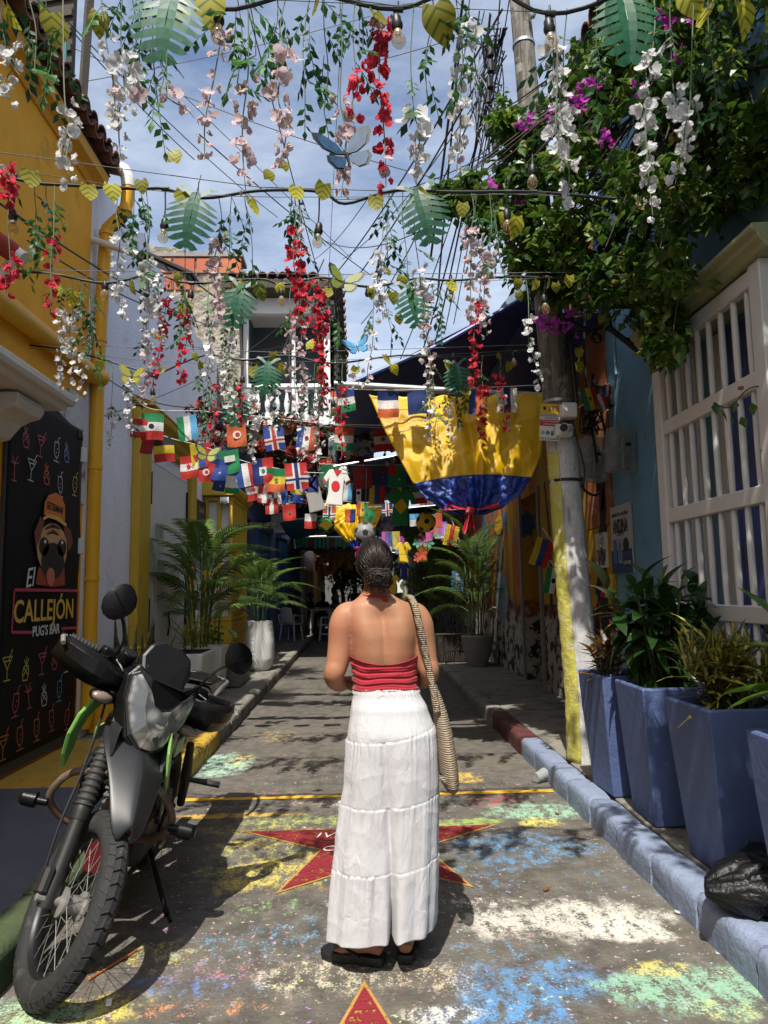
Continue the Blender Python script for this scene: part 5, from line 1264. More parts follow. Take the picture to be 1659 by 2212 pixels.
A = Vector((1.345, 0, .338)); u = Vector((-math.sin(rad(27)), 0, math.cos(rad(27))))
H = A + u * .70 + Vector((-.045, 0, -.02))
MSR = T(*H) @ Matrix.Rotation(rad(35.2), 4, u) @ T(*(-H))
wheel(MSR @ T(*A), .338, .047, 'front', 'knobbly front tyre', .248, 46)
wheel(T(0, 0, .315), .315, .055, 'rear', 'rear tyre', .225, 40)
f_ = lambda s_, y_: A + u * s_ + Vector((0, y_, 0)) + Vector((-.012, 0, 0))
for s_, nm in ((-1, 'right'), (1, 'left')):
    y_ = s_ * .088
    MB(MSR).tube([f_(-.035, y_), f_(.02, y_), f_(.10, y_), f_(.32, y_)], [.030, .036, .030, .031], 16).build('fork_slider', M_FORK, bike, True)
    MB(MSR).tube([f_(.27, y_), f_(.30, y_), f_(.31, y_), f_(.335, y_)], [.034, .037, .037, .034], 16).build('slider_collar', M_FORK, bike, True)
    bt = []; br = []
    for k in range(49): bt.append(f_(.325 + .30 * k / 48, y_)); br.append(.037 + .0055 * math.cos(2 * PI * k / 4) - .006 * k / 48)
    MB(MSR).tube(bt, br, 18).build('fork_boot', M_BOOT, bike, True, 0)
    MB(MSR).tube([f_(.62, y_), f_(.82, y_)], .0215, 14).build('fork_tube', M_SILV, bike, True)
    MB(MSR).lathe([(.006, -.03), (.016, -.026), (.016, .026), (.006, .03)], 10, T(*(A + Vector((0, s_ * .11, 0)))) @ RX(90)).build('axle_nut', M_HUB, bike, True)
MB(MSR).box(-.05, .05, -.12, .12, -.02, .02, T(*f_(.66, 0)) @ RY(-27)).build('lower_clamp', M_ENG, bike, bevel=.01); MB(MSR).box(-.05, .05, -.12, .12, -.018, .018, T(*f_(.82, 0)) @ RY(-27)).build('upper_clamp', M_ENG, bike, bevel=.01)
# brake caliper and hose on the image-left leg
MB(MSR).box(-.035, .035, -.145, -.105, -.05, .05, T(*f_(.05, 0)) @ RY(-27)).build('brake_caliper', M_ENG, bike, bevel=.012)
MB(MSR).tube(smoothpath([f_(.08, -.14), f_(.25, -.15), f_(.45, -.145), f_(.7, -.16), f_(.85, -.2)]), .006, 6).build('brake_hose', M_BLACKP, bike, True)
# high fender beak: a tongue over the wheel
fd = MB(MSR); rows = []
FT = [(-.22, .955, .085, .0), (-.06, .935, .130, .0), (.06, .905, .150, .0), (.15, .862, .125, .0), (.24, .806, .098, .0), (.32, .738, .078, 0), (.365, .690, .052, 0), (.375, .672, .02, 0)]
for dx, z_, w_, _ in FT:
    x_ = 1.10 + dx; rows.append([(x_, w_ * k / 4, z_ + .035 * (1 - abs(k / 4)) ** 1.5 - .035 * (abs(k) / 4) ** 2) for k in range(-4, 5)])
fd.rings(rows, closed=False, caps=False); o = fd.build('front_fender', M_GREYP, bike, True, 45); s_ = o.modifiers.new('s', 'SOLIDIFY'); s_.thickness = .006
o.modifiers.new('sub', 'SUBSURF').levels = 1; o.modifiers['sub'].render_levels = 1
# side wings of the fender rising to the cowl
for s_ in (-1, 1):
    wg = MB(MSR); P0 = [(1.12, .085, .99), (1.20, .118, .93), (1.25, .115, .85), (1.20, .125, .82), (1.08, .125, .93)]
    wg.add([(x_, s_ * y_, z_) for x_, y_, z_ in P0] + [(x_ - .02, s_ * (y_ - .012), z_ - .005) for x_, y_, z_ in P0], [(0, 1, 2, 3, 4), (9, 8, 7, 6, 5)] + [(i, 5 + i, 5 + (i + 1) % 5, (i + 1) % 5) for i in range(5)]); wg.build('fender_wing', M_GREYP, bike, bevel=.006)
# headlight cowl: built as a mask on a slanted face (local a across, b up)
CN = T(1.135, 0, 1.035) @ RY(-20)      # local y across, z up the mask, x out of it
def mask(name, outline, x0, x1, m, bev=.008, M_=MSR @ CN, dome=0.0, smooth=False):
    n = len(outline); mb = MB(M_)
    c_ = (sum(p[0] for p in outline) / n, sum(p[1] for p in outline) / n)
    vs = [(x0 - .5 * abs(y_) ** 1.6, y_, z_) for y_, z_ in outline] + [(x1 - .9 * abs(y_) ** 1.6, y_, z_) for y_, z_ in outline]
    fs = [tuple(range(n - 1, -1, -1))] + [(i, (i + 1) % n, n + (i + 1) % n, n + i) for i in range(n)]
    if dome:
        k = len(vs); vs += [(x1 - .9 * abs(y_ * .55) ** 1.6 + dome, c_[0] + (y_ - c_[0]) * .55, c_[1] + (z_ - c_[1]) * .55) for y_, z_ in outline]
        fs += [(n + i, n + (i + 1) % n, k + (i + 1) % n, k + i) for i in range(n)] + [tuple(range(k, k + n))]
    else: fs.append(tuple(range(n, 2 * n)))
    mb.add(vs, fs); return mb.build(name, m, bike, bevel=bev, seg=2)
sym = lambda half: half + [(-y_, z_) for y_, z_ in reversed(half)]
mask('headlight_cowl', sym([(.025, -.172), (.09, -.13), (.150, .02), (.168, .11), (.14, .17), (.07, .13)]), -.10, .035, M_MATK, .012)
mask('headlight_lens', sym([(.022, -.150), (.074, -.112), (.132, .005), (.150, .105), (.126, .125), (.06, .03), (.0, .006)]), .02, .058, M_LENS, .006, dome=.016)
mask('lens_surround_ring', sym([(.024, -.160), (.082, -.12), (.142, .008), (.160, .115), (.13, .138), (.06, .042), (.0, .018)]), .0, .046, M_GLOSSK, .004)  # gloss black ring framing the headlamp lens
MB(MSR @ CN).lathe([(.033, 0), (.036, .018), (.028, .024)], 20, T(.045, .015, -.03) @ RY(90)).build('lamp_bulb_housing', M_HUB, bike, True)
MB(MSR @ CN).lathe([(.014, 0), (.014, .02)], 14, T(.05, .02, -.10) @ RY(90)).build('parking_bulb', M_BLACKP, bike, True)
mask('screen', sym([(.05, .035), (.10, .12), (.125, .22), (.10, .285), (.05, .305)]), -.05, .020, M_GLOSSK, .014, MSR @ T(1.125, 0, 1.035) @ RY(-32))
# handlebar, grips, levers, guards, mirrors, signals
HB = lambda x_, y_, z_: Vector((x_, y_, z_))
bar_pts = smoothpath([HB(.905, -.385, 1.150), HB(.93, -.26, 1.145), HB(.955, -.12, 1.125), HB(.962, 0, 1.120), HB(.955, .12, 1.125), HB(.93, .26, 1.145), HB(.905, .385, 1.150)])
MB(MSR).tube(bar_pts, .0125, 12).build('handlebar', M_MATK, bike, True)
for s_ in (-1, 1):
    g = []; gr_ = []
    for k in range(25): t = k / 24; g.append(HB(.905 + .02 * (1 - t), s_ * (.275 + .125 * t), 1.150)); gr_.append(.0185 + .0022 * math.cos(2 * PI * k / 3.0))
    MB(MSR).tube(g, gr_, 12).build('grip', M_BOOT, bike, True, 0)
    MB(MSR).box(-.03, .03, -.03, .03, -.025, .025, T(.925, s_ * .235, 1.152)).build('switchgear', M_MATK, bike, bevel=.008)
    MB(MSR).tube([HB(.945, s_ * .22, 1.15), HB(.985, s_ * .25, 1.145), HB(.975, s_ * .33, 1.14), HB(.955, s_ * .40, 1.138)], [.008, .008, .006, .007], 8, flat=.6).build('lever', M_MATK, bike, True)
    hg = MB(MSR); rows = []
    for k in range(9):
        t = k / 8; y_ = s_ * (.14 + .30 * t); x_ = 1.035 + .035 * math.sin(PI * t) - .13 * t ** 3; h0 = .020 + .034 * math.sin(PI * (.10 + .66 * t)); zc = 1.082 + .034 * t
        rows.append([(x_ - .012, y_, zc - h0 * 1.35), (x_ + .012, y_, zc - h0 * .4), (x_ + .008, y_, zc + h0 * .5), (x_ - .018, y_, zc + h0)])
    hg.rings(rows, closed=False, caps=False); o = hg.build('hand_guard', M_MATK, bike, True, 14); sd = o.modifiers.new('s', 'SOLIDIFY'); sd.thickness = .005
    MB(MSR).tube([HB(.905, s_ * .405, 1.150), HB(.925, s_ * .435, 1.145), HB(.98, s_ * .435, 1.13)], .010, 8).build('guard_end', M_HUB, bike, True)
    MB(MSR).tube([HB(.955, s_ * .15, 1.14), HB(1.0, s_ * .15, 1.125), HB(1.03, s_ * .17, 1.115)], .009, 8).build('guard_strut', M_MATK, bike, True)
    # mirror
    mp_ = HB(.955, s_ * .31, 1.365)
    MB(MSR).tube(smoothpath([HB(.945, s_ * .205, 1.165), HB(.96, s_ * .215, 1.23), HB(.955, s_ * .25, 1.29), HB(.955, s_ * .285, 1.325)]), .0065, 8).build('mirror_stem', M_MATK, bike, True)
    out = [(-.074, .030), (-.066, .056), (-.046, .070), (-.01, .074), (.030, .064), (.058, .044), (.078, .012), (.080, -.016), (.066, -.044), (.046, -.058), (.010, -.064), (-.030, -.056), (-.056, -.038), (-.072, -.006)]
    mm = MB(MSR @ T(*mp_) @ RZ(8 * s_) @ RY(-8) @ RX(48 if s_ < 0 else 0)); n = len(out)
    mm.add([(-.012, s_ * a * .95, b) for a, b in out] + [(.006, s_ * a, b * 1.02) for a, b in out] + [(.022, s_ * a * .6, b * .6) for a, b in out],
           [tuple(range(n))] + [(i, n + i, n + (i + 1) % n, (i + 1) % n) for i in range(n)] + [(n + i, 2 * n + i, 2 * n + (i + 1) % n, n + (i + 1) % n) for i in range(n)] + [tuple(range(3 * n - 1, 2 * n - 1, -1))])
    mo = mm.build('mirror', M_MATK, bike, True, 50); MB(MSR @ T(*mp_) @ RZ(8 * s_) @ RY(-8)).tube([(.021, -.05 * s_, -.035), (.027, 0, 0), (.021, .04 * s_, .03)], .003, 5).build('mirror_ridge', M_MATK, mo)
    # signal
    so_ = MB(MSR @ T(1.04, s_ * .20, 1.005) @ RZ(-8 * s_)).ball((0, 0, 0), (.038, .058, .030), 16); sg_ = so_.build('turn_signal', M_MATK, bike, True)
    MB(MSR @ T(1.052, s_ * .202, 1.005) @ RZ(-8 * s_)).ball((0, 0, 0), (.032, .050, .025), 16).build('signal_lens', M_SIGL, sg_, True)
    MB(MSR).tube([HB(1.03, s_ * .10, 1.0), HB(1.035, s_ * .16, 1.004)], .013, 8).build('signal_stalk', M_MATK, bike, True)
MB(MSR).lathe([(.030, 0), (.034, .01), (.034, .05), (.028, .055)], 18, T(.955, -.165, 1.150) @ RY(20)).build('brake_reservoir', M_MATK, bike, True)
MB(MSR).box(-.05, .06, -.10, .10, 0, .05, T(.99, 0, 1.13) @ RY(-25)).build('instrument', M_GLOSSK, bike, bevel=.012)
for k in range(4):
    y_ = (-.2, -.12, .12, .2)[k]; MB(MSR).tube(smoothpath([HB(.94, y_, 1.15), HB(1.0, y_ * .8, 1.12), HB(1.03, y_ * .45, 1.05), HB(.98, y_ * .3, .9)]), .005, 6).build('control_cable', M_BLACKP, bike, True)
# frame, tank, shrouds, seat, tail
def hull(name, secs, m, sub=True, bev=0):
    """Lofted body: sections (x, half width, z low, z high)."""
    mb = MB(); rings = []
    for x_, w_, z0, z1 in secs:
        zc, hz = (z0 + z1) / 2, (z1 - z0) / 2
        rings.append([(x_, w_ * math.copysign(abs(math.cos(a)) ** .7, math.cos(a)), zc + hz * math.copysign(abs(math.sin(a)) ** .7, math.sin(a))) for a in [2 * PI * k / 16 for k in range(16)]])
    mb.rings(rings); return mb.build(name, m, bike, True, 60)
hull('fuel_tank', [(.50, .09, .80, .88), (.56, .135, .74, .97), (.70, .155, .70, 1.01), (.82, .14, .72, 1.01), (.90, .10, .76, .98), (.94, .06, .80, .94)], M_GLOSSK)
hull('seat', [(-.42, .06, .885, .92), (-.36, .10, .86, .945), (-.10, .135, .84, .925), (.12, .135, .80, .885), (.35, .115, .80, .885), (.55, .085, .84, .945), (.60, .05, .87, .95)], M_SEATM)
hull('tail_cowl', [(-.58, .03, .86, .90), (-.50, .09, .82, .90), (-.30, .11, .76, .88), (0, .12, .70, .85), (.3, .115, .66, .82), (.45, .09, .68, .80)], M_MATK)
for s_ in (-1, 1):
    sh = MB(); P0 = [(.98, .150, 1.035), (1.06, .175, 1.02), (1.12, .200, .96), (1.145, .215, .88), (1.125, .222, .79), (1.08, .225, .725), (1.055, .215, .80), (1.06, .205, .88), (1.04, .188, .94), (.99, .165, .985)]
    n = len(P0); sh.add([(x_, s_ * y_, z_) for x_, y_, z_ in P0] + [(x_ - .01, s_ * (y_ - .014), z_) for x_, y_, z_ in P0], [tuple(range(n)), tuple(range(2 * n - 1, n - 1, -1))] + [(i, n + i, n + (i + 1) % n, (i + 1) % n) for i in range(n)])
    sh.build('green_shroud', M_GRNP, bike, bevel=.004, seg=2)
    s2 = MB(); P0 = [(.80, .185, .76), (.93, .188, .70), (.84, .19, .52), (.74, .175, .46), (.62, .15, .52), (.60, .14, .72)]; n = len(P0)
    s2.add([(x_, s_ * y_, z_) for x_, y_, z_ in P0] + [(x_, s_ * (y_ - .03), z_) for x_, y_, z_ in P0], [tuple(range(n)), tuple(range(2 * n - 1, n - 1, -1))] + [(i, n + i, n + (i + 1) % n, (i + 1) % n) for i in range(n)])
    s2.build('side_panel', M_GLOSSK, bike, bevel=.008)
    MB().box(.70, .86, s_ * .182 - .004, s_ * .182 + .004, .80, .86, None).build('panel_stripe', M_GRNP, bike)
    # crash bar with slider
    MB().tube(smoothpath([(1.0, s_ * .05, .72), (1.02, s_ * .18, .70), (1.0, s_ * .25, .62), (.98, s_ * .26, .55), (.92, s_ * .20, .47), (.85, s_ * .08, .42)]), .016, 10).build('crash_bar', M_RUST, bike, True)
    MB().tube([(1.01, s_ * .26, .555), (1.01, s_ * .30, .555), (1.01, s_ * .305, .555), (1.01, s_ * .36, .555), (1.01, s_ * .375, .555)], [.016, .018, .034, .032, .020], 14).build('crash_slider', M_MATK, bike, True)
    MB().tube([(.45, s_ * .10, .34), (.45, s_ * .30, .34)], .014, 8).build('footpeg', M_BOOT, bike, True)
    MB().tube([(.10, s_ * .15, .50), (.08, s_ * .27, .50), (.08, s_ * .33, .50)], [.012, .018, .018], 8).build('rear_footpeg', M_BOOT, bike, True)
    MB().tube([(.98, s_ * .03, .92), (.60, s_ * .10, .72), (.38, s_ * .12, .45), (.30, s_ * .10, .36)], .018, 8).build('frame_rail', M_ENG, bike, True)
    MB().tube([(0, s_ * .09, .315), (.42, s_ * .09, .40)], .022, 8).build('swingarm', M_ENG, bike, True)
    MB().tube([(-.02, s_ * .13, .33), (.10, s_ * .14, .52), (.14, s_ * .13, .70)], [.022, .03, .02], 10)  .build('rear_shock', M_ENG, bike, True)
MB().tube([(1.0, 0, .82), (.94, 0, .55), (.86, 0, .38), (.60, 0, .26), (.36, 0, .30)], .022, 8).build('down_tube', M_ENG, bike, True)
MB().box(.42, .78, -.13, .13, .26, .48).build('crankcase', M_ENG, bike, bevel=.04, seg=3); MB().box(.60, .80, -.075, .075, .48, .70, T(0, 0, 0)).build('cylinder', M_ENG, bike, bevel=.015)
for k in range(6): MB().box(.585, .815, -.09, .09, .50 + k * .032, .508 + k * .032).build('cooling_fin', M_HUB, bike)
exp_ = smoothpath([(.80, -.03, .62), (.88, -.06, .50), (.84, -.12, .34), (.60, -.15, .33), (.3, -.16, .42), (0, -.17, .55), (-.3, -.17, .66)])
MB().tube(exp_, [.018 if k < 22 else min(.036, .018 + .004 * (k - 21)) for k in range(len(exp_))], 10).build('exhaust', M_RUST, bike, True)
MB().box(.78, .90, -.08, .08, .25, .44, RY(0)).build('bash_plate', M_REDP, bike, bevel=.02)
# luggage rack, rear fender, side stand
MB().prism([(-.66, .935), (-.28, .955), (-.26, .975), (-.64, .960), (-.70, .965)], -.11, .11).build('rack_plate', M_MATK, bike, bevel=.008)
for s_ in (-1, 1):
    MB().tube(smoothpath([(-.20, s_ * .14, .90), (-.35, s_ * .16, .95), (-.58, s_ * .15, .95), (-.66, s_ * .07, .95)]), .013, 8).build('grab_rail', M_SILV, bike, True)
MB().prism([(-.55, .86), (-.35, .82), (-.10, .74), (-.12, .71), (-.40, .76), (-.70, .62), (-.74, .60), (-.72, .66)], -.07, .07).build('rear_fender', M_MATK, bike, bevel=.01)
kst = Vector((.52, .12, .26))
MBi = bike.matrix_basis.inverted() if False else None
inv = Matrix.LocRotScale(bike.location, bike.rotation_euler, None).inverted()
ft = inv @ at(392, 1912, Z=.012)
ft = inv @ Vector((-.875, 3.42, .012))
MB().tube([kst, kst.lerp(ft, .5), ft], [.014, .012, .011], 8).build('side_stand', M_MATK, bike, True); MB(T(*ft)).tube([(-.05, -.01, 0), (.05, .03, 0)], .008, 6).build('stand_foot', M_MATK, bike)
MB().box(.30, .50, .135, .15, .30, .42).build('chain_cover', M_ENG, bike, bevel=.01); MB().tube([(.56, .14, .36), (.66, .20, .37), (.74, .20, .37)], .008, 6).build('gear_lever', M_SILV, bike, True)
# ------------------------------------------------------------------ the woman seen from behind
YW = 2.98
def wz(py): return at(800, py, Y=YW).z
def wxp(px, py): return at(px, py, Y=YW).x
def skin_mat():
    t = NT('tanned_skin'); P = t.coord('Object'); n = t.noise(P, 5, 5, .6); f = t.noise(P, 160, 3, .6)
    c = t.mix(t.ramp(n, .3, .7), (.29, .140, .075, 1), (.37, .185, .105, 1)); c = t.mix(t.ramp(t.noise(P, 2.2, 3), .5, .75, 0, .5), c, (.34, .12, .07, 1))
    c = t.mix(t.ramp(t.noise(P, 70, 2), .70, .74, 0, .35), c, (.20, .09, .05, 1))
    return t.fin(c, t.ramp(f, .3, .7, .50, .64), t.bump(f, .12, .004), 0, .35, Subsurface_Weight=.12, Subsurface_Radius=(.9, .35, .18), Subsurface_Scale=.012)
M_SKIN = skin_mat()
TAB = []
for py, l, r_, hd_, yo in ((1255, 787, 835, .056, .012), (1275, 785, 840, .058, .008), (1292, 772, 856, .066, .004), (1303, 754, 882, .078, .0), (1314, 740, 902, .086, .006), (1330, 736, 912, .092, .008), (1350, 745, 908, .098, .006),
                     (1375, 755, 904, .102, .002), (1410, 760, 900, .102, 0), (1450, 766, 896, .096, .006), (1480, 768, 897, .098, .008), (1500, 765, 904, .106, .006), (1540, 762, 920, .122, -.004), (1600, 762, 932, .132, -.01), (1650, 766, 934, .125, -.006), (1690, 770, 930, .11, 0)):
    a, b = wxp(l, py), wxp(r_, py); TAB.append((wz(py), (a + b) / 2, (b - a) / 2, hd_, yo))
TAB.sort()
def torso(z): return lerpt(TAB, z)
def torso_pt(z, th, off=0.0):
    cx, hw_, hd_, yo = torso(z); ex = .84
    c, s = math.cos(th), math.sin(th)
    return Vector((cx + (hw_ + off) * math.copysign(abs(c) ** ex, c), YW + yo + (hd_ + off) * math.copysign(abs(s) ** ex, s), z))
pw = thing('person', 'woman seen from behind in a red halter top and long white tiered trousers', 'person', (wxp(815, 1500), YW, 0), w=True)
bd = MB(); N_ = 56; rings = []
z0, z1 = TAB[0][0], TAB[-1][0]
for i in range(61):
    z = z0 + (z1 - z0) * i / 60; ring = []
    for k in range(N_):
        th = 2 * PI * k / N_; p = torso_pt(z, th); cx = torso(z)[0]
        if math.sin(th) < -.1:
            dx = p.x - cx; zz = z
            sh_ = math.exp(-((zz - 1.30) / .085) ** 2)
            p.y += .017 * math.exp(-(dx / .020) ** 2) * math.exp(-((zz - 1.20) / .20) ** 2)           # spine hollow
            p.y -= .019 * sh_ * (math.exp(-((dx - .085) / .045) ** 2) + math.exp(-((dx + .085) / .045) ** 2))   # shoulder blades
            p.y += .008 * math.exp(-((zz - 1.345) / .03) ** 2) * math.exp(-(dx / .05) ** 2)
        ring.append(p)
    rings.append(ring)
bd.rings(rings)
def limb(pts, r): bd.tube(smoothpath(pts, 6), [x_ for a, b in zip(r, r[1:]) for x_ in [a + (b - a) * k / 6 for k in range(6)]] + [r[-1]], 20)
pt = lambda px, py, dy=0.0: at(px, py, Y=YW + dy)
# arms: shoulder, upper arm, elbow, forearm reaching forward, wrist
limb([pt(772, 1322, .0), pt(750, 1330, -.01), pt(741, 1352, -.012), pt(736, 1392, -.01), pt(729, 1432, -.02), pt(722, 1455, -.03), pt(724, 1468, .02), pt(734, 1476, .075), pt(747, 1474, .125)], [.046, .056, .059, .053, .047, .042, .041, .036, .027])
limb([pt(876, 1322, .0), pt(896, 1330, -.01), pt(906, 1352, -.012), pt(913, 1392, -.01), pt(920, 1428, -.02), pt(927, 1450, -.03), pt(923, 1462, .02), pt(906, 1470, .10), pt(884, 1474, .18)], [.046, .056, .059, .054, .048, .042, .041, .036, .027])
def hand(w, d, s_):
    """palm and five fingers from the wrist w along d, thumb on top."""
    d = d.normalized(); side = Vector((0, 0, 1)); nrm = d.cross(side).normalized() * s_
    bd.tube([w - d * .02, w + d * .03, w + d * .075, w + d * .09], [.024, .034, .036, .030], 12, flat=.55, up=nrm)
    for k in range(4):
        o = w + d * .085 + side * (.024 - .016 * k); L = (.065, .075, .07, .055)[k]
        q1 = o + d * L * .45; q2 = q1 + (d * .75 + nrm * .65).normalized() * L * .35; q3 = q2 + (d * .2 + nrm).normalized() * L * .3
        bd.tube([o - d * .02, o, q1, q2, q3], [.0085, .009, .0085, .008, .0065], 8)
    o = w + d * .03 + side * .03; bd.tube([o - side * .015, o + side * .012 + d * .025, o + d * .055 + side * .014, o + d * .075 + side * .006 + nrm * .01], [.011, .011, .0095, .007], 8)
hand(pt(747, 1474, .125), Vector((.50, .16, -.10)), 1); hand(pt(884, 1474, .18), Vector((-.6, .35, .04)), -1)
# neck and head with a face turned up the street
hc = pt(809, 1216, -.012); 
bd.tube([pt(813, 1290, .0), pt(812, 1262, .005), pt(810, 1235, .012)], [.062, .050, .052], 20)
rings = []
for i in range(19):
    a = -PI / 2 + PI * i / 18; ring = []
    for k in range(28):
        th = 2 * PI * k / 28; cz = math.sin(a); cr = max(.02, math.cos(a))
        rx_, ry_ = .066, .086
        if cz < 0: rx_ *= 1 - .22 * (-cz) ** 1.5
        ring.append((hc.x + rx_ * cr * math.cos(th), hc.y + ry_ * cr * math.sin(th) + (.018 * (-cz) ** 2 if cz < 0 and math.sin(th) > 0 else 0), hc.z + .098 * cz))
    rings.append(ring)
bd.rings(rings)
bd.tube([hc + Vector((0, .078, .012)), hc + Vector((0, .100, -.018)), hc + Vector((0, .085, -.034))], [.010, .014, .011], 10)          # nose
bd.tube([hc + Vector((-.02, .083, -.055)), hc + Vector((0, .090, -.055)), hc + Vector((.02, .083, -.055))], [.005, .008, .005], 8)    # mouth
for s_ in (-1, 1): bd.ball(hc + Vector((s_ * .069, .012, -.012)), (.010, .020, .032), 10); bd.ball(hc + Vector((s_ * .028, .073, .014)), (.013, .010, .008), 10)
# legs and feet inside the trousers
FL = at(770, 2058, Z=.05); FR = at(878, 2052, Z=.04)
hipz = TAB[0][0] + .04
for s_, f_, toe in ((-1, FL, Vector((-.13, .05, 0))), (1, FR, Vector((.02, .13, 0)))):
    hx = torso(hipz)[0] + s_ * .075
    heel = Vector((f_.x + (.055 if s_ < 0 else 0), f_.y + .02, .075))
    bd.tube([(hx, YW, hipz + .06), (hx, YW, hipz - .2), (heel.x * .5 + hx * .5, YW - .0, .46), ((heel.x * .8 + hx * .2), (heel.y + YW) / 2 + .02, .30), heel], [.10, .085, .062, .056, .036], 16)
    d = toe.normalized(); sd = Vector((-d.y, d.x, 0))
    bd.tube([heel - d * .05 + Vector((0, 0, -.02)), heel + Vector((0, 0, -.005)), heel + d * .07 + Vector((0, 0, -.015)), heel + d * .12 + Vector((0, 0, -.027))], [.026, .036, .038, .036], 14, flat=.8)
    for k in range(5):
        o = heel + d * .125 + sd * (-.030 + .015 * k) + Vector((0, 0, -.032)); L = .034 - .004 * (k if s_ < 0 else 4 - k)
        bd.tube([o - d * .025, o, o + d * L * .6 + Vector((0, 0, .002)), o + d * L + Vector((0, 0, -.004))], [.010, .0095, .009, .006], 8)
body = bd.build('body', M_SKIN, pw, True, 0)
rm = body.modifiers.new('fuse', 'REMESH'); rm.mode = 'VOXEL'; rm.voxel_size = .0058; rm.use_smooth_shade = True
sm = body.modifiers.new('soft', 'SMOOTH'); sm.factor = .5; sm.iterations = 6

# hair: smooth cap of strands gathered into a low bun
def hair_mat():
    t = NT('dark_brown_hair'); P = t.coord('Object'); n = t.noise(P, 60, 3)
    return t.fin(t.mix(n, (.006, .004, .003, 1), (.020, .011, .008, 1)), .40, None, 0, .26)
M_HAIR = hair_mat()
hm = MB(); rings = []
def on_skull(d, k=1.0): return hc + Vector((d.x * .074, d.y * .094 - .004, d.z * .100 + .002)) * 1.0 * k if False else Vector((hc.x + d.x * .074 * k, hc.y - .004 + d.y * .094 * k, hc.z + .002 + d.z * .100 * k))
vs = []; fs = []; nu, nv = 48, 30
for j in range(nv + 1):
    a = -PI / 2 + PI * j / nv
    for i in range(nu): th = 2 * PI * i / nu; vs.append(on_skull(Vector((math.cos(a) * math.cos(th), math.cos(a) * math.sin(th), math.sin(a)))))
def hair_ok(d):
    if d.y > .45: return d.z > .52
    if d.z < -.62: return False
    if d.y > -.25 and d.z < -.25 + .4 * (d.y + .25): return False
    return True
for j in range(nv):
    for i in range(nu):
        a = -PI / 2 + PI * (j + .5) / nv; th = 2 * PI * (i + .5) / nu
        if hair_ok(Vector((math.cos(a) * math.cos(th), math.cos(a) * math.sin(th), math.sin(a)))): fs.append((j * nu + i, j * nu + (i + 1) % nu, (j + 1) * nu + (i + 1) % nu, (j + 1) * nu + i))
hm.add(vs, fs); rh = random.Random(5)
bun_d = Vector((.16, -.80, -.58)).normalized(); bun_c = on_skull(bun_d, 1.16)
def strand(mb, d0, d1, k0, k1, r):
    pts = []
    for q in range(11):
        t = q / 10; d = (d0.lerp(d1, t)).normalized(); pts.append(on_skull(d, k0 + (k1 - k0) * t + .012 * math.sin(PI * t)))
    mb.tube(pts, [r] * 9 + [r * .8, r * .5], 4)
for k in range(420):
    th = rh.uniform(0, 2 * PI); zz = rh.uniform(-.45, 1.0); c_ = math.sqrt(max(0, 1 - zz * zz)); d0 = Vector((c_ * math.cos(th), c_ * math.sin(th), zz))
    if not hair_ok(d0): continue
    j = Vector((rh.uniform(-.16, .16), rh.uniform(-.05, .05), rh.uniform(-.16, .20)))
    strand(hm, d0, (bun_d + j).normalized(), rh.uniform(1.0, 1.02), rh.uniform(1.01, 1.07), rh.uniform(.0012, .0030))
for k in range(70):
    th = rh.uniform(0, 2 * PI); d0 = Vector((math.cos(th) * .8, -.3 + .5 * math.sin(th), rh.uniform(-.3, 1))).normalized()
    if hair_ok(d0): strand(hm, d0, (bun_d + Vector((rh.uniform(-.5, .5), .1, rh.uniform(-.2, .4)))).normalized(), 1.01, rh.uniform(1.05, 1.16), .0006)
hair = hm.build('hair', M_HAIR, pw, True, 0)
bn_ = MB(); bn_.ball(bun_c, (.050, .032, .036), 14)
for k in range(150):
    a0 = rh.uniform(0, 2 * PI); rr_ = rh.uniform(.35, 1.05); tilt = rh.uniform(-.5, .5); ln_ = rh.uniform(1.6, 3.6); pts = []
    for q in range(12):
        a = a0 + ln_ * q / 11; w_ = .86 + .10 * math.sin(q * .9 + k)
        pts.append(bun_c + Vector((.058 * rr_ * math.cos(a) * w_, -.040 * (1.12 - rr_ * .75) - .004 * math.sin(a * 2 + k), .041 * rr_ * math.sin(a + tilt) * w_)))
    bn_.tube(pts, rh.uniform(.0014, .0034), 4)
for k in range(26):   # loose ends at the nape
    a = bun_c + Vector((rh.uniform(-.06, .04), rh.uniform(-.0, .02), -.02)); bn_.tube([a, a + Vector((rh.uniform(-.012, .012), .006, -.02)), a + Vector((rh.uniform(-.025, .025), .012, -.045))], [.0012, .001, .0005], 3)
bn_.build('hair_bun', M_HAIR, hair, True, 0)

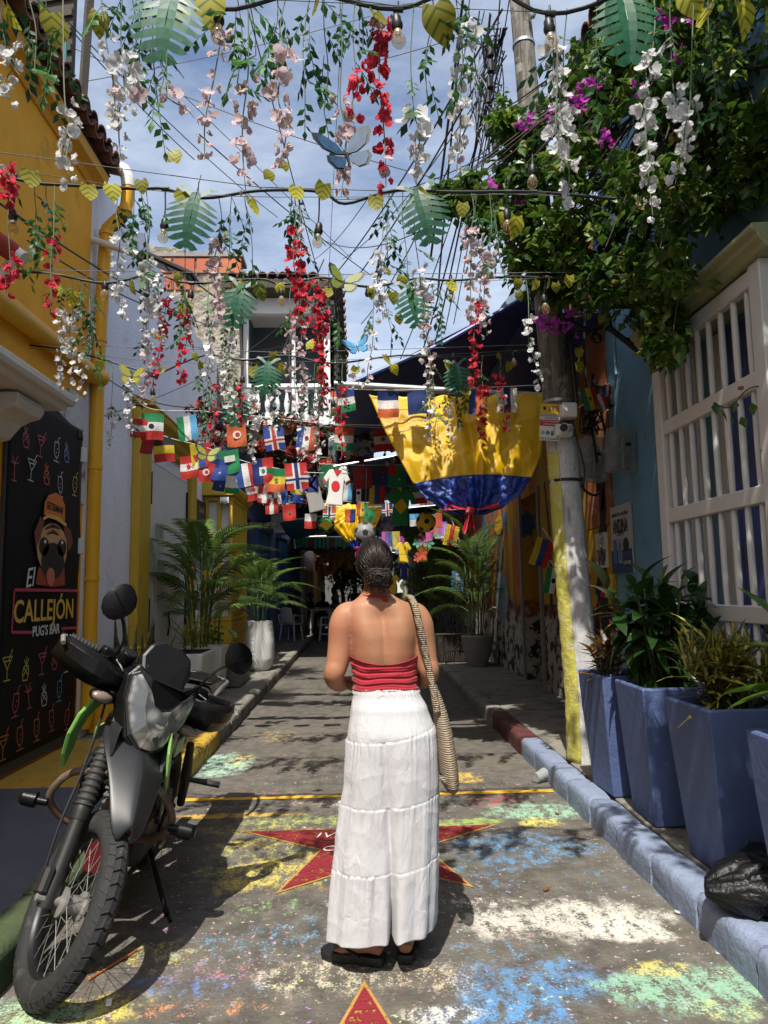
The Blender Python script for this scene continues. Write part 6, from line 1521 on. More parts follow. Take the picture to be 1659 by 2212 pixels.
# red halter top
def cloth_mat(name, c1, c2, rough, wv=420, bumpk=.25, trans=0):
    t = NT(name); P = t.coord('Object'); n = t.noise(P, 9, 5)
    w1 = t.node('ShaderNodeTexWave'); w1.inputs['Scale'].default_value = wv; t.set(w1.inputs['Vector'], P); w1.bands_direction = 'Z'
    w2 = t.node('ShaderNodeTexWave'); w2.inputs['Scale'].default_value = wv; t.set(w2.inputs['Vector'], P); w2.bands_direction = 'X'
    h = t.math('ADD', t.math('ADD', w1.outputs['Fac'], w2.outputs['Fac']), t.math('MULTIPLY', t.noise(t.vscale(P, (1, 1, .25)), 70, 4), 2.0))
    cw = t.noise(t.vscale(P, (1, 1, .45)), 16, 5, .6, 1.2); c = t.mix(n, c1 + (1,), c2 + (1,)); t.fin(c, rough, t.bump(h, bumpk, .002, t.bump(cw, .45, .02)), 0, .25, Sheen_Weight=.15)
    if trans:
        tr = t.node('ShaderNodeBsdfTranslucent'); t.set(tr.inputs['Color'], c); ms = t.node('ShaderNodeMixShader'); ms.inputs[0].default_value = trans
        t.l.new(t.b.outputs[0], ms.inputs[1]); t.l.new(tr.outputs[0], ms.inputs[2]); t.l.new(ms.outputs[0], t.out.inputs['Surface'])
    return t.mat
M_TOP = cloth_mat('red_ribbed_fabric', (.30, .014, .026), (.37, .022, .036), .72)
def top_pt(uu, v):
    th = 2 * PI * uu; back = max(0, -math.sin(th))
    zt_ = wz(1413) - .034 * back ** 2.5 + (.16 * max(0, math.sin(th)) ** 1.5); zb = wz(1487)
    z = zb + (zt_ - zb) * v
    ph = 1.1 * math.sin(th * 2 + 1) + .6 * math.sin(5 * th) + .5 * math.cos(th)
    fold = .0040 * math.sin(v * 27 + ph * 1.3) * (.35 + .65 * math.sin(PI * min(1, v * 1.1))) * (.5 + .5 * math.sin(th * 3 + v * 5) ** 2) + .0012 * math.sin(v * 58 + ph * 3) + .003 * noise.noise((th * 3 if th < PI else 9 - th * 3, v * 4, 1))
    return torso_pt(z, th, .0105 + fold + (.003 if v > .97 else 0))
tp_ = MB().grid(top_pt, 160, 64).build('halter_top', M_TOP, pw, True, 0); sd_ = tp_.modifiers.new('s', 'SOLIDIFY'); sd_.thickness = .003
nk = []
for k in range(25):
    a = 2 * PI * k / 24; s_ = math.sin(a); nk.append(Vector((wxp(814, 1290) + .064 * math.cos(a), YW + .004 + .068 * s_, wz(1288) - .075 * max(0, s_) - .004 * math.cos(a))))
MB().tube(nk, .0075, 8, flat=.7).tube([Vector((wxp(822, 1287), YW - .066, wz(1288))), Vector((wxp(832, 1294), YW - .074, wz(1294))), Vector((wxp(836, 1298), YW - .07, wz(1300)))], [.008, .009, .004], 8).build('neck_tie', M_TOP, tp_, True)

# long white tiered wide trousers
M_WHT = cloth_mat('white_crinkled_cotton', (.53, .53, .555), (.60, .60, .615), .85, 300, .35, .12)
SK = []
for py, l, r_, hd_, yo in ((1484, 766, 899, .104, .006), (1500, 764, 906, .110, .004), (1530, 759, 921, .126, -.006), (1580, 753, 938, .145, -.014), (1620, 750, 941, .150, -.012), (1680, 744, 943, .152, -.006), (1725, 738, 943, .152, -.002), (1800, 727, 942, .155, 0), (1860, 720, 941, .158, .0), (1950, 712, 938, .162, .0), (2040, 707, 930, .165, .0), (2090, 705, 926, .166, 0)):
    a, b = wxp(l, py), wxp(r_, py); SK.append((wz(py), (a + b) / 2, (b - a) / 2, hd_, yo))
SK.sort()
xg = wxp(838, 1900); zw = wz(1484)
SEAM = [((1592, 1566)), ((1726, 1709)), ((1862, 1842))]
phs = [(n_, random.Random(n_).uniform(0, 6.28)) for n_ in (23, 31, 37, 44, 53, 61)]
phl = [(n_, random.Random(n_ + 9).uniform(0, 6.28)) for n_ in (5, 7, 9, 13)]
ZHL, ZHR = at(770, 2050, Y=YW - .16).z, at(880, 2034, Y=YW - .16).z
def trouser(uu, v):
    th = 2 * PI * uu; c, s = math.cos(th), math.sin(th)
    left = 1 / (1 + math.exp(-(xg - (SK[0][1] + SK[0][2] * c)) / .006))
    zh = ZHR + (ZHL - ZHR) * left + .008 * (s > 0) + .004 * math.sin(3 * th)
    z = zw + (zh - zw) * v
    cx, hw_, hd_, yo = lerpt(SK, z); ex = .78
    x = cx + hw_ * math.copysign(abs(c) ** ex, c); y = YW + yo + hd_ * math.copysign(abs(s) ** ex, s)
    fx = (x - (cx - hw_)) / (2 * hw_)
    off = 0; A_ = .0009 if z < zw - .03 else .003; tier = 0
    for q_, (pl_, pr_) in enumerate(SEAM):
        zs_ = wz(pl_ + (pr_ - pl_) * fx + 8 * math.sin(PI * fx)); d_ = zs_ - z
        if d_ > 0: tier = q_ + 1; A_ = .0011 + .0064 * math.exp(-d_ / .055) ; off += .0022 * math.exp(-d_ / .05)
        off -= .0022 * math.exp(-(d_ / .0030) ** 2)
    t_ = (zw - z) / (zw - zh)
    env = .25 + 1.5 * max(0, noise.noise((th * 2.2 if th < PI else (2 * PI - th) * 2.2 + 9, tier * 3.7, z * 1.2)) + .12)
    rip = sum(math.sin(n_ * th + p_ + tier * 1.7 + .9 * math.sin(z * 6 + n_)) for n_, p_ in phs) / 3.0
    big = sum(math.sin(n_ * th + p_ + 1.3 * z) for n_, p_ in phl) / 2.2
    off += A_ * rip * env + .0110 * t_ ** 1.2 * big
    nz_ = noise.noise((x * 6 + 3 * z, y * 6, z * 3)); off += .0035 * nz_ * min(1, t_ * 4)
    cr = 1 - abs(noise.noise((x * 6 - z * 4, y * 5, z * 4 + x * 7))); cr2 = 1 - abs(noise.noise((x * 8 + z * 7 + 5, y * 5, z * 6 - x * 6)))
    off += (.0022 * cr ** 4 + .0018 * cr2 ** 4) * min(1, t_ * 3)
    gd = .022 * min(1, max(0, (t_ - .15) / .4)) + .10 * max(0, (t_ - .62) / .38) ** 2
    g = gd * math.exp(-((x - xg - .010 * math.sin(z * 5)) / (.011 + .016 * (1 - t_))) ** 2)
    L_ = math.hypot(c, s)
    x += off * c * .9; y += off * s
    y -= math.copysign(min(g, abs(y - YW) * .96), y - YW) if g > 1e-4 else 0
    return (x, y, z)
tr_ = MB().grid(trouser, 340, 230).build('tiered_trousers', M_WHT, pw, True, 0)
sd_ = tr_.modifiers.new('s', 'SOLIDIFY'); sd_.thickness = .0025
wb_ = MB(); rings = []
for k in range(9):
    z = zw - .003 - .018 * k / 8; rings.append([torso_pt(z, 2 * PI * j / 120, .0092 + .0012 * math.sin(j * 2.6 + k * .3) ) for j in range(120)])
wb_.rings(rings, True, False); wb_.build('waistband', M_WHT, tr_, True, 0)
# flip-flops
M_SAND = mat('black_sandal_foam', (.010, .011, .013), .55, var=.2, bump=.2)
def sandal(heel, d):
    d = d.normalized(); sd = Vector((-d.y, d.x, 0)); out = []
    prof = [(-.06, .012), (-.055, .028), (-.02, .036), (.05, .034), (.11, .044), (.165, .046), (.195, .034), (.208, .012)]
    P = [(a, b) for a, b in prof] + [(a, -b) for a, b in reversed(prof)]
    mb = MB(); ring = lambda z, k: [Vector((heel.x, heel.y, z)) + d * (a * k) + sd * (b * k) for a, b in P]
    mb.rings([ring(.004, .97), ring(.010, 1.0), ring(.030, 1.0), ring(.036, .97)])
    return mb, d, sd
for s_, f_, toe in ((-1, FL, Vector((-.13, .05, 0))), (1, FR, Vector((.02, .13, 0)))):
    heel = Vector((f_.x + (.055 if s_ < 0 else 0), f_.y + .02, .0)); mb, d, sd = sandal(heel, toe); so_ = mb.build('sandal', M_SAND, pw, True, 40)
    a = heel + d * .145 + Vector((0, 0, .036)); t0 = a + Vector((0, 0, .034)) - d * .02
    MB().tube([a, t0], .006, 8).tube(smoothpath([t0, heel + d * .09 + sd * .034 + Vector((0, 0, .060)), heel + d * .03 + sd * .040 + Vector((0, 0, .035))]), .0085, 8, flat=.5).tube(smoothpath([t0, heel + d * .09 - sd * .034 + Vector((0, 0, .060)), heel + d * .03 - sd * .040 + Vector((0, 0, .035))]), .0085, 8, flat=.5).build('strap', M_SAND, so_, True)

# woven shoulder bag
def weave_mat():
    t = NT('beige_crochet'); P = t.coord('Object')
    w1 = t.node('ShaderNodeTexWave'); w1.inputs['Scale'].default_value = 38; w1.inputs['Distortion'].default_value = 1.2; w1.inputs['Detail'].default_value = 2; t.set(w1.inputs['Vector'], P); w1.bands_direction = 'Z'
    w2 = t.node('ShaderNodeTexWave'); w2.inputs['Scale'].default_value = 46; w2.inputs['Distortion'].default_value = 1.5; t.set(w2.inputs['Vector'], P); w2.bands_direction = 'Y'
    h = t.math('MULTIPLY', w1.outputs['Fac'], t.math('ADD', w2.outputs['Fac'], .4)); n = t.noise(P, 200, 3)
    c = t.mix(t.ramp(h, .0, .6), (.20, .155, .105, 1), (.36, .295, .215, 1)); return t.fin(c, .9, t.bump(t.math('ADD', h, t.math('MULTIPLY', n, .4)), .9, .006), 0, .15)
M_BAG = weave_mat()
bag = thing('shoulder_bag', 'long beige crochet bag hanging from her right shoulder', 'bag', tuple(pt(960, 1700)), w=True)
sp_ = smoothpath([pt(880, 1345, .12), pt(876, 1312, .085), pt(880, 1292, .03), pt(887, 1290, -.03), pt(897, 1310, -.105), pt(906, 1350, -.118), pt(917, 1400, -.095), pt(928, 1450, -.08), pt(938, 1500, -.085), pt(945, 1540, -.085)], 6)
st = MB(); st.tube(sp_, [.0145] * len(sp_), 10, flat=.55, up=Vector((0, 1, 0)))
strap = st.build('strap', M_BAG, bag, True, 0)
cord = MB()
for q in range(2):
    pts = []
    for i, p in enumerate(sp_): pts.append(p + Vector((.0065 * math.sin(i * .9 + PI * q), -.008 - .002 * math.cos(i * 2.2 + PI * q), 0)))
    cord.tube(pts, .0078, 6)
cord.build('strap_braid', M_BAG, strap, True, 0)
bgm = MB(); rings = []
BT = [(1470, 925, 937, .02), (1500, 929, 950, .035), (1540, 934, 964, .06), (1585, 940, 975, .09), (1630, 943, 982, .115), (1663, 946, 986, .125), (1688, 952, 987, .12), (1702, 960, 984, .09), (1708, 966, 978, .05)]
BT2 = [(py, wxp(l, py), wxp(r_, py), dd, wz(py)) for py, l, r_, dd in BT]
for i in range(77):
    t = i / 76; py = 1470 + 238 * t
    l, r_, dd, z = lerpt(BT2, py); cx = (l + r_) / 2; ring = []
    for k in range(40):
        th = 2 * PI * k / 40; o = .0009 * math.sin(i * 1.9 + .6 * math.sin(k)) + .0008 * math.sin(k * 2.9)
        ring.append((cx + ((r_ - l) / 2 + o) * math.cos(th), YW - .03 + (dd + o) * math.sin(th), z))
    rings.append(ring)
bgm.rings(rings).build('pouch', M_BAG, bag, True, 0)
rib_ = MB()
for k in range(9):
    a = -1.2 + k * .3; rib_.tube([pt(958 + 22 * (k - 4) / 9, 1676, -.13 - .004 * math.cos(k)), pt(968 + 14 * (k - 4) / 9, 1692, -.128), pt(971 + 5 * (k - 4) / 9, 1704, -.09)], .0035, 6)
rib_.build('gathered_end', M_BAG, bag, True, 0)
# ------------------------------------------------------------------ things strung over the street
M_CABLE = mat('black_cable', (.010, .010, .011), .5); M_TWINE = mat('grey_twine', (.16, .16, .15), .7)
PET = {'white': leafmat('white_silk_petal', (.62, .62, .63), (.74, .74, .74), .42, .7, 20, .12), 'pink': leafmat('pale_pink_silk_petal', (.58, .44, .46), (.70, .58, .59), .42, .7, 20, .12),
       'red': leafmat('coral_red_silk_petal', (.50, .020, .045), (.62, .05, .085), .42, .65, 20, .18)}
M_VLEAF = leafmat('silk_green_leaf', (.03, .10, .025), (.07, .19, .05), .4, .5, 10, .35)
M_VDARK = leafmat('silk_dark_leaf', (.012, .05, .022), (.022, .085, .035), .3, .5, 10, .3)
M_VSTEM = mat('silk_vine_stem', (.10, .13, .08), .7)
M_HEART = None
def heart_mat():
    t = NT('yellow_green_heart_leaf'); P = t.coord('Object'); s = t.sep(P)
    ay = t.math('ABSOLUTE', s[1]); f = t.math('SINE', t.math('MULTIPLY', t.math('SUBTRACT', s[0], t.math('MULTIPLY', ay, .9)), 230)); v = t.ramp(f, .3, .9)
    c = t.mix(v, (.44, .40, .04, 1), (.15, .19, .025, 1)); oi = t.node('ShaderNodeObjectInfo').outputs['Random']; h = t.node('ShaderNodeHueSaturation'); t.set(h.inputs['Color'], c); t.set(h.inputs['Value'], t.ramp(oi, 0, 1, .6, 1.25))
    t.fin(h.outputs['Color'], .5, None, 0, .35); tr = t.node('ShaderNodeBsdfTranslucent'); t.set(tr.inputs['Color'], h.outputs['Color']); ms = t.node('ShaderNodeMixShader'); ms.inputs[0].default_value = .45
    t.l.new(t.b.outputs[0], ms.inputs[1]); t.l.new(tr.outputs[0], ms.inputs[2]); t.l.new(ms.outputs[0], t.out.inputs['Surface'])
    return t.mat
M_HEART = heart_mat()
def flower_me(m, seed, s=.030):
    r = random.Random(seed); mb = MB()
    for k in range(r.choice([4, 5, 5])):
        a = 2 * PI * k / 5 + r.uniform(-.25, .25); tilt = r.uniform(-.2, .8); L = s * r.uniform(.8, 1.15); w = L * .62; ca, sa = math.cos(a), math.sin(a); rows = []
        for t, ww in ((0, .25), (.45, 1.0), (.85, .85), (1.05, .35)):
            x_ = L * t; z_ = L * (tilt * t + .25 * math.sin(t * 5 + k)); rows.append([(x_ * ca - y_ * sa, x_ * sa + y_ * ca, z_ + .12 * w * (1 if abs(y_) > 0 else -1)) for y_ in (-w * ww, 0, w * ww)])
        vs = [p for q in rows for p in q]; mb.add(vs, [f for i in range(3) for f in ((i * 3, i * 3 + 1, i * 3 + 4, i * 3 + 3), (i * 3 + 1, i * 3 + 2, i * 3 + 5, i * 3 + 4))])
    return mb.mesh('flower', m, True, 0)
FLW = {c: [flower_me(PET[c], 10 + k) for k in range(5)] for c in PET}
def sprig_me(m, seed):
    r = random.Random(seed); mb = MB(); mb.tube([(0, 0, 0), (.05, 0, -.03), (.10, 0, -.07)], .0014, 4)
    for k in range(6):
        t = k / 5; p = Vector((.02 + .08 * t, 0, -.012 - .055 * t)); s_ = 1 if k % 2 else -1
        d = Vector((.5, s_ * .9, -.45 - .4 * r.random())) if k < 5 else Vector((1, 0, -.8)); d.normalize(); side = d.cross(Vector((r.uniform(-.6, .6), 0, 1))).normalized(); L = .046 * r.uniform(.8, 1.15); w = L * .27
        mb.add([p, p + d * L * .45 + side * w, p + d * L, p + d * L * .45 - side * w, p + d * L * .5 + Vector((0, 0, .004))], [(0, 1, 4), (1, 2, 4), (2, 3, 4), (3, 0, 4)])
    return mb.mesh('leaf_sprig', m, False)
SPR = [sprig_me(M_VLEAF, k) for k in range(3)] + [sprig_me(M_VDARK, k) for k in range(2)]
HEARTS = [leaf_me('heart_leaf', .085, .042, M_HEART, dr, .16, 7, heart=1) for dr in (.2, -.25, .5)]
def monstera_me(m, L=.30, W=.145):
    mb = MB(); w = lambda t: W * max(.05, math.sin(PI * (.20 + .78 * t))) ** .75
    for s_ in (-1, 1):
        for i in range(8):
            t0, t1 = i / 8, (i + .74) / 8; x0, x1 = L * t0, L * (i + 1) / 8; wi = .24; lean = L * (.19 - .07 * t0) * (1 if i else -.8)
            q = lambda x_, y_: (x_, s_ * y_, .22 * y_ - 1.6 * y_ * y_ - .9 * x_ * x_)
            a0, a1 = w(t0), w(t1)
            mb.add([q(x0, 0), q(x1, 0), q(x1 + .01, a1 * wi), q(x0 + .01, a0 * wi)], [(0, 1, 2, 3)])
            xb = x0 + L * .74 / 8; mid = .62
            mb.add([q(x0 + .01, a0 * wi), q(xb + .01, a1 * wi), q(xb + lean * mid, a1 * mid), q(x0 + lean * mid, a0 * mid), q(xb + lean * .95 - L * .03, a1 * .97), q(x0 + lean + L * .025, a0 * .98)], [(0, 1, 2, 3), (3, 2, 4, 5)])
    mb.tube([(-.10, 0, .02), (0, 0, .004), (.15, 0, -.018), (.30, 0, -.08)], .0022, 5)
    return mb.mesh('monstera_leaf', m, False)
M_MONS = leafmat('silk_monstera', (.010, .075, .040), (.022, .125, .065), .25, .45, 30, .2)
MONS = monstera_me(M_MONS)

# four light strings across the street
ROWY = [2.32, 3.30, 4.40, 5.55]
ROWNAME = ['nearest light string', 'second light string', 'third light string', 'farthest light string']
ROWPTS = [[(-120, -120), (300, -70), (472, 20), (660, -15), (858, 20), (1030, -40), (1187, 30), (1400, -30), (1800, -150)],
          [(-60, 325), (40, 388), (180, 402), (300, 408), (355, 408), (440, 428), (560, 412), (690, 414), (745, 440), (850, 412), (980, 415), (1150, 415), (1330, 430)],
          [(-40, 585), (100, 590), (230, 612), (330, 592), (412, 612), (560, 603), (610, 615), (700, 600), (795, 620), (900, 602), (975, 606), (1100, 598), (1220, 600), (1420, 590)],
          [(60, 745), (160, 760), (300, 800), (330, 812), (440, 768), (530, 778), (620, 768), (720, 785), (860, 768), (990, 772), (1110, 762), (1240, 745)]]
BULBS = [[(472, 62, 1), (858, 72, 1), (1187, 80, 1)], [(28, 485, 1), (355, 505, 1), (688, 515, 1), (1150, 388, 1), (1095, 485, 1)], [(227, 636, 1), (412, 655, 1), (608, 650, 1), (795, 650, 0), (975, 640, 1), (1176, 665, 1)], [(330, 865, 1), (524, 838, 0), (720, 890, 1), (980, 790, 1), (1110, 785, 1)]]
def bulb_glass():
    t = NT('clear_amber_bulb'); t.fin((.60, .50, .36, 1), .06, None, 0, .6); g = t.node('ShaderNodeBsdfTransparent'); g.inputs[0].default_value = (.93, .87, .76, 1)
    lw = t.node('ShaderNodeLayerWeight'); lw.inputs['Blend'].default_value = .35; f = t.math('ADD', t.math('MULTIPLY', lw.outputs['Facing'], .40), .05)
    ms = t.node('ShaderNodeMixShader'); t.set(ms.inputs[0], f); t.l.new(g.outputs[0], ms.inputs[1]); t.l.new(t.b.outputs[0], ms.inputs[2]); t.l.new(ms.outputs[0], t.out.inputs['Surface'])
    return t.mat
M_BULB = bulb_glass(); M_FIL = mat('filament_amber', (.5, .25, .06), .5)
sock_me = MB().lathe([(.004, .050), (.010, .047), (.017, .035), (.018, .012), (.021, .010), (.021, .0), (.016, -.012)], 14).mesh('socket', M_BLACKP, True)
glass_me = MB().lathe([(.013, -.010), (.015, -.020), (.022, -.034), (.0265, -.050), (.024, -.066), (.016, -.077), (.006, -.082)], 16).mesh('bulb', M_BULB, True, 0)
base_me = MB().lathe([(.0125, -.010), (.0135, -.026), (.008, -.028)], 12).mesh('bulb_cap', M_SILV, True)
fil_me = MB().tube([(-.006, 0, -.028), (-.007, 0, -.062), (0, 0, -.066), (.007, 0, -.062), (.006, 0, -.028)], .0016, 4).mesh('filament', M_FIL)
def row_point(r, px):
    P = ROWPTS[r]
    for a, b in zip(P, P[1:]):
        if a[0] <= px <= b[0]: return a[1] + (b[1] - a[1]) * (px - a[0]) / (b[0] - a[0])
    return P[-1][1]
for r in range(4):
    o = thing('light_string', ['black light string nearest the camera at the top of the frame', 'second black light string running level across the street', 'third black light string below the level one', 'farthest black light string in front of the navy awning'][r], 'light string', tuple(at(800, ROWPTS[r][6][1], Y=ROWY[r])), group='light strings across the street', w=True)
    P = [at(x_, y_, Y=ROWY[r]) for x_, y_ in ROWPTS[r]]
    MB().tube(smoothpath(P, 5), .0075, 6).build('cable', M_CABLE, o, True)
    MB().tube([P[0] + Vector((0, .02, .02)), P[len(P) // 2] + Vector((0, .02, .03)), P[-1] + Vector((0, .02, .02))], .0025, 4).build('support_wire', M_TWINE, o)
    for px, py, lit in BULBS[r]:
        c = at(px, py - 14, Y=ROWY[r]); top = at(px + 2, row_point(r, px), Y=ROWY[r])
        if (top - c).length > .06: MB().tube([top, c + Vector((.004, 0, .10)), c + Vector((0, 0, .045))], .004, 5).build('drop_cable', M_CABLE, o)
        MB().tube([top - Vector((.018, 0, 0)), top + Vector((.018, 0, 0))], .012, 8).build('tap', M_BLACKP, o)
        k_ = 1.0
        s_ = link('socket', sock_me, o, T(*c) @ RY(R.uniform(-6, 6)))
        if lit: link('bulb', glass_me, s_); link('bulb_cap', base_me, s_); link('filament', fil_me, s_)

# hanging flower strands: (colour, x, first flower y, last y, drift, row)
STR = [('white', 12, 95, 215, 8, 0), ('white', 140, 215, 395, 12, 0), ('white', 228, 80, 250, 22, 0), ('white', 268, 190, 335, -8, 0), ('white', 300, 108, 230, -20, 0), ('pink', 360, 195, 255, 60, 0), ('pink', 478, 70, 345, -36, 0), ('pink', 535, 175, 412, -4, 0), ('pink', 614, 122, 360, -12, 0),
       ('red', 822, 48, 405, 12, 0), ('red', 768, 142, 260, 2, 0), ('pink', 735, 215, 425, 2, 0), ('white', 895, 245, 372, 0, 0), ('white', 1012, 58, 370, -26, 0), ('white', 1195, 105, 260, 6, 0), ('white', 1225, 240, 440, 0, 0), ('white', 1410, 108, 465, 0, 0), ('white', 1455, 195, 330, 30, 0), ('white', 1490, 225, 385, -36, 0), ('white', 1200, 260, 340, 8, 0),
       ('red', 8, 365, 440, 8, 1), ('red', 116, 510, 680, -8, 1), ('red', 22, 560, 635, -8, 1), ('white', 259, 517, 690, 6, 1), ('white', 317, 571, 760, 4, 1), ('pink', 472, 518, 690, 0, 1), ('red', 636, 498, 705, 6, 1), ('red', 650, 545, 720, 12, 1), ('white', 824, 536, 690, 4, 1), ('white', 905, 575, 700, 10, 1), ('pink', 1018, 498, 690, 0, 1), ('pink', 1056, 545, 725, -4, 1), ('white', 1032, 510, 600, 6, 1),
       ('white', 130, 672, 840, 0, 2), ('white', 155, 680, 830, 4, 2), ('white', 178, 755, 858, -4, 2), ('white', 345, 600, 730, 4, 2), ('pink', 317, 750, 870, -8, 2), ('red', 360, 650, 835, -32, 2), ('red', 396, 682, 828, 0, 2), ('white', 450, 693, 825, -6, 2), ('white', 487, 704, 880, 0, 2), ('white', 500, 730, 900, 4, 2), ('red', 676, 610, 880, 32, 2), ('red', 690, 640, 790, 12, 2), ('pink', 630, 690, 900, 4, 2), ('pink', 655, 700, 880, -6, 2), ('white', 806, 700, 835, -14, 2), ('white', 915, 690, 870, 6, 2), ('pink', 930, 640, 840, -4, 2), ('red', 1036, 655, 840, -14, 2), ('white', 1142, 685, 838, 22, 2),
       ('white', 240, 880, 970, -4, 3), ('white', 276, 822, 932, 4, 3), ('red', 470, 826, 925, -14, 3), ('red', 515, 830, 920, 6, 3), ('white', 545, 850, 1000, 4, 3), ('white', 590, 850, 940, 0, 3), ('pink', 682, 860, 975, 4, 3), ('white', 640, 870, 980, 10, 3), ('red', 740, 835, 990, -2, 3), ('white', 690, 960, 1015, -2, 3), ('white', 930, 875, 950, -6, 3), ('white', 967, 873, 948, 8, 3), ('red', 1043, 838, 965, 2, 3), ('red', 1080, 812, 935, 14, 3), ('pink', 775, 800, 835, -8, 3)]
cnt = {}
order = sorted(range(len(STR)), key=lambda i: (STR[i][5], STR[i][0], STR[i][1]))
tot = {}
for i in order: tot[(STR[i][5], STR[i][0])] = tot.get((STR[i][5], STR[i][0]), 0) + 1
rf = random.Random(77)
for i in order:
    col, px, y0, y1, dr, r = STR[i]; k = cnt.get((r, col), 0); cnt[(r, col)] = k + 1
    dn = rf.uniform(.8, 1.35); sz = rf.uniform(.85, 1.2); cn = {'white': 'white', 'pink': 'pale pink', 'red': 'coral red'}[col]
    lab = '%s %s flower strand on the %s' % (ordinal(k, 0) if tot[(r, col)] > 1 else 'only', cn, ROWNAME[r]) + (' counting from the left' if k else '')
    Y_ = ROWY[r] + rf.uniform(-.10, .06); ytop = row_point(r, px) if px > 0 else row_point(r, 5)
    if px > 1150 and r == 1: ytop = 420
    top = at(px - dr * .3, min(ytop, y0 - 10), Y=ROWY[r]); a = at(px, y0, Y=Y_); b = at(px + dr, y1, Y=Y_)
    o = thing('flower_strand', lab, 'flower strand', tuple(top), group='silk flower strands hanging over the street', w=True)
    ms_ = [top, top.lerp(a, .5) + Vector((rf.uniform(-.02, .02), 0, 0)), a, a.lerp(b, .35) + Vector((rf.uniform(-.025, .025), rf.uniform(-.01, .01), 0)), a.lerp(b, .7) + Vector((rf.uniform(-.02, .02), 0, 0)), b]
    path = smoothpath(ms_, 6); MB().tube(path, [.0024] * (len(path) - 4) + [.0016] * 4, 5).build('stem', M_VSTEM, o, True)
    L = (b - a).length; nf = max(5, int(L / ((.0165 if r < 2 else .022) * dn))); P2 = path[12:]
    for q in range(nf):
        t = q / (nf - 1); p = P2[min(len(P2) - 1, int(t * (len(P2) - 1)))]; an = q * 2.4 + rf.uniform(-.6, .6); w = .021 * (1.15 - .45 * t)
        c = p + Vector((w * math.cos(an), w * math.sin(an), rf.uniform(-.012, .012)))
        fo = link('flower', rf.choice(FLW[col if rf.random() > .04 else 'pink']), o, T(*c) @ Matrix.Rotation(an, 4, 'Z') @ RY(rf.uniform(30, 115)) @ RZ(rf.uniform(0, 360)) @ S(sz * rf.uniform(.48, .95) * (1.10 - .35 * t)))
    if y0 - ytop > 30 or r in (1, 2):
        for q in range(2):
            p = path[rf.randint(2, 12)]; link('leaf_sprig', rf.choice(SPR), o, T(*p) @ RZ(rf.uniform(0, 360)) @ RY(rf.uniform(-10, 50)) @ S(rf.uniform(.75, 1.15)))
# leafy vines without flowers
VIN = [(60, -20, 150, 0), (100, 30, 190, 0), (285, -10, 80, 0), (330, 100, 250, 0), (510, -20, 180, 0), (540, 10, 120, 0), (600, 10, 90, 0), (672, -20, 210, 0), (700, 60, 240, 0), (770, -10, 110, 0), (935, 40, 220, 0), (985, 0, 150, 0), (1290, -10, 150, 0), (1395, 100, 240, 0), (1530, 60, 230, 0),
       (75, 420, 560, 1), (100, 430, 520, 1), (305, 420, 590, 1), (290, 430, 540, 1), (500, 425, 560, 1), (530, 440, 600, 1), (645, 415, 520, 1), (630, 430, 500, 1), (840, 420, 570, 1), (870, 480, 600, 1), (1060, 420, 560, 1), (400, 640, 700, 1),
       (170, 600, 720, 2), (195, 640, 780, 2), (395, 610, 720, 2), (500, 690, 830, 2), (710, 620, 780, 2), (725, 640, 740, 2), (830, 610, 720, 2), (950, 620, 720, 2),
       (270, 790, 900, 3), (430, 780, 900, 3), (445, 800, 880, 3), (660, 800, 900, 3), (690, 820, 880, 3), (600, 780, 890, 3), (930, 780, 880, 3), (1010, 790, 860, 3), (985, 850, 900, 3)]
cn_ = {}
for px, y0, y1, r in sorted(VIN, key=lambda v: (v[3], v[0])):
    k = cn_.get(r, 0); cn_[r] = k + 1; a = at(px, y0, Y=ROWY[r] + .03); b = at(px + rf.uniform(-14, 20), y1, Y=ROWY[r] + rf.uniform(-.05, .08)); top = at(px, min(y0, row_point(r, max(px, 0))), Y=ROWY[r])
    o = thing('leafy_vine', '%s green leafy vine on the %s%s' % (ordinal(k, 0), ROWNAME[r], ' counting from the left' if k else ''), 'vine', tuple(top), group='silk leafy vines hanging over the street', w=True)
    path = smoothpath([top, a, a.lerp(b, .5) + Vector((rf.uniform(-.02, .02), 0, 0)), b], 5); MB().tube(path, .002, 4).build('stem', M_VSTEM, o, True)
    n_ = max(3, int((b - a).length / .062))
    for q in range(n_):
        p = a.lerp(b, q / max(1, n_ - 1)); link('leaf_sprig', rf.choice(SPR[:3] if rf.random() < .6 else SPR[3:]), o, T(*p) @ RZ(q * 137 + rf.uniform(-30, 30)) @ RY(rf.uniform(0, 55)) @ S(rf.uniform(.85, 1.25)))
# monstera leaves
MON = [(375, 45, 0, 8, 'large monstera leaf at the top left between vines'), (1345, 50, 0, -4, 'large monstera leaf in front of the bougainvillea'), (425, 470, 1, 10, 'monstera leaf under the level light string on the left'), (902, 462, 1, -12, 'monstera leaf under the level light string by the pole wires'), (523, 655, 2, 12, 'monstera leaf beside the balcony corner'), (885, 655, 2, -10, 'monstera leaf right of the green butterfly'), (580, 812, 3, 5, 'monstera leaf hanging before the balcony balusters'), (985, 815, 3, -6, 'monstera leaf against the navy awning'), (515, 880, 3, 4, 'small monstera leaf above the bunting flags')]
for px, py, r, tl, lb in MON:
    c = at(px, py, Y=ROWY[r] - .03); o = thing('monstera_leaf', lb, 'leaf', tuple(c), group='silk monstera leaves')
    sc_ = (1.0, 1.0, 1.0, .95)[r]
    link('blade', MONS, o, T(0, 0, .13 * sc_) @ RY(tl) @ RZ(-90) @ RY(74) @ S(sc_ * .92))
    MB().tube([(0, .02, .05), (0, .03, .20 * sc_)], .003, 4).build('stalk', M_VSTEM, o)
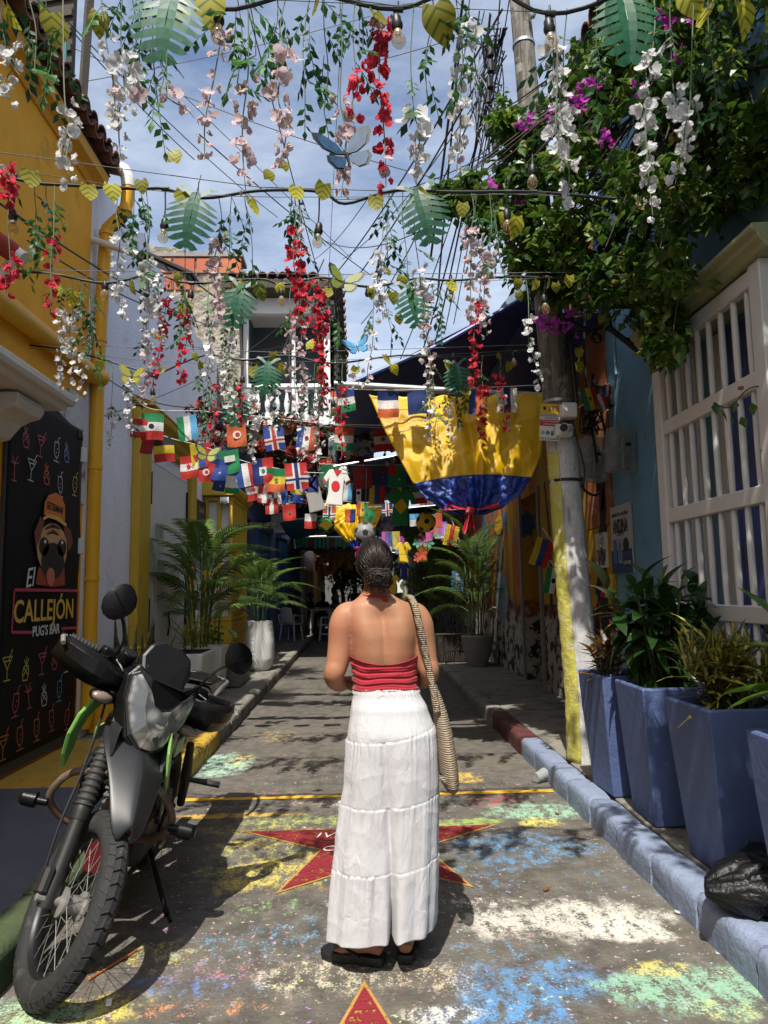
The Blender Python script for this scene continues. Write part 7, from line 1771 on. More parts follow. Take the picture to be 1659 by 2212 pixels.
# heart leaves clipped along the strings
HL = [[(15, 30), (215, 42), (110, 45), (455, 5), (380, 20), (690, 5), (810, 40), (940, 25), (1530, 30), (1600, 20), (1660, 40), (1480, -5)],
      [(65, 380), (190, 412), (240, 410), (305, 400), (375, 360), (395, 425), (540, 440), (580, 398), (610, 375), (640, 415), (810, 435), (1000, 450), (1080, 470), (1115, 480), (700, 408), (900, 425)],
      [(70, 625), (75, 575), (155, 640), (205, 650), (285, 615), (245, 635), (380, 600), (395, 665), (125, 630), (513, 618), (560, 625), (605, 622), (645, 628), (710, 632), (800, 632), (835, 600), (870, 605), (848, 640), (860, 690), (970, 618), (1120, 612), (1160, 615), (1185, 610), (1200, 620), (1230, 605), (1120, 640), (1280, 625), (1300, 690), (1330, 610), (1390, 685)],
      [(215, 790), (310, 775), (350, 800), (435, 790), (420, 770), (548, 800), (590, 770), (605, 795), (670, 760), (690, 800), (770, 800), (850, 795), (830, 775), (965, 790), (1000, 845), (1075, 770), (1100, 790), (1190, 775), (1210, 760), (1250, 760), (340, 740), (1245, 790)]]
for r in range(4):
    o = thing('heart_leaf_garland', 'yellow green heart leaves along the %s' % ROWNAME[r], 'leaf garland', tuple(at(800, row_point(r, 800), Y=ROWY[r])), group='heart leaf garlands', w=True)
    P = [at(x_, row_point(r, x_), Y=ROWY[r] - .01) for x_ in ((0, 400, 800, 1180))]; MB().tube(smoothpath(P, 4), .0018, 4).build('twine', M_VSTEM, o)
    for px, py in HL[r]:
        c = at(px, py - 14 / (1 + .3 * r), Y=ROWY[r] - .02); up_ = py < row_point(r, max(0, min(px, 1300))) - 12
        link('heart_leaf', rf.choice(HEARTS), o, T(*c) @ RZ(rf.uniform(-35, 35)) @ (RY(-80) if up_ else RY(rf.uniform(60, 105))) @ RX(90 + rf.uniform(-65, 65)) @ S(rf.uniform(.65, 1.2) * (1.3 if r == 0 else 1)))
# butterflies
def butterfly(label, px, py, Y, span, cols, rx, rz, ry=0):
    o = thing('butterfly_ornament', label, 'butterfly', tuple(at(px, py, Y=Y)), (rad(rx), rad(ry), rad(rz)), group='hanging paper butterflies')
    mw = leafmat('wing_' + label[:18], cols[0], cols[1], .3, .45, 22, .05); mk = leafmat('wing_edge_' + label[:18], cols[2], cols[2], .15, .5)
    up = [(.02, .02), (.12, .30), (.34, .48), (.50, .46), (.50, .30), (.40, .08), (.20, -.02)]; lo = [(.02, -.02), (.20, -.03), (.36, -.06), (.38, -.22), (.28, -.38), (.14, -.36), (.04, -.16)]
    for s_ in (-1, 1):
        for nm, sh in (('upper_wing', up), ('lower_wing', lo)):
            for k, (m_, f_, zo) in enumerate(((mk, 1.0, 0), (mw, .84, .003))):
                cx_ = .02; pts = [(s_ * span * (cx_ + (x_ - cx_) * f_), span * .9 * (y_ * f_ + (.02 if f_ < 1 and nm == 'upper_wing' else (-.02 if f_ < 1 else 0))), span * .42 * x_ * f_ * .9 + (zo if k else 0)) for x_, y_ in sh]
                mb = MB(); mb.add(pts, [tuple(range(len(pts)))]); w_ = mb.build(nm if not k else 'wing_panel', m_, o if not k else w_)
    MB().tube([(0, .12 * span, 0), (0, 0, .01), (0, -.22 * span, 0)], [.004, .007, .003], 6).build('body', M_BLACKP, o); 
    for s_ in (-1, 1): MB().tube([(0, .12 * span, 0), (s_ * .08 * span, .3 * span, .01)], .0012, 3).build('antenna', M_BLACKP, o)
butterfly('big blue butterfly behind the pink flower strand', 748, 338, 2.22, .20, ((.012, .045, .10), (.03, .10, .20), (.008, .010, .02)), 76, 8, -14)
butterfly('olive green butterfly on the third light string', 742, 612, 4.35, .24, ((.16, .20, .03), (.22, .25, .06), (.02, .025, .012)), 70, 6, 14)
butterfly('small blue butterfly below the green one', 772, 752, 5.5, .22, ((.03, .20, .42), (.08, .36, .60), (.02, .03, .10)), 62, 4, -14)
butterfly('yellow butterfly against the white house wall', 285, 815, 5.5, .20, ((.40, .34, .04), (.30, .30, .05), (.16, .18, .03)), 80, 4, 6)
butterfly('green and black butterfly among the bunting flags', 447, 985, 6.6, .24, ((.20, .24, .03), (.30, .33, .06), (.012, .015, .012)), 60, 10, 8)

# overhead cables
WIR = [((130, 30, 6.5), (600, 470, 12), .1, .008), ((150, 60, 6.4), (420, 345, 9), .05, .008), ((530, 0, 9), (700, 640, 14), .0, .012), ((150, 100, 7), (980, 395, 7), .12, .006), ((190, 175, 8), (800, 35, 8), .05, .006), ((820, 130, 8), (1080, 50, 8), .02, .007), ((740, 0, 9), (700, 800, 14), 0, .006), ((1085, 20, 5.6), (700, 620, 13), .2, .013), ((1095, 60, 5.6), (680, 700, 13), .3, .012),
       ((1000, 0, 7), (930, 560, 9), .05, .02), ((990, 130, 6), (945, 640, 8.5), .0, .014), ((1060, 30, 5.6), (1010, 420, 8), .1, .010), ((1075, 60, 5.6), (940, 740, 8.5), .1, .012), ((1082, 60, 5.6), (960, 720, 8.5), .1, .008), ((1085, 90, 5.6), (980, 700, 8.3), .05, .007), ((1088, 60, 5.6), (900, 800, 9), .15, .012), ((1090, 110, 5.6), (840, 830, 10), .2, .008), ((1092, 70, 5.6), (780, 700, 12), .3, .010), ((1094, 120, 5.6), (740, 560, 13), .25, .008), ((1085, 140, 5.6), (1000, 540, 7), .1, .007), ((1080, 0, 5.6), (1050, 300, 6.2), .05, .008), ((1100, 0, 5.6), (1030, 360, 6.3), .1, .007),
       ((430, 290, 7), (870, 640, 12), .1, .009), ((380, 190, 8), (760, 560, 12), 0, .006), ((800, 420, 9), (680, 560, 13), .1, .008), ((0, 440, 4.2), (420, 690, 9), .06, .010), ((60, 520, 4.8), (480, 700, 9.5), .15, .008), ((720, 430, 10), (1060, 330, 6.5), .15, .007), ((700, 520, 12), (1020, 430, 7), .3, .009), ((220, 900, 7), (620, 690, 13), .2, .006), ((380, 740, 10), (720, 700, 13), .3, .005), ((210, 800, 7), (420, 880, 6), .1, .006), ((560, 870, 12), (700, 560, 12), 0, .014)]
nw = len(WIR); WIR2 = sorted(WIR, key=lambda w: min(w[0][0], w[1][0]))
for k, (a, b, sg_, r_) in enumerate(WIR2):
    A_, B_ = at(a[0], a[1], Y=a[2]), at(b[0], b[1], Y=b[2]); pts = sag(A_, B_, sg_, 14)
    o = MB().tube([B_ + (B_ - A_) * .05] * 0 + pts, r_ * .8, 5).build('overhead_cable', M_CABLE, None, True)
    tag(o, 'black overhead cable against the sky, %s by its left end' % ordinal(k, nw), 'cable', 'overhead cables')
tagb = MB(); rr = random.Random(12)
for k in range(40):      # coiled bundle at the pole
    pts = [at(1065 + rr.uniform(-38, 24), 20 + rr.uniform(0, 330), Y=5.6 + rr.uniform(-.12, .25)) for _ in range(2)]; m_ = pts[0].lerp(pts[1], .5) + Vector((rr.uniform(-.14, .1), rr.uniform(-.1, .1), rr.uniform(-.1, .1)))
    tagb.tube(smoothpath([pts[0], m_, pts[1]], 5), rr.uniform(.004, .007), 4)
for k in range(7): c = at(1058 + rr.uniform(-20, 14), 110 + k * 34, Y=5.6); tagb.tube([c - Vector((0, 0, .05)), c + Vector((0, 0, .05))], .03, 8)
tag(tagb.build('cable_bundle', M_CABLE, None, True), 'tangled bundle of black cables beside the pole top', 'cables', None, 'stuff')

# ------------------------------------------------------------------ bougainvillea spilling over the right wall
M_BLEAF = leafmat('bougainvillea_leaf', (.028, .075, .009), (.080, .155, .020), .40, .38, 2.5, .0, .45)
M_BLEAF2 = leafmat('bougainvillea_young_leaf', (.11, .17, .02), (.20, .24, .035), .45, .42, 2.5, .0)
M_BDRY = leafmat('dry_bract', (.30, .17, .06), (.42, .26, .10), .4, .7)
M_BRACT = leafmat('magenta_bract', (.36, .03, .34), (.50, .06, .42), .45, .6, 30, .2)
bv = thing('bougainvillea', 'dense bougainvillea with magenta bracts spilling over the right wall', 'shrub', (2.5, 4.6, 5.0), w=True)
rb_ = random.Random(21); leaves = MB(); branches = MB(); young = MB()
def leaf4(mb, p, d, s, r):
    d = d.normalized(); side = d.cross(Vector((r.uniform(-.7, .7), r.uniform(-.7, .7), 1))); side = side.normalized() if side.length > 1e-4 else Vector((1, 0, 0)); n_ = d.cross(side)
    w = s * .34; mb.add([p, p + d * s * .38 + side * w, p + d * s, p + d * s * .38 - side * w, p + d * s * .45 - n_ * s * .10], [(0, 1, 4), (1, 2, 4), (2, 3, 4), (3, 0, 4)])
# outline of the mass in the photo: clumps at spots with depth
CL = []
REG = [(1130, 300, 60), (1180, 380, 80), (1260, 300, 90), (1230, 200, 70), (1330, 180, 100), (1400, 250, 110), (1330, 380, 110), (1250, 470, 90), (1180, 500, 70), (1420, 420, 110), (1500, 160, 120), (1600, 120, 120), (1560, 280, 110), (1500, 380, 90), (1640, 260, 90), (1350, 520, 90), (1280, 570, 70), (1430, 560, 70), (1450, 660, 50), (1440, 730, 40), (1340, 610, 60), (1620, 30, 100), (1480, 40, 100), (1000, 410, 40), (950, 405, 30), (1060, 430, 50), (1110, 470, 55), (1140, 545, 50), (1090, 250, 35), (1110, 370, 45), (1560, 420, 60), (1360, 90, 80), (1290, 130, 70), (1400, 20, 90), (1640, 380, 60), (1215, 620, 40)]
for px, py, rr_ in REG:
    Y_ = 5.0 if px < 1250 else 4.6 if px < 1420 else 4.1
    for k in range(5): CL.append((at(px + rb_.uniform(-.4, .4) * rr_, py + rb_.uniform(-.4, .4) * rr_, Y=Y_ + rb_.uniform(-.45, .45)), rr_ * Y_ / 1534))
for k in range(120): CL.append((Vector((rb_.uniform(1.05, 2.6), rb_.uniform(.2, 3.2), rb_.uniform(4.2, 5.4))), .30))  # unseen clumps overhead, added so the grille and planters get shade
root = Vector((2.55, 4.4, 5.0))
for c, rad_ in CL:
    br = smoothpath([root + Vector((rb_.uniform(-.1, .2), rb_.uniform(-1.0, .8), rb_.uniform(-.8, .8))), root.lerp(c, .5) + Vector((0, 0, .25)), c], 5); branches.tube(br if c.y > 3.2 else smoothpath([Vector((2.6, c.y + .2, 5.2)), Vector((2.5, c.y, 5.0)).lerp(c, .5) + Vector((0, 0, .2)), c], 5), [.007 * (1 - .8 * i / (len(br) - 1)) + .0015 for i in range(len(br))], 4)
    for tw_ in range(7):
        d = Vector((rb_.gauss(0, 1), rb_.gauss(0, 1), rb_.gauss(-.15, .8))).normalized(); e = c + d * rad_ * rb_.uniform(.6, 1.25); e.z -= .10 * rb_.random()
        branches.tube([c, c.lerp(e, .5) + Vector((0, 0, .03)), e], [.004, .003, .0015], 3)
        for q in range(13):
            t = .2 + .8 * rb_.random(); p = c.lerp(e, t) + Vector((rb_.gauss(0, .03), rb_.gauss(0, .03), rb_.gauss(0, .03)))
            dd = Vector((rb_.gauss(0, .8), rb_.gauss(0, .8), -.75 + rb_.gauss(0, .5)))
            leaf4(young if rb_.random() < .16 else leaves, p, dd, rb_.uniform(.05, .105), rb_)
for o, nm in ((leaves, 'foliage'), (young, 'young_foliage')):
    f_ = o.build(nm, M_BLEAF if nm == 'foliage' else M_BLEAF2, bv); f_['kind'] = 'stuff'
# hanging trails beside the grille
trail = MB()
for px, y0, y1, Y_ in ((1450, 560, 800, 4.35), (1430, 600, 740, 4.4), (1470, 520, 700, 4.3), (1395, 560, 720, 4.5), (1440, 640, 760, 4.3), (1300, 540, 660, 4.8), (1160, 560, 620, 5.1), (1340, 560, 640, 4.7)):
    a, b = at(px, y0, Y=Y_), at(px + rb_.uniform(-15, 15), y1, Y=Y_); branches.tube([a, a.lerp(b, .5) + Vector((.02, 0, 0)), b], .0025, 3)
    for q in range(int((b - a).length / .012)): leaf4(trail, a.lerp(b, rb_.random()) + Vector((rb_.gauss(0, .035), rb_.gauss(0, .035), 0)), Vector((rb_.gauss(0, .4), rb_.gauss(0, .4), -1)), rb_.uniform(.05, .10), rb_)
t_ = trail.build('trailing_foliage', M_BLEAF, bv); t_['kind'] = 'stuff'
dead = MB()
for k in range(120):     # bare twigs at the back
    c = at(rb_.uniform(1490, 1690), rb_.uniform(330, 470), Y=rb_.uniform(3.9, 4.4)); d = Vector((rb_.gauss(0, 1), rb_.gauss(0, .6), rb_.gauss(-.2, .6))) * .14; dead.tube([c, c + d * .5 + Vector((0, 0, .02)), c + d], .0022, 3)
d_ = dead.build('bare_twigs', M_DWOOD, bv); d_['kind'] = 'stuff'; b_ = branches.build('branches', M_DWOOD, bv, True); b_['kind'] = 'stuff'
def bract_me(m, seed):
    r = random.Random(seed); mb = MB()
    for k in range(3):
        a = 2 * PI * k / 3; d = Vector((math.cos(a), math.sin(a), r.uniform(.5, 1.0))); s_ = .040; side = Vector((-math.sin(a), math.cos(a), 0)); dn = d.normalized()
        mb.add([(0, 0, 0), dn * s_ * .5 + side * s_ * .38, dn * s_, dn * s_ * .5 - side * s_ * .38, dn * s_ * .5 + Vector((0, 0, -.006))], [(0, 1, 4), (1, 2, 4), (2, 3, 4), (3, 0, 4)])
    return mb.mesh('bract', m, False)
BR = [bract_me(M_BRACT, 1), bract_me(M_BRACT, 2)]; BRD = bract_me(M_BDRY, 3)
for px, py, n_, Y_, sp_ in ((1285, 180, 9, 4.2, 14), (1250, 215, 10, 4.2, 16), (1235, 225, 6, 4.2, 14), (1200, 245, 5, 4.3, 18), (1440, 55, 6, 3.7, 14), (1490, 45, 5, 3.7, 14), (1420, 30, 4, 3.8, 10), (1205, 705, 10, 4.7, 22), (1165, 695, 7, 4.7, 12), (1120, 440, 6, 4.6, 16), (1040, 425, 3, 4.6, 8), (1145, 270, 5, 4.6, 18), (1100, 510, 4, 4.7, 10), (1235, 675, 3, 4.7, 8), (1300, 290, 5, 4.2, 20), (1380, 190, 4, 4, 15), (1060, 390, 3, 4.6, 10), (1460, 110, 4, 3.7, 20)):
    for k in range(n_): link('bract', rb_.choice(BR), bv, T(*at(px + rb_.gauss(0, sp_ * .6), py + rb_.gauss(0, sp_ * .6), Y=Y_ + rb_.uniform(-.05, .05))) @ RZ(rb_.uniform(0, 360)) @ RX(rb_.uniform(40, 140)) @ S(rb_.uniform(.9, 1.5)))
for k in range(14): link('bract', BRD, bv, T(*at(rb_.choice([1450, 1465, 1570, 1380, 1600, 1540]) + rb_.uniform(-25, 25), rb_.choice([425, 430, 300, 415, 230]) + rb_.uniform(-25, 25), Y=3.95)) @ RZ(rb_.uniform(0, 360)) @ RX(rb_.uniform(0, 180)) @ S(1.4))
# lone sprig in front of the grille at the right edge
sg2 = MB().tube(smoothpath([at(1690, 850, Y=3.5), at(1640, 835, Y=3.5), at(1610, 845, Y=3.5), at(1575, 880, Y=3.5), at(1540, 870, Y=3.5)], 5), .0035, 4)
sp2 = thing('bougainvillea_sprig', 'thin leafy sprig with one pink bud before the grille', 'twig', tuple(at(1620, 860, Y=3.5)), w=True); sg2.build('stem', M_DWOOD, sp2)
for px, py in ((1545, 868), (1560, 885), (1580, 895), (1600, 900), (1625, 870), (1650, 880), (1655, 960), (1590, 865)):
    m2 = MB(); leaf4(m2, at(px, py, Y=3.5), Vector((rb_.uniform(-.5, .5), 0, -1)), .07, rb_); m2.build('leaf', M_BLEAF, sp2)
MB().ball(at(1600, 838, Y=3.5), (.018, .014, .012), 8).build('bud', mat('pink_bud', (.30, .06, .10), .6), sp2, True)
# ------------------------------------------------------------------ big satin flag under the awning
def satin(name, col):
    t = NT(name); P = t.coord('Object'); n1 = t.noise(t.vscale(P, (1, 1, .35)), 14, 5, .6, .6); n2 = t.noise(P, 45, 5, .65)
    wv = t.node('ShaderNodeTexWave'); wv.inputs['Scale'].default_value = 95; wv.inputs['Distortion'].default_value = 1.5; t.set(wv.inputs['Vector'], P); wv.bands_direction = 'Z'
    h = t.math('ADD', t.math('ADD', n1, t.math('MULTIPLY', n2, .35)), t.math('MULTIPLY', wv.outputs['Fac'], .06))
    t.fin(t.mix(n1, hsv(col + (1,), .85), hsv(col + (1,), 1.1)), .27, t.bump(h, .6, .02), 0, .7)
    tr = t.node('ShaderNodeBsdfTranslucent'); tr.inputs['Color'].default_value = col + (1,); ms = t.node('ShaderNodeMixShader'); ms.inputs[0].default_value = .16
    t.l.new(t.b.outputs[0], ms.inputs[1]); t.l.new(tr.outputs[0], ms.inputs[2]); t.l.new(ms.outputs[0], t.out.inputs['Surface'])
    return t.mat
M_SATY, M_SATB, M_SATR = satin('yellow_satin', (.86, .53, .010)), satin('blue_satin', (.014, .05, .34)), satin('red_satin', (.40, .010, .025))
def tied_flag(name, label, Y, Lt, Rt, knot, tail, cut, seed, fold=.05):
    o = thing(name, label, 'flag', tuple(at(*knot, Y=Y)), w=True); r = random.Random(seed); nu, nv = 90, 60
    def f(u_, v):
        a, b = lerpt(Lt, v), lerpt(Rt, v); px = a[0] + (b[0] - a[0]) * u_; py = a[1] + (b[1] - a[1]) * u_
        py += 10 * math.sin(PI * u_) * (1 - v) * .6 - 16 * math.sin(PI * u_) * math.sin(PI * v) + (3 * math.sin(40 * u_) if v < .02 else 0)
        k = fold * (.14 + .9 * v * v); ph = u_ * 17
        dy = k * (.5 * math.sin(ph + 1.0 + 1.2 * math.sin(u_ * 4)) + .35 * math.sin(ph * 1.9 + 2 + v) + .25 * math.sin(ph * 3.1)) * (.6 + .4 * math.sin(PI * v)) - .10 * math.sin(PI * v) * math.sin(PI * u_)
        dy += .05 * math.exp(-((u_ - .50 - .05 * v) / .03) ** 2) * (1 - .3 * v) - .05 * math.exp(-((u_ - .56 - .03 * v) / .03) ** 2) * v
        dy += .022 * noise.noise((u_ * 9 + v * 5, v * 7 - u_ * 6, seed)) + (.022 * (1 - abs(noise.noise((u_ * 14, v * 16, 4)))) ** 5 if v > cut else .012 * (1 - abs(noise.noise((u_ * 7 + v * 6, v * 5, 2)))) ** 6)
        return at(px, py, Y=Y + dy)
    mb = MB().grid(f, nu, nv)
    for j in range(nv):
        for i in range(nu): mb.m[j * nu + i] = 0 if (j + .5) / nv < cut else 1
    q = mb.build('cloth', [M_SATY, M_SATB], o, True, 0); s_ = q.modifiers.new('s', 'SOLIDIFY'); s_.thickness = .0015
    tl = MB(); kx, ky = knot
    for tip, w_ in tail:
        def g(u_, v, tip=tip, w_=w_):
            px = kx + (tip[0] - kx) * v + (u_ - .5) * w_ * (.25 + v); py = ky - 6 + (tip[1] - ky) * v + (8 * math.sin(u_ * 8) * v)
            return at(px, py, Y=Y - .03 + .03 * math.sin(u_ * 11 + v * 3))
        tl.grid(g, 14, 10)
    tl.build('tied_tail', M_SATR, o, True, 0)
    k_ = at(kx, ky - 4, Y=Y - .03); MB().ball(k_, (.05, .04, .04), 10).build('knot', M_SATR, o, True)
    return o
tied_flag('big_flag', 'large glossy yellow blue and red flag tied up under the navy awning', 5.85, [(0, 797, 852), (.25, 830, 928), (.5, 868, 1000), (.62, 893, 1045), (.8, 922, 1080), (.93, 965, 1106), (1, 996, 1112)], [(0, 1174, 848), (.25, 1178, 910), (.5, 1168, 985), (.62, 1148, 1032), (.8, 1125, 1066), (.93, 1085, 1098), (1, 1048, 1112)],
          (1015, 1108), [((1016, 1152), 28), ((1072, 1098), 20), ((968, 1100), 14)], .62, 3, .036)
tied_flag('far_flag', 'second tied yellow blue flag far down the street', 13.5, [(0, 690, 1086), (.5, 715, 1135), (1, 764, 1188)], [(0, 836, 1082), (.5, 816, 1130), (1, 778, 1190)], (772, 1188), [((775, 1205), 14)], .84, 6, .06)

# ------------------------------------------------------------------ bunting
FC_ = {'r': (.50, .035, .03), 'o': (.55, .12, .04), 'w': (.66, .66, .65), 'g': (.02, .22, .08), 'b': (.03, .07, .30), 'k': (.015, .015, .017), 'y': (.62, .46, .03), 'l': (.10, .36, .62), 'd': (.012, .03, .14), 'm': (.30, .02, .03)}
def fmat(c):
    return leafmat('bunting_' + c, hsv(FC_[c], .85)[:3], hsv(FC_[c], 1.1)[:3], .35, .75, 9, .08)
def poly_emblem(mb, pts, y_): n = len(pts); mb.add([(x_, y_, z_) for x_, z_ in pts], [tuple(range(n))])
FM = {}
def flag_me(kind, cols, seed):
    key = (kind, cols, seed % 3)
    if key in FM: return FM[key]
    r = random.Random(seed % 3); nu, nv = 12, 12; ph = r.uniform(0, 6)
    def f(u_, v): return ((u_ - .5) + .06 * v * math.sin(ph), .05 * math.sin(u_ * 6 + ph + v * 2) * (.3 + v) + .03 * math.sin(v * 7 + ph), -v * 1.22 - .03 * math.sin(u_ * 5 + ph) * v)
    mb = MB().grid(f, nu, nv); cl = list(dict.fromkeys(cols + 'w'))
    for j in range(nv):
        for i in range(nu):
            u_, v = (i + .5) / nu, (j + .5) / nv
            if kind == 'h': c = cols[min(len(cols) - 1, int(v * len(cols)))]
            elif kind == 'v': c = cols[min(len(cols) - 1, int(u_ * len(cols)))]
            elif kind == 'cross': c = cols[2] if (abs(u_ - .5) < .05 or abs(v - .62) < .05) else (cols[1] if (abs(u_ - .5) < .13 or abs(v - .62) < .13) else cols[0])
            elif kind == 'disc': c = cols[0]
            elif kind == 'box': c = 'w' if (.3 < u_ < .7 and .3 < v < .7) else cols[min(1, int(u_ * 2))]
            elif kind == 'canton': c = (cols[1] if (u_ < .5 and v < .45) else cols[0])
            else: c = cols[0]
            mb.m[j * nu + i] = cl.index(c)
    FM[key] = mb.mesh('flag', [fmat(c) for c in cl], True, 0)
    return FM[key]
def star_pts(cx, cz, r, n=5, q=.42): return [(cx + (r if k % 2 == 0 else r * q) * math.sin(PI * k / n), cz + (r if k % 2 == 0 else r * q) * math.cos(PI * k / n)) for k in range(2 * n)]
def disc_pts(cx, cz, r, n=16): return [(cx + r * math.sin(2 * PI * k / n), cz + r * math.cos(2 * PI * k / n)) for k in range(n)]
EMB = {'eagle': ('k', lambda: disc_pts(0, -.61, .13, 9)), 'wdisc': ('w', lambda: disc_pts(0, -.61, .22)), 'gstar': ('g', lambda: star_pts(0, -.61, .15)), 'kstar': ('k', lambda: star_pts(0, -.61, .15)), 'maple': ('r', lambda: star_pts(0, -.58, .20, 7, .45)), 'crest': ('m', lambda: disc_pts(.0, -.61, .12, 6)), 'stars': ('w', lambda: star_pts(.1, -.8, .09)), 'script': ('w', lambda: [(-.28, -.3), (.28, -.3), (.28, -.62), (-.28, -.62)]), 'crescent': ('r', lambda: disc_pts(.03, -.61, .12)), 'palm': ('g', lambda: star_pts(0, -.61, .13, 6, .5))}
def bunting(label, Y, line, flags, grp='flag bunting strings'):
    o = thing('flag_bunting', label, 'bunting', tuple(at(*line[len(line) // 2], Y=Y)), group=grp, w=True)
    MB().tube(smoothpath([at(x_, y_, Y=Y) for x_, y_ in line], 5), .003, 4).build('string', M_PVC, o)
    for k, (px, py, wpx, kind, cols, em, lb, tl) in enumerate(flags):
        c = at(px, py, Y=Y - .012); w = wpx * Y / 1534
        f_ = link('flag', flag_me(kind, cols, k), o, T(*c) @ RY(tl) @ RZ(R.uniform(-14, 14)) @ S(w)); f_['label'] = lb
        for e_ in (em or '').split():
            mb = MB(); poly_emblem(mb, list(reversed(EMB[e_][1]())), -.075 if e_ != 'crescent' else -.085); mb.build('emblem', fmat(EMB[e_][0]), f_)
    return o
bunting('bunting with the green white and red flag nearest the rain pipe', 6.3, [(285, 852), (330, 884), (470, 890), (690, 914), (800, 918), (880, 920)],
        [(304, 905, 34, 'h', 'rwr', '', 'red and white flag half hidden', 8), (330, 893, 48, 'h', 'gwr', 'eagle', 'green white red flag with emblem', 3), (402, 899, 44, 'v', 'gwl', '', 'green white light blue flag', -9), (510, 915, 42, 'disc', 'o', 'wdisc crescent', 'orange red flag with white disc', -6), (588, 920, 44, 'cross', 'bwr', '', 'blue flag with red and white cross', -7), (665, 922, 42, 'v', 'bwo', 'crest', 'blue white red flag with crest', 6)])
bunting('bunting slanting down across the white house with black yellow red flag', 6.9, [(300, 900), (350, 940), (440, 965), (540, 1000), (640, 1018), (700, 1022)],
        [(322, 945, 30, 'h', 'mm', '', 'dark red flag', 8), (352, 945, 44, 'h', 'kyr', '', 'black yellow red flag', -3), (407, 985, 40, 'h', 'rwr', 'maple', 'red and white maple flag', -5), (432, 958, 44, 'v', 'ybr', 'crest', 'yellow blue red flag', -10), (448, 1000, 34, 'disc', 'r', 'wdisc crescent', 'red flag with white disc', 6), (476, 992, 38, 'canton', 'bd', 'stars', 'blue flag with stars', 8), (494, 973, 42, 'plain', 'g', 'script', 'green flag with white script', -9), (527, 1001, 42, 'v', 'bwr', '', 'blue white red flag', -8), (566, 990, 46, 'box', 'dr', 'palm', 'navy and red flag with white panel', -6), (598, 1012, 42, 'h', 'gyo', 'gstar', 'green yellow red flag with star', 3), (638, 1000, 48, 'cross', 'rwd', '', 'red flag with navy and white cross', -4)])
bunting('lower bunting row of red and white flags in front of the blue house', 8.0, [(430, 1010), (500, 1035), (560, 1055), (640, 1075), (700, 1092), (760, 1100)],
        [(505, 1028, 32, 'h', 'wwg', '', 'white and green flag', 3), (545, 1038, 36, 'h', 'rwr', 'maple', 'red and white flag', -8), (478, 1030, 26, 'plain', 'd', 'stars', 'dark blue flag', 12), (575, 1050, 30, 'cross', 'rww', '', 'red flag with white cross', 5), (605, 1052, 30, 'v', 'wb', '', 'white and blue flag', -4), (586, 1076, 28, 'v', 'rwr', '', 'red white red flag', -4), (624, 1090, 28, 'plain', 'r', 'gstar', 'red flag with green star', -6), (645, 1050, 30, 'h', 'yb', '', 'yellow and blue flag', 8), (672, 1110, 26, 'h', 'wr', '', 'white and red flag', 2)])
bunting('bunting over the big flag with blue white red flag', 5.65, [(700, 838), (840, 843), (1020, 838), (1160, 832)],
        [(745, 843, 40, 'h', 'bwg', '', 'blue white green flag', -8), (725, 845, 22, 'h', 'ow', '', 'orange and white flag', 4), (838, 846, 48, 'h', 'dwo', '', 'blue white red flag', -2), (1022, 841, 46, 'v', 'ybo', '', 'yellow blue red flag', 2), (900, 843, 44, 'h', 'dd', '', 'navy flag folded over the pipe', 0), (1095, 838, 46, 'v', 'wdw', '', 'white and navy flag', 0)])
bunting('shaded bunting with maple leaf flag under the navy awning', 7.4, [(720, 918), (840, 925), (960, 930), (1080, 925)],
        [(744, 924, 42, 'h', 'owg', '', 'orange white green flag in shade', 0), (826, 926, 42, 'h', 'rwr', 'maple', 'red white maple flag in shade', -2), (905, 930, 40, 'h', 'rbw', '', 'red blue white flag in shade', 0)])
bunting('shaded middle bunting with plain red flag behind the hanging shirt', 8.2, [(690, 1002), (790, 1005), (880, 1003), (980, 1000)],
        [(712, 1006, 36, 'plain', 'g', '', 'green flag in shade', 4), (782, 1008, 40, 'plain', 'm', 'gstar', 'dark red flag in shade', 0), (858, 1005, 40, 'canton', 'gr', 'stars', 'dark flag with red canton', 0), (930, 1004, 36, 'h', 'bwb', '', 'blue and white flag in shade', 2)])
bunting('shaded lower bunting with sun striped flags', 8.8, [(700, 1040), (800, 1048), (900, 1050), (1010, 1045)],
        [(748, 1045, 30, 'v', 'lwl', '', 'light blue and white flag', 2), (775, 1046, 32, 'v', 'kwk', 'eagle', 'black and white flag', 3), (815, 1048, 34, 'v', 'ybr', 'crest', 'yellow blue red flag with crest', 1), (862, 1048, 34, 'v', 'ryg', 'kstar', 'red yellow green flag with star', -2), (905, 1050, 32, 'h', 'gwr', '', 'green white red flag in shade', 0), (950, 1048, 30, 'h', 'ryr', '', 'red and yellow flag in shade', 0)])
bunting('far bunting below the shaded rows with star flag', 11.5, [(690, 1082), (790, 1085), (900, 1088)],
        [(783, 1086, 24, 'v', 'oyg', 'kstar', 'small red yellow green flag', 0), (836, 1086, 24, 'cross', 'dwr', '', 'small navy flag with cross', 0), (860, 1100, 24, 'h', 'bw', '', 'small blue and white flag', 0), (712, 1092, 28, 'cross', 'owd', '', 'small orange flag with cross', 0), (895, 1110, 22, 'h', 'lw', '', 'small light blue flag', 0)])
bunting('far bunting hung in front of the second tied flag', 13.0, [(690, 1092), (760, 1096), (830, 1094)], [(757, 1100, 24, 'v', 'od', 'crest', 'small red and navy flag with crest', 0), (798, 1100, 22, 'plain', 'g', '', 'small green flag', 4)])
cl_fl = []
rq = random.Random(8)
for k in range(16): cl_fl.append((684 + rq.uniform(0, 74), 1200 + rq.uniform(-4, 24), 16, 'box', 'oy', 'crest', 'red and yellow framed banner', rq.uniform(-8, 8)))
bunting('cluster of red and yellow framed banners far down the street', 22.0, [(660, 1196), (710, 1204), (770, 1202)], cl_fl)

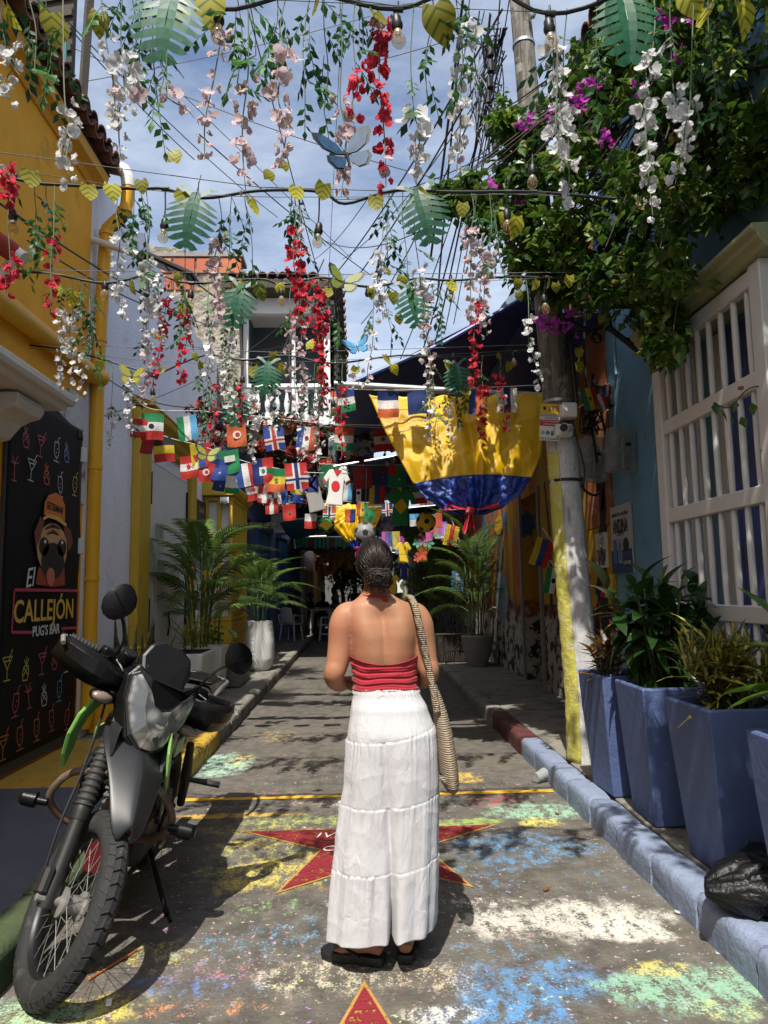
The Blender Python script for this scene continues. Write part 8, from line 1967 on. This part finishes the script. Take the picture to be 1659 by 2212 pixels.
# sticks with flags on the right wall
def stick_flag(label, p0, p1, Y, kind, cols, fpx, fpy, w, tl, em=''):
    o = thing('stick_flag', label, 'flag', tuple(at(*p0, Y=Y)), group='flags on sticks', w=True); MB().tube([at(*p0, Y=Y), at(*p1, Y=Y)], .007, 6).build('stick', M_PVC, o)
    f_ = link('flag', flag_me(kind, cols, 1), o, T(*at(fpx, fpy, Y=Y - .02)) @ RY(tl) @ S(w, w, w * 1.25))
    for e_ in em.split(): mb = MB(); poly_emblem(mb, list(reversed(EMB[e_][1]())), -.075); mb.build('emblem', fmat(EMB[e_][0]), f_)
stick_flag('black red yellow flag drooping on a stick by the mural', (1298, 1228), (1335, 1300), 5.75, 'v', 'kry', 1310, 1238, .13, 14)
stick_flag('green yellow red flag with black star beside the pole camera', (1245, 848), (1300, 860), 5.9, 'v', 'gyr', 1268, 838, .13, -12, 'kstar')
stick_flag('green white red flag beside the pole camera', (1300, 850), (1250, 880), 6.0, 'v', 'gwr', 1292, 852, .10, -18)
stick_flag('small blue white red flag on the wall cord above the meters', (1310, 832), (1330, 826), 6.1, 'v', 'bwr', 1313, 832, .07, 10)
stick_flag('yellow blue red flag on the mural wall left of the pole', (1172, 1140), (1205, 1190), 7.6, 'v', 'ybr', 1180, 1165, .20, 22)
stick_flag('green white red flag low on the mural wall', (1188, 1210), (1225, 1262), 7.6, 'v', 'gwr', 1200, 1228, .18, 14, 'eagle')
stick_flag('light blue and white flag in the shade by the far palms', (985, 1220), (1000, 1280), 12.5, 'v', 'lwl', 990, 1235, .22, 8)
stick_flag('yellow and red flag in the shade by the far palms', (975, 1120), (1000, 1190), 12.5, 'v', 'yry', 980, 1135, .24, 16)

# ------------------------------------------------------------------ shirts, balls, flower swags
SH = [(-.18, .5), (-.30, .46), (-.50, .18), (-.36, .06), (-.27, .22), (-.26, -.20), (-.30, -.52), (.30, -.52), (.26, -.20), (.27, .22), (.36, .06), (.50, .18), (.30, .46), (.18, .5), (.07, .42), (0, .36), (-.07, .42)]
def shirt(label, px, py, wpx, Y, m, extras=(), tl=0, grp='hanging shirts', thick=.05, cord=None):
    w = wpx * Y / 1534; o = thing('hanging_shirt', label, 'shirt', tuple(at(px, py, Y=Y)), (0, rad(tl), 0), group=grp)
    body_ = MB(); rr_ = random.Random(int(px)); body_.prism([(x_ * w + rr_.uniform(-.01, .01) * w, z_ * w * 1.25) for x_, z_ in SH], -thick * w, thick * w); b_ = body_.build('body', m, o, bevel=.03 * w, seg=2)
    for nm, pts, mm in extras:
        mb = MB(); mb.prism([(x_ * w, z_ * w * 1.25) for x_, z_ in pts], -thick * w - .006, -thick * w - .001); mb.build(nm, mm, b_)
    if cord: MB().tube([(0, 0, .4 * w * 1.25), (cord * w, 0, 1.25 * w)], .003, 4).build('cord', M_TWINE, o)
    else: MB().tube(smoothpath([(-.28 * w, 0, .46 * w * 1.25), (0, 0, .62 * w * 1.25), (.28 * w, 0, .46 * w * 1.25)], 4), .004, 4).tube([(0, 0, .62 * w * 1.25), (.02 * w, 0, .74 * w * 1.25), (0, 0, .78 * w * 1.25)], .003, 4).build('hanger', M_IRON, o)
    return o
FW, FR_, FG, FY, FK, FB = flat('felt_white', (.62, .62, .60), .9), flat('felt_red', (.50, .02, .03), .9), flat('felt_green', (.02, .20, .06), .9), flat('felt_yellow', (.60, .42, .03), .9), flat('felt_black', (.015, .015, .02), .9), flat('felt_navy', (.02, .04, .16), .9)
cuffs = [('cuff', [(-.50, .18), (-.36, .06), (-.33, .10), (-.46, .23)], FR_), ('cuff', [(.50, .18), (.46, .23), (.33, .10), (.36, .06)], FR_), ('collar', [(-.14, .47), (.14, .47), (0, .30)], FR_)]
shirt('white felt shirt ornament with a red disc and red collar', 726, 1052, 62, 7.7, FW, [('disc', disc_pts(-.02, .02, .15), FR_)] + cuffs, 6, cord=-.15)
shirt('felt shirt ornament half navy half white, its shade put in as grey', 677, 1066, 62, 7.9, flat('felt_white_shaded', (.26, .26, .25), .9), [('navy_yoke', [(-.36, .46), (.32, .46), (.20, .02), (-.30, .10)], FB), ('saltire', [(-.30, .44), (-.24, .46), (.20, .06), (.14, .02)], FW), ('saltire', [(.22, .46), (.28, .44), (-.24, .06), (-.28, .10)], FW)], -14)  # white half coloured grey to stand for its dark shade
shirt('green felt shirt ornament with a yellow diamond', 866, 1094, 64, 8.4, FG, [('diamond', [(0, .22), (.24, 0), (0, -.22), (-.24, 0)], FY)], 6)
e_ = at(866, 1094, Y=8.32)
shirt('yellow football shirt hanging at the far stall', 871, 1193, 36, 12.0, mat('jersey_yellow', (.60, .42, .02), .7), [('crest', disc_pts(.12, .22, .06, 6), FR_)], 0)
shirt('dark shorts and shirt under the yellow football shirt', 872, 1232, 28, 12.2, FB, (), 0)
shirt('yellow jersey lower at the far stall beside her neck', 848, 1262, 32, 11.5, mat('jersey_yellow', (.60, .42, .02), .7), (), 3)
shirt('white jersey behind the yellow ones at the far stall', 864, 1266, 22, 12.4, FW, (), -3)
shirt('second dim yellow jersey under the canopy', 915, 1195, 28, 14.0, mat('jersey_yellow', (.60, .42, .02), .7), (), 0)
def ball(label, px, py, rpx, Y, base, patch, extra=None):
    r_ = rpx * Y / 1534; o = thing('hanging_ball', label, 'ball', tuple(at(px, py, Y=Y)), group='hanging footballs')
    b_ = MB().ball((0, 0, 0), r_, 24).build('ball', base, o, True)
    dirs = [Vector((0, -1, 0))] + [Vector((math.sin(a) * .86, -.45, math.cos(a) * .86)) for a in [2 * PI * k / 5 for k in range(5)]]
    for d in dirs:
        x_, y_, z_ = frame(d); mb = MB(); c_ = d.normalized() * r_ * 1.0
        pts = [c_ * .965 + (x_ * math.cos(2 * PI * k / 5 + .3) + y_ * math.sin(2 * PI * k / 5 + .3)) * r_ * .30 for k in range(5)]; pts = [p.normalized() * r_ * 1.012 for p in pts]; mb.add(pts + [c_.normalized() * r_ * 1.02], [(k, (k + 1) % 5, 5) for k in range(5)]); mb.build('patch', patch, b_)
    MB().tube([(0, 0, r_), (.02, 0, r_ + .5)], .003, 4).build('cord', M_TWINE, o)
ball('grey and black football above the woman head', 789, 1152, 24, 6.5, flat('ball_grey', (.20, .20, .20), .5), FK)
ball('green football ornament with yellow patch', 705, 1134, 18, 9.0, FG, FK)
ball('yellow and black football ornament in the shade', 920, 1128, 22, 7.8, FY, FK)
tag(MB(T(*at(705, 1134, Y=8.85))).prism([(0, .07), (.09, 0), (0, -.07), (-.09, 0)], -.01, 0).build('ball_badge', FY), 'yellow diamond badge on the green football', 'badge')

def dahlia_me(m, seed, n=15, s=.07):
    r = random.Random(seed); mb = MB()
    for ring, (k_, el, L) in enumerate(((n, 12, 1.0), (n - 3, 35, .78), (n - 7, 60, .5))):
        for k in range(k_):
            a = 2 * PI * k / k_ + ring * .3; e = rad(el + r.uniform(-10, 10)); d = Vector((math.cos(a) * math.cos(e), math.sin(a) * math.cos(e), math.sin(e))); sd = Vector((-math.sin(a), math.cos(a), 0)); L_ = s * L * r.uniform(.85, 1.1)
            mb.add([d * .006, d * L_ * .6 + sd * L_ * .12, d * L_, d * L_ * .6 - sd * L_ * .12], [(0, 1, 2, 3)])
    return mb.mesh('flower_head', m, False)
DAH = [dahlia_me(leafmat('dahlia_white', (.58, .57, .54), (.70, .69, .66), .3, .7), 1), dahlia_me(leafmat('dahlia_red', (.30, .015, .02), (.42, .03, .03), .3, .7), 2), dahlia_me(leafmat('dahlia_coral', (.52, .14, .08), (.60, .24, .16), .3, .7), 3), dahlia_me(leafmat('dahlia_wine', (.16, .01, .02), (.24, .02, .03), .3, .7), 4)]
def swag(label, Y, line, n, seed, pal=(0, 1, 2, 1, 3), spread=14):
    o = thing('flower_swag', label, 'flower garland', tuple(at(*line[len(line) // 2], Y=Y)), group='dense flower swags over the street', w=True); r = random.Random(seed)
    P = smoothpath([at(x_, y_, Y=Y) for x_, y_ in line], 8); MB().tube(P, .012, 6).build('rope', M_VDARK, o)
    gl = MB()
    for k in range(n):
        p = P[r.randrange(len(P))].copy(); k_ = spread * Y / 1534; p += Vector((r.gauss(0, .7) * k_, r.uniform(-.08, .08), r.gauss(0, .8) * k_))
        link('flower_head', DAH[r.choice(pal)], o, T(*p) @ RZ(r.uniform(-60, 60)) @ RX(90 + r.uniform(-50, 50)) @ S(r.uniform(.6, 1.25)))
        for q in range(5): leaf4(gl, p + Vector((r.gauss(0, .05), .05, r.gauss(0, .05))), Vector((r.gauss(0, 1), r.gauss(-.3, .5), r.gauss(0, 1))), .08, r)
    g_ = gl.build('greenery', M_VDARK, o); g_['kind'] = 'stuff'
swag('upper swag of white red and coral flowers below the balcony', 7.6, [(425, 885), (480, 905), (560, 905), (640, 915), (720, 925)], 62, 1)
swag('lower swag of dense red and white flowers behind the flags', 8.4, [(440, 940), (500, 955), (580, 965), (650, 985), (720, 990)], 66, 2, (0, 1, 1, 2, 3))
swag('dark shaded flower swag under the navy awning', 8.6, [(720, 935), (800, 950), (900, 960), (1000, 955)], 60, 3, (3, 1, 3, 0))
swag('shaded flower swag deeper under the awning', 10.0, [(640, 1060), (700, 1050), (800, 1010), (900, 1000), (980, 1010)], 60, 4, (3, 1, 2, 3, 0))
swag('small coral flower swag beside the blue house', 10.5, [(570, 1060), (610, 1085), (660, 1082), (700, 1060)], 30, 5, (2, 2, 0, 1))

# ------------------------------------------------------------------ far stall clutter and the cafe
rk = random.Random(31); KC = [(.55, .10, .05), (.05, .30, .50), (.60, .45, .05), (.50, .10, .30), (.10, .40, .20), (.55, .55, .50), (.30, .15, .50), (.08, .12, .35)]
CLUT = [('paper_fan', 'paper fan', 840 + rk.uniform(-18, 18), 1125 + rk.uniform(-15, 30), 13.8) for _ in range(10)] + [('paper_tassel', 'tassel', 846 + rk.uniform(-22, 22), 1168 + rk.uniform(-10, 12), 12.6) for _ in range(12)] + [('paper_tassel', 'tassel', 938 + rk.uniform(-20, 24), 1135 + rk.uniform(-16, 18), 12.8) for _ in range(12)] + [('paper_fan', 'paper fan', 912 + rk.uniform(-14, 14), 1185 + rk.uniform(-20, 22), 13.6) for _ in range(6)]
cc2 = {}
for nm, ct, px, py, Y in sorted(CLUT, key=lambda c: (c[0], c[2])):
    k = cc2.get(nm, 0); cc2[nm] = k + 1; i_ = rk.randrange(8); m_ = leafmat('paper_%d' % i_, KC[i_], hsv(KC[i_], 1.2)[:3], .4, .7, 5, .1); c = at(px, py, Y=Y); mb = MB(); s_ = rk.uniform(.08, .14)
    if nm == 'paper_fan':
        for q in range(5):
            a = 2 * PI * q / 5 + k; d = Vector((math.cos(a), -.15, math.sin(a))); sd = Vector((-math.sin(a), 0, math.cos(a))); mb.add([(0, 0, 0), d * s_ * .6 + sd * s_ * .3, d * s_, d * s_ * .6 - sd * s_ * .3], [(0, 1, 2, 3)])
    else:
        for q in range(6): x0_ = (q - 3) * .022; mb.add([(x0_, 0, .12), (x0_ + .018, 0, .12), (x0_ + .018 + .01 * math.sin(k + q), -.01, -.14), (x0_ + .01 * math.sin(k + q), -.01, -.14)], [(0, 1, 2, 3)])
    tag(mb.build(nm, m_, None, M=T(*c)), '%s %s at the far stall%s' % (ordinal(k), 'paper pinwheel' if nm == 'paper_fan' else 'fringed paper tassel', ' counting from the left' if k else ''), ct, 'stall decorations')
M_PLW = mat('white_plastic', (.62, .62, .62), .4, var=.06)
# plastic chair, table, stool
CY = 19.6
ch = thing('plastic_chair', 'white plastic chair on the left pavement by the blue house', 'chair', (-1.80, CY, .154), (0, 0, rad(-25)))
MB().box(-.22, .22, -.22, .22, .42, .45).build('seat', M_PLW, ch, bevel=.02); 
for sx in (-1, 1):
    for sy in (-1, 1): MB().tube([(sx * .19, sy * .19, .43), (sx * .23, sy * .23, 0)], [.028, .022], 6).build('leg', M_PLW, ch)
    MB().tube(smoothpath([(sx * .22, -.2, .44), (sx * .24, -.26, .68), (sx * .23, -.05, .66), (sx * .23, .2, .64), (sx * .22, .22, .44)], 4), .02, 6).build('arm_rest', M_PLW, ch, True)
bk_ = MB(); bk_.grid(lambda u_, v: ((u_ - .5) * .42 * (1 - .15 * v), -.21 - .10 * v - .04 * math.sin(PI * u_), .45 + .42 * v + .03 * math.sin(PI * u_) * v), 8, 6); o = bk_.build('backrest', M_PLW, ch, True, 0); s_ = o.modifiers.new('s', 'SOLIDIFY'); s_.thickness = .015
tb_ = thing('plastic_table', 'white plastic table beside the seated woman at the cafe', 'table', (-1.12, 22.5, .154)); MB().box(-.36, .36, -.36, .36, .72, .76).build('top', M_PLW, tb_, bevel=.02)
for sx in (-1, 1):
    for sy in (-1, 1): MB().tube([(sx * .28, sy * .28, .72), (sx * .33, sy * .33, 0)], [.045, .03], 6).build('leg', M_PLW, tb_)
sl_ = thing('plastic_stool', 'tall white plastic stool at the edge of the road', 'stool', (-.95, 21.6, 0)); MB().box(-.16, .16, -.16, .16, .66, .70).build('seat', M_PLW, sl_, bevel=.02)
for sx in (-1, 1):
    for sy in (-1, 1): MB().tube([(sx * .13, sy * .13, .67), (sx * .19, sy * .19, 0)], [.035, .028], 6).build('leg', M_PLW, sl_)
for zz in (.18, .45): MB().box(-.17, .17, -.18, -.15, zz, zz + .04).build('brace', M_PLW, sl_)

M_SKD = mat('brown_skin', (.12, .06, .035), .6)
def figure(label, x, y, z, yaw, pose, top_c, leg_c, hair_c=(.012, .01, .009), cap=None, seed=0):
    o = thing('person', label, 'person', (x, y, z), (0, 0, rad(yaw)), group='people at the far cafe'); b = MB(); sit = pose == 'sit'; hz = .47 if sit else .90
    b.tube([(0, 0, hz), (0, .02, hz + .18), (0, .0, hz + .40), (0, -.01, hz + .50)], [.15, .125, .155, .08], 16, flat=.66, up=Vector((0, 1, 0))); b.tube([(0, 0, hz + .48), (0, 0, hz + .60)], .05, 10); hcz = hz + .70
    b.ball((0, .01, hcz), (.075, .092, .115), 16); b.tube([(0, .09, hcz + .01), (0, .115, hcz - .02)], [.01, .014], 8)
    for s_ in (-1, 1):
        b.ball((s_ * .078, 0, hcz - .01), (.012, .02, .03), 8)
        el = (s_ * .24, .02, hz + .22); wr = (s_ * .15, .24, hz + .24) if seed % 2 == 0 else (s_ * .22, .14, hz + .05)
        b.tube([(s_ * .14, 0, hz + .44), (s_ * .20, -.01, hz + .36), el, wr], [.05, .05, .04, .028], 10); b.ball((wr[0], wr[1] + .06, wr[2]), (.028, .055, .022), 8)
        for q in range(4): b.tube([(wr[0] - .02 + .013 * q, wr[1] + .09, wr[2]), (wr[0] - .02 + .013 * q, wr[1] + .14, wr[2] - .01)], .008, 5)
        if sit: b.tube([(s_ * .08, 0, hz), (s_ * .11, .40, hz + .02), (s_ * .11, .42, .25), (s_ * .11, .42, .07)], [.085, .06, .05, .035], 10); b.tube([(s_ * .11, .39, .045), (s_ * .11, .56, .03)], [.035, .03], 8)
        else: b.tube([(s_ * .08, 0, hz), (s_ * .09, .01, .48), (s_ * .09, 0, .08)], [.095, .06, .035], 10); b.tube([(s_ * .09, -.04, .045), (s_ * .09, .15, .03)], [.035, .03], 8)
    bo = b.build('body', M_SKD, o, True, 0); m_ = bo.modifiers.new('r', 'REMESH'); m_.mode = 'VOXEL'; m_.voxel_size = .014; m_.use_smooth_shade = True
    mt, ml = flat('cloth_%s_t' % label[:14], top_c, .85), flat('cloth_%s_l' % label[:14], leg_c, .85)
    t_ = MB(); t_.tube([(0, 0, hz - .04), (0, .02, hz + .18), (0, 0, hz + .40), (0, -.01, hz + .50)], [.17, .145, .172, .09], 18, flat=.68, up=Vector((0, 1, 0)))
    for s_ in (-1, 1): t_.tube([(s_ * .13, 0, hz + .45), (s_ * .20, -.01, hz + .37), (s_ * .235, .01, hz + .26)], [.06, .064, .058], 10)
    t_.build('shirt', mt, o, True, 50)
    l_ = MB()
    for s_ in (-1, 1):
        if sit: l_.tube([(s_ * .08, -.04, hz), (s_ * .11, .40, hz + .02), (s_ * .11, .42, .30)], [.105, .075, .065], 10)
        else: l_.tube([(s_ * .075, 0, hz + .02), (s_ * .09, .01, .48), (s_ * .09, 0, .12)], [.118, .078, .065], 12)
    l_.build('trousers', ml, o, True, 50)
    h_ = MB(); h_.ball((0, -.014, hcz + .022), (.083, .098, .110), 16)
    if seed % 3 == 1: h_.tube([(0, -.09, hcz), (0, -.11, hcz - .14), (0, -.09, hcz - .30)], [.07, .06, .02], 10)
    h_.build('hair', mat('dark_hair', hair_c, .5), o, True)
    if cap: k_ = MB().ball((0, 0, hcz + .06), (.092, .108, .075), 14); k_.box(-.06, .06, .08, .17, hcz + .05, hcz + .065); k_.build('cap', flat('white_cap', cap), o, True)
figure('person in black sitting on the white plastic chair', -1.80, CY, .154, -28, 'sit', (.02, .02, .024), (.16, .10, .07), seed=0)
figure('seated person in dark clothes at the cafe table', -1.6, 24.6, .154, -110, 'sit', (.03, .03, .035), (.04, .04, .05), seed=2)
figure('seated person in patterned grey at the cafe', -1.25, 26.0, .154, 160, 'sit', (.20, .19, .18), (.05, .05, .06), seed=4)
figure('standing woman with long dark hair in a white blouse', -.78, 26.0, 0, -100, 'stand', (.50, .49, .47), (.32, .29, .25), seed=1)
figure('standing person in a white cap and grey shirt', -.12, 28.0, 0, -10, 'stand', (.22, .22, .20), (.06, .06, .07), cap=(.65, .65, .64), seed=5)
figure('seated person in dark red at the far cafe', -.95, 28.2, 0, 170, 'sit', (.12, .03, .03), (.04, .04, .05), seed=2)
figure('person in a pale shirt behind the white cap', .25, 30.0, 0, 20, 'stand', (.45, .44, .42), (.08, .08, .10), seed=3)
t2 = thing('cafe_table', 'dim cafe table among the seated people', 'table', (-1.35, 25.2, .154)); MB().box(-.4, .4, -.4, .4, .72, .75).build('top', M_PLW, t2, bevel=.01)
for sx in (-1, 1):
    for sy in (-1, 1): MB().tube([(sx * .34, sy * .34, .72), (sx * .36, sy * .36, 0)], .025, 6).build('leg', M_PLW, t2)
# green mass at the end of the street
def tree(label, x, y, h, r_, n, seed):
    o = thing('street_tree', label, 'tree', (x, y, 0), group='trees at the end of the street', w=True); r = random.Random(seed); tk = MB().tube(smoothpath([(x, y, 0), (x + .1, y, h * .4), (x - .05, y, h * .75)], 5), [.16 - .008 * k for k in range(11)], 8)
    cr = MB(); cl_ = [Vector((x + r.gauss(0, r_ * .5), y + r.gauss(0, r_ * .5), h + r.gauss(0, r_ * .45))) for _ in range(14)]
    for c in cl_:
        tk.tube([(x, y, h * .55), Vector((x, y, h * .6)).lerp(c, .6), c], [.06, .04, .015], 5)
        for q in range(n // 14): leaf4(cr, c + Vector((r.gauss(0, .3), r.gauss(0, .3), r.gauss(0, .3))) * r_ * .9, Vector((r.gauss(0, 1), r.gauss(0, 1), r.gauss(-.4, .6))), r.uniform(.12, .24), r)
    tk.build('trunk', M_DWOOD, o, True); c_ = cr.build('crown', M_BLEAF, o); c_['kind'] = 'stuff'
tree('leafy tree at the end of the street left of centre', -.9, 41, 2.6, 1.2, 1500, 1); tree('leafy tree at the end of the street behind the stall', .9, 43, 2.9, 1.3, 1500, 2); tree('tall dark tree beyond the far canopy', -.2, 46, 4.0, 1.8, 1800, 3)
ceiling('end_canopy', 'last dark canopy before the end of the street', -2.0, 2.3, 36.5, 47.0, 3.4, M_TARPR, 0)
ceiling('mid_canopy', 'dark blue tarp between the teal awning and the red fringe', -1.4, .6, 24.0, 30.0, 3.6, M_NAVY, .1)
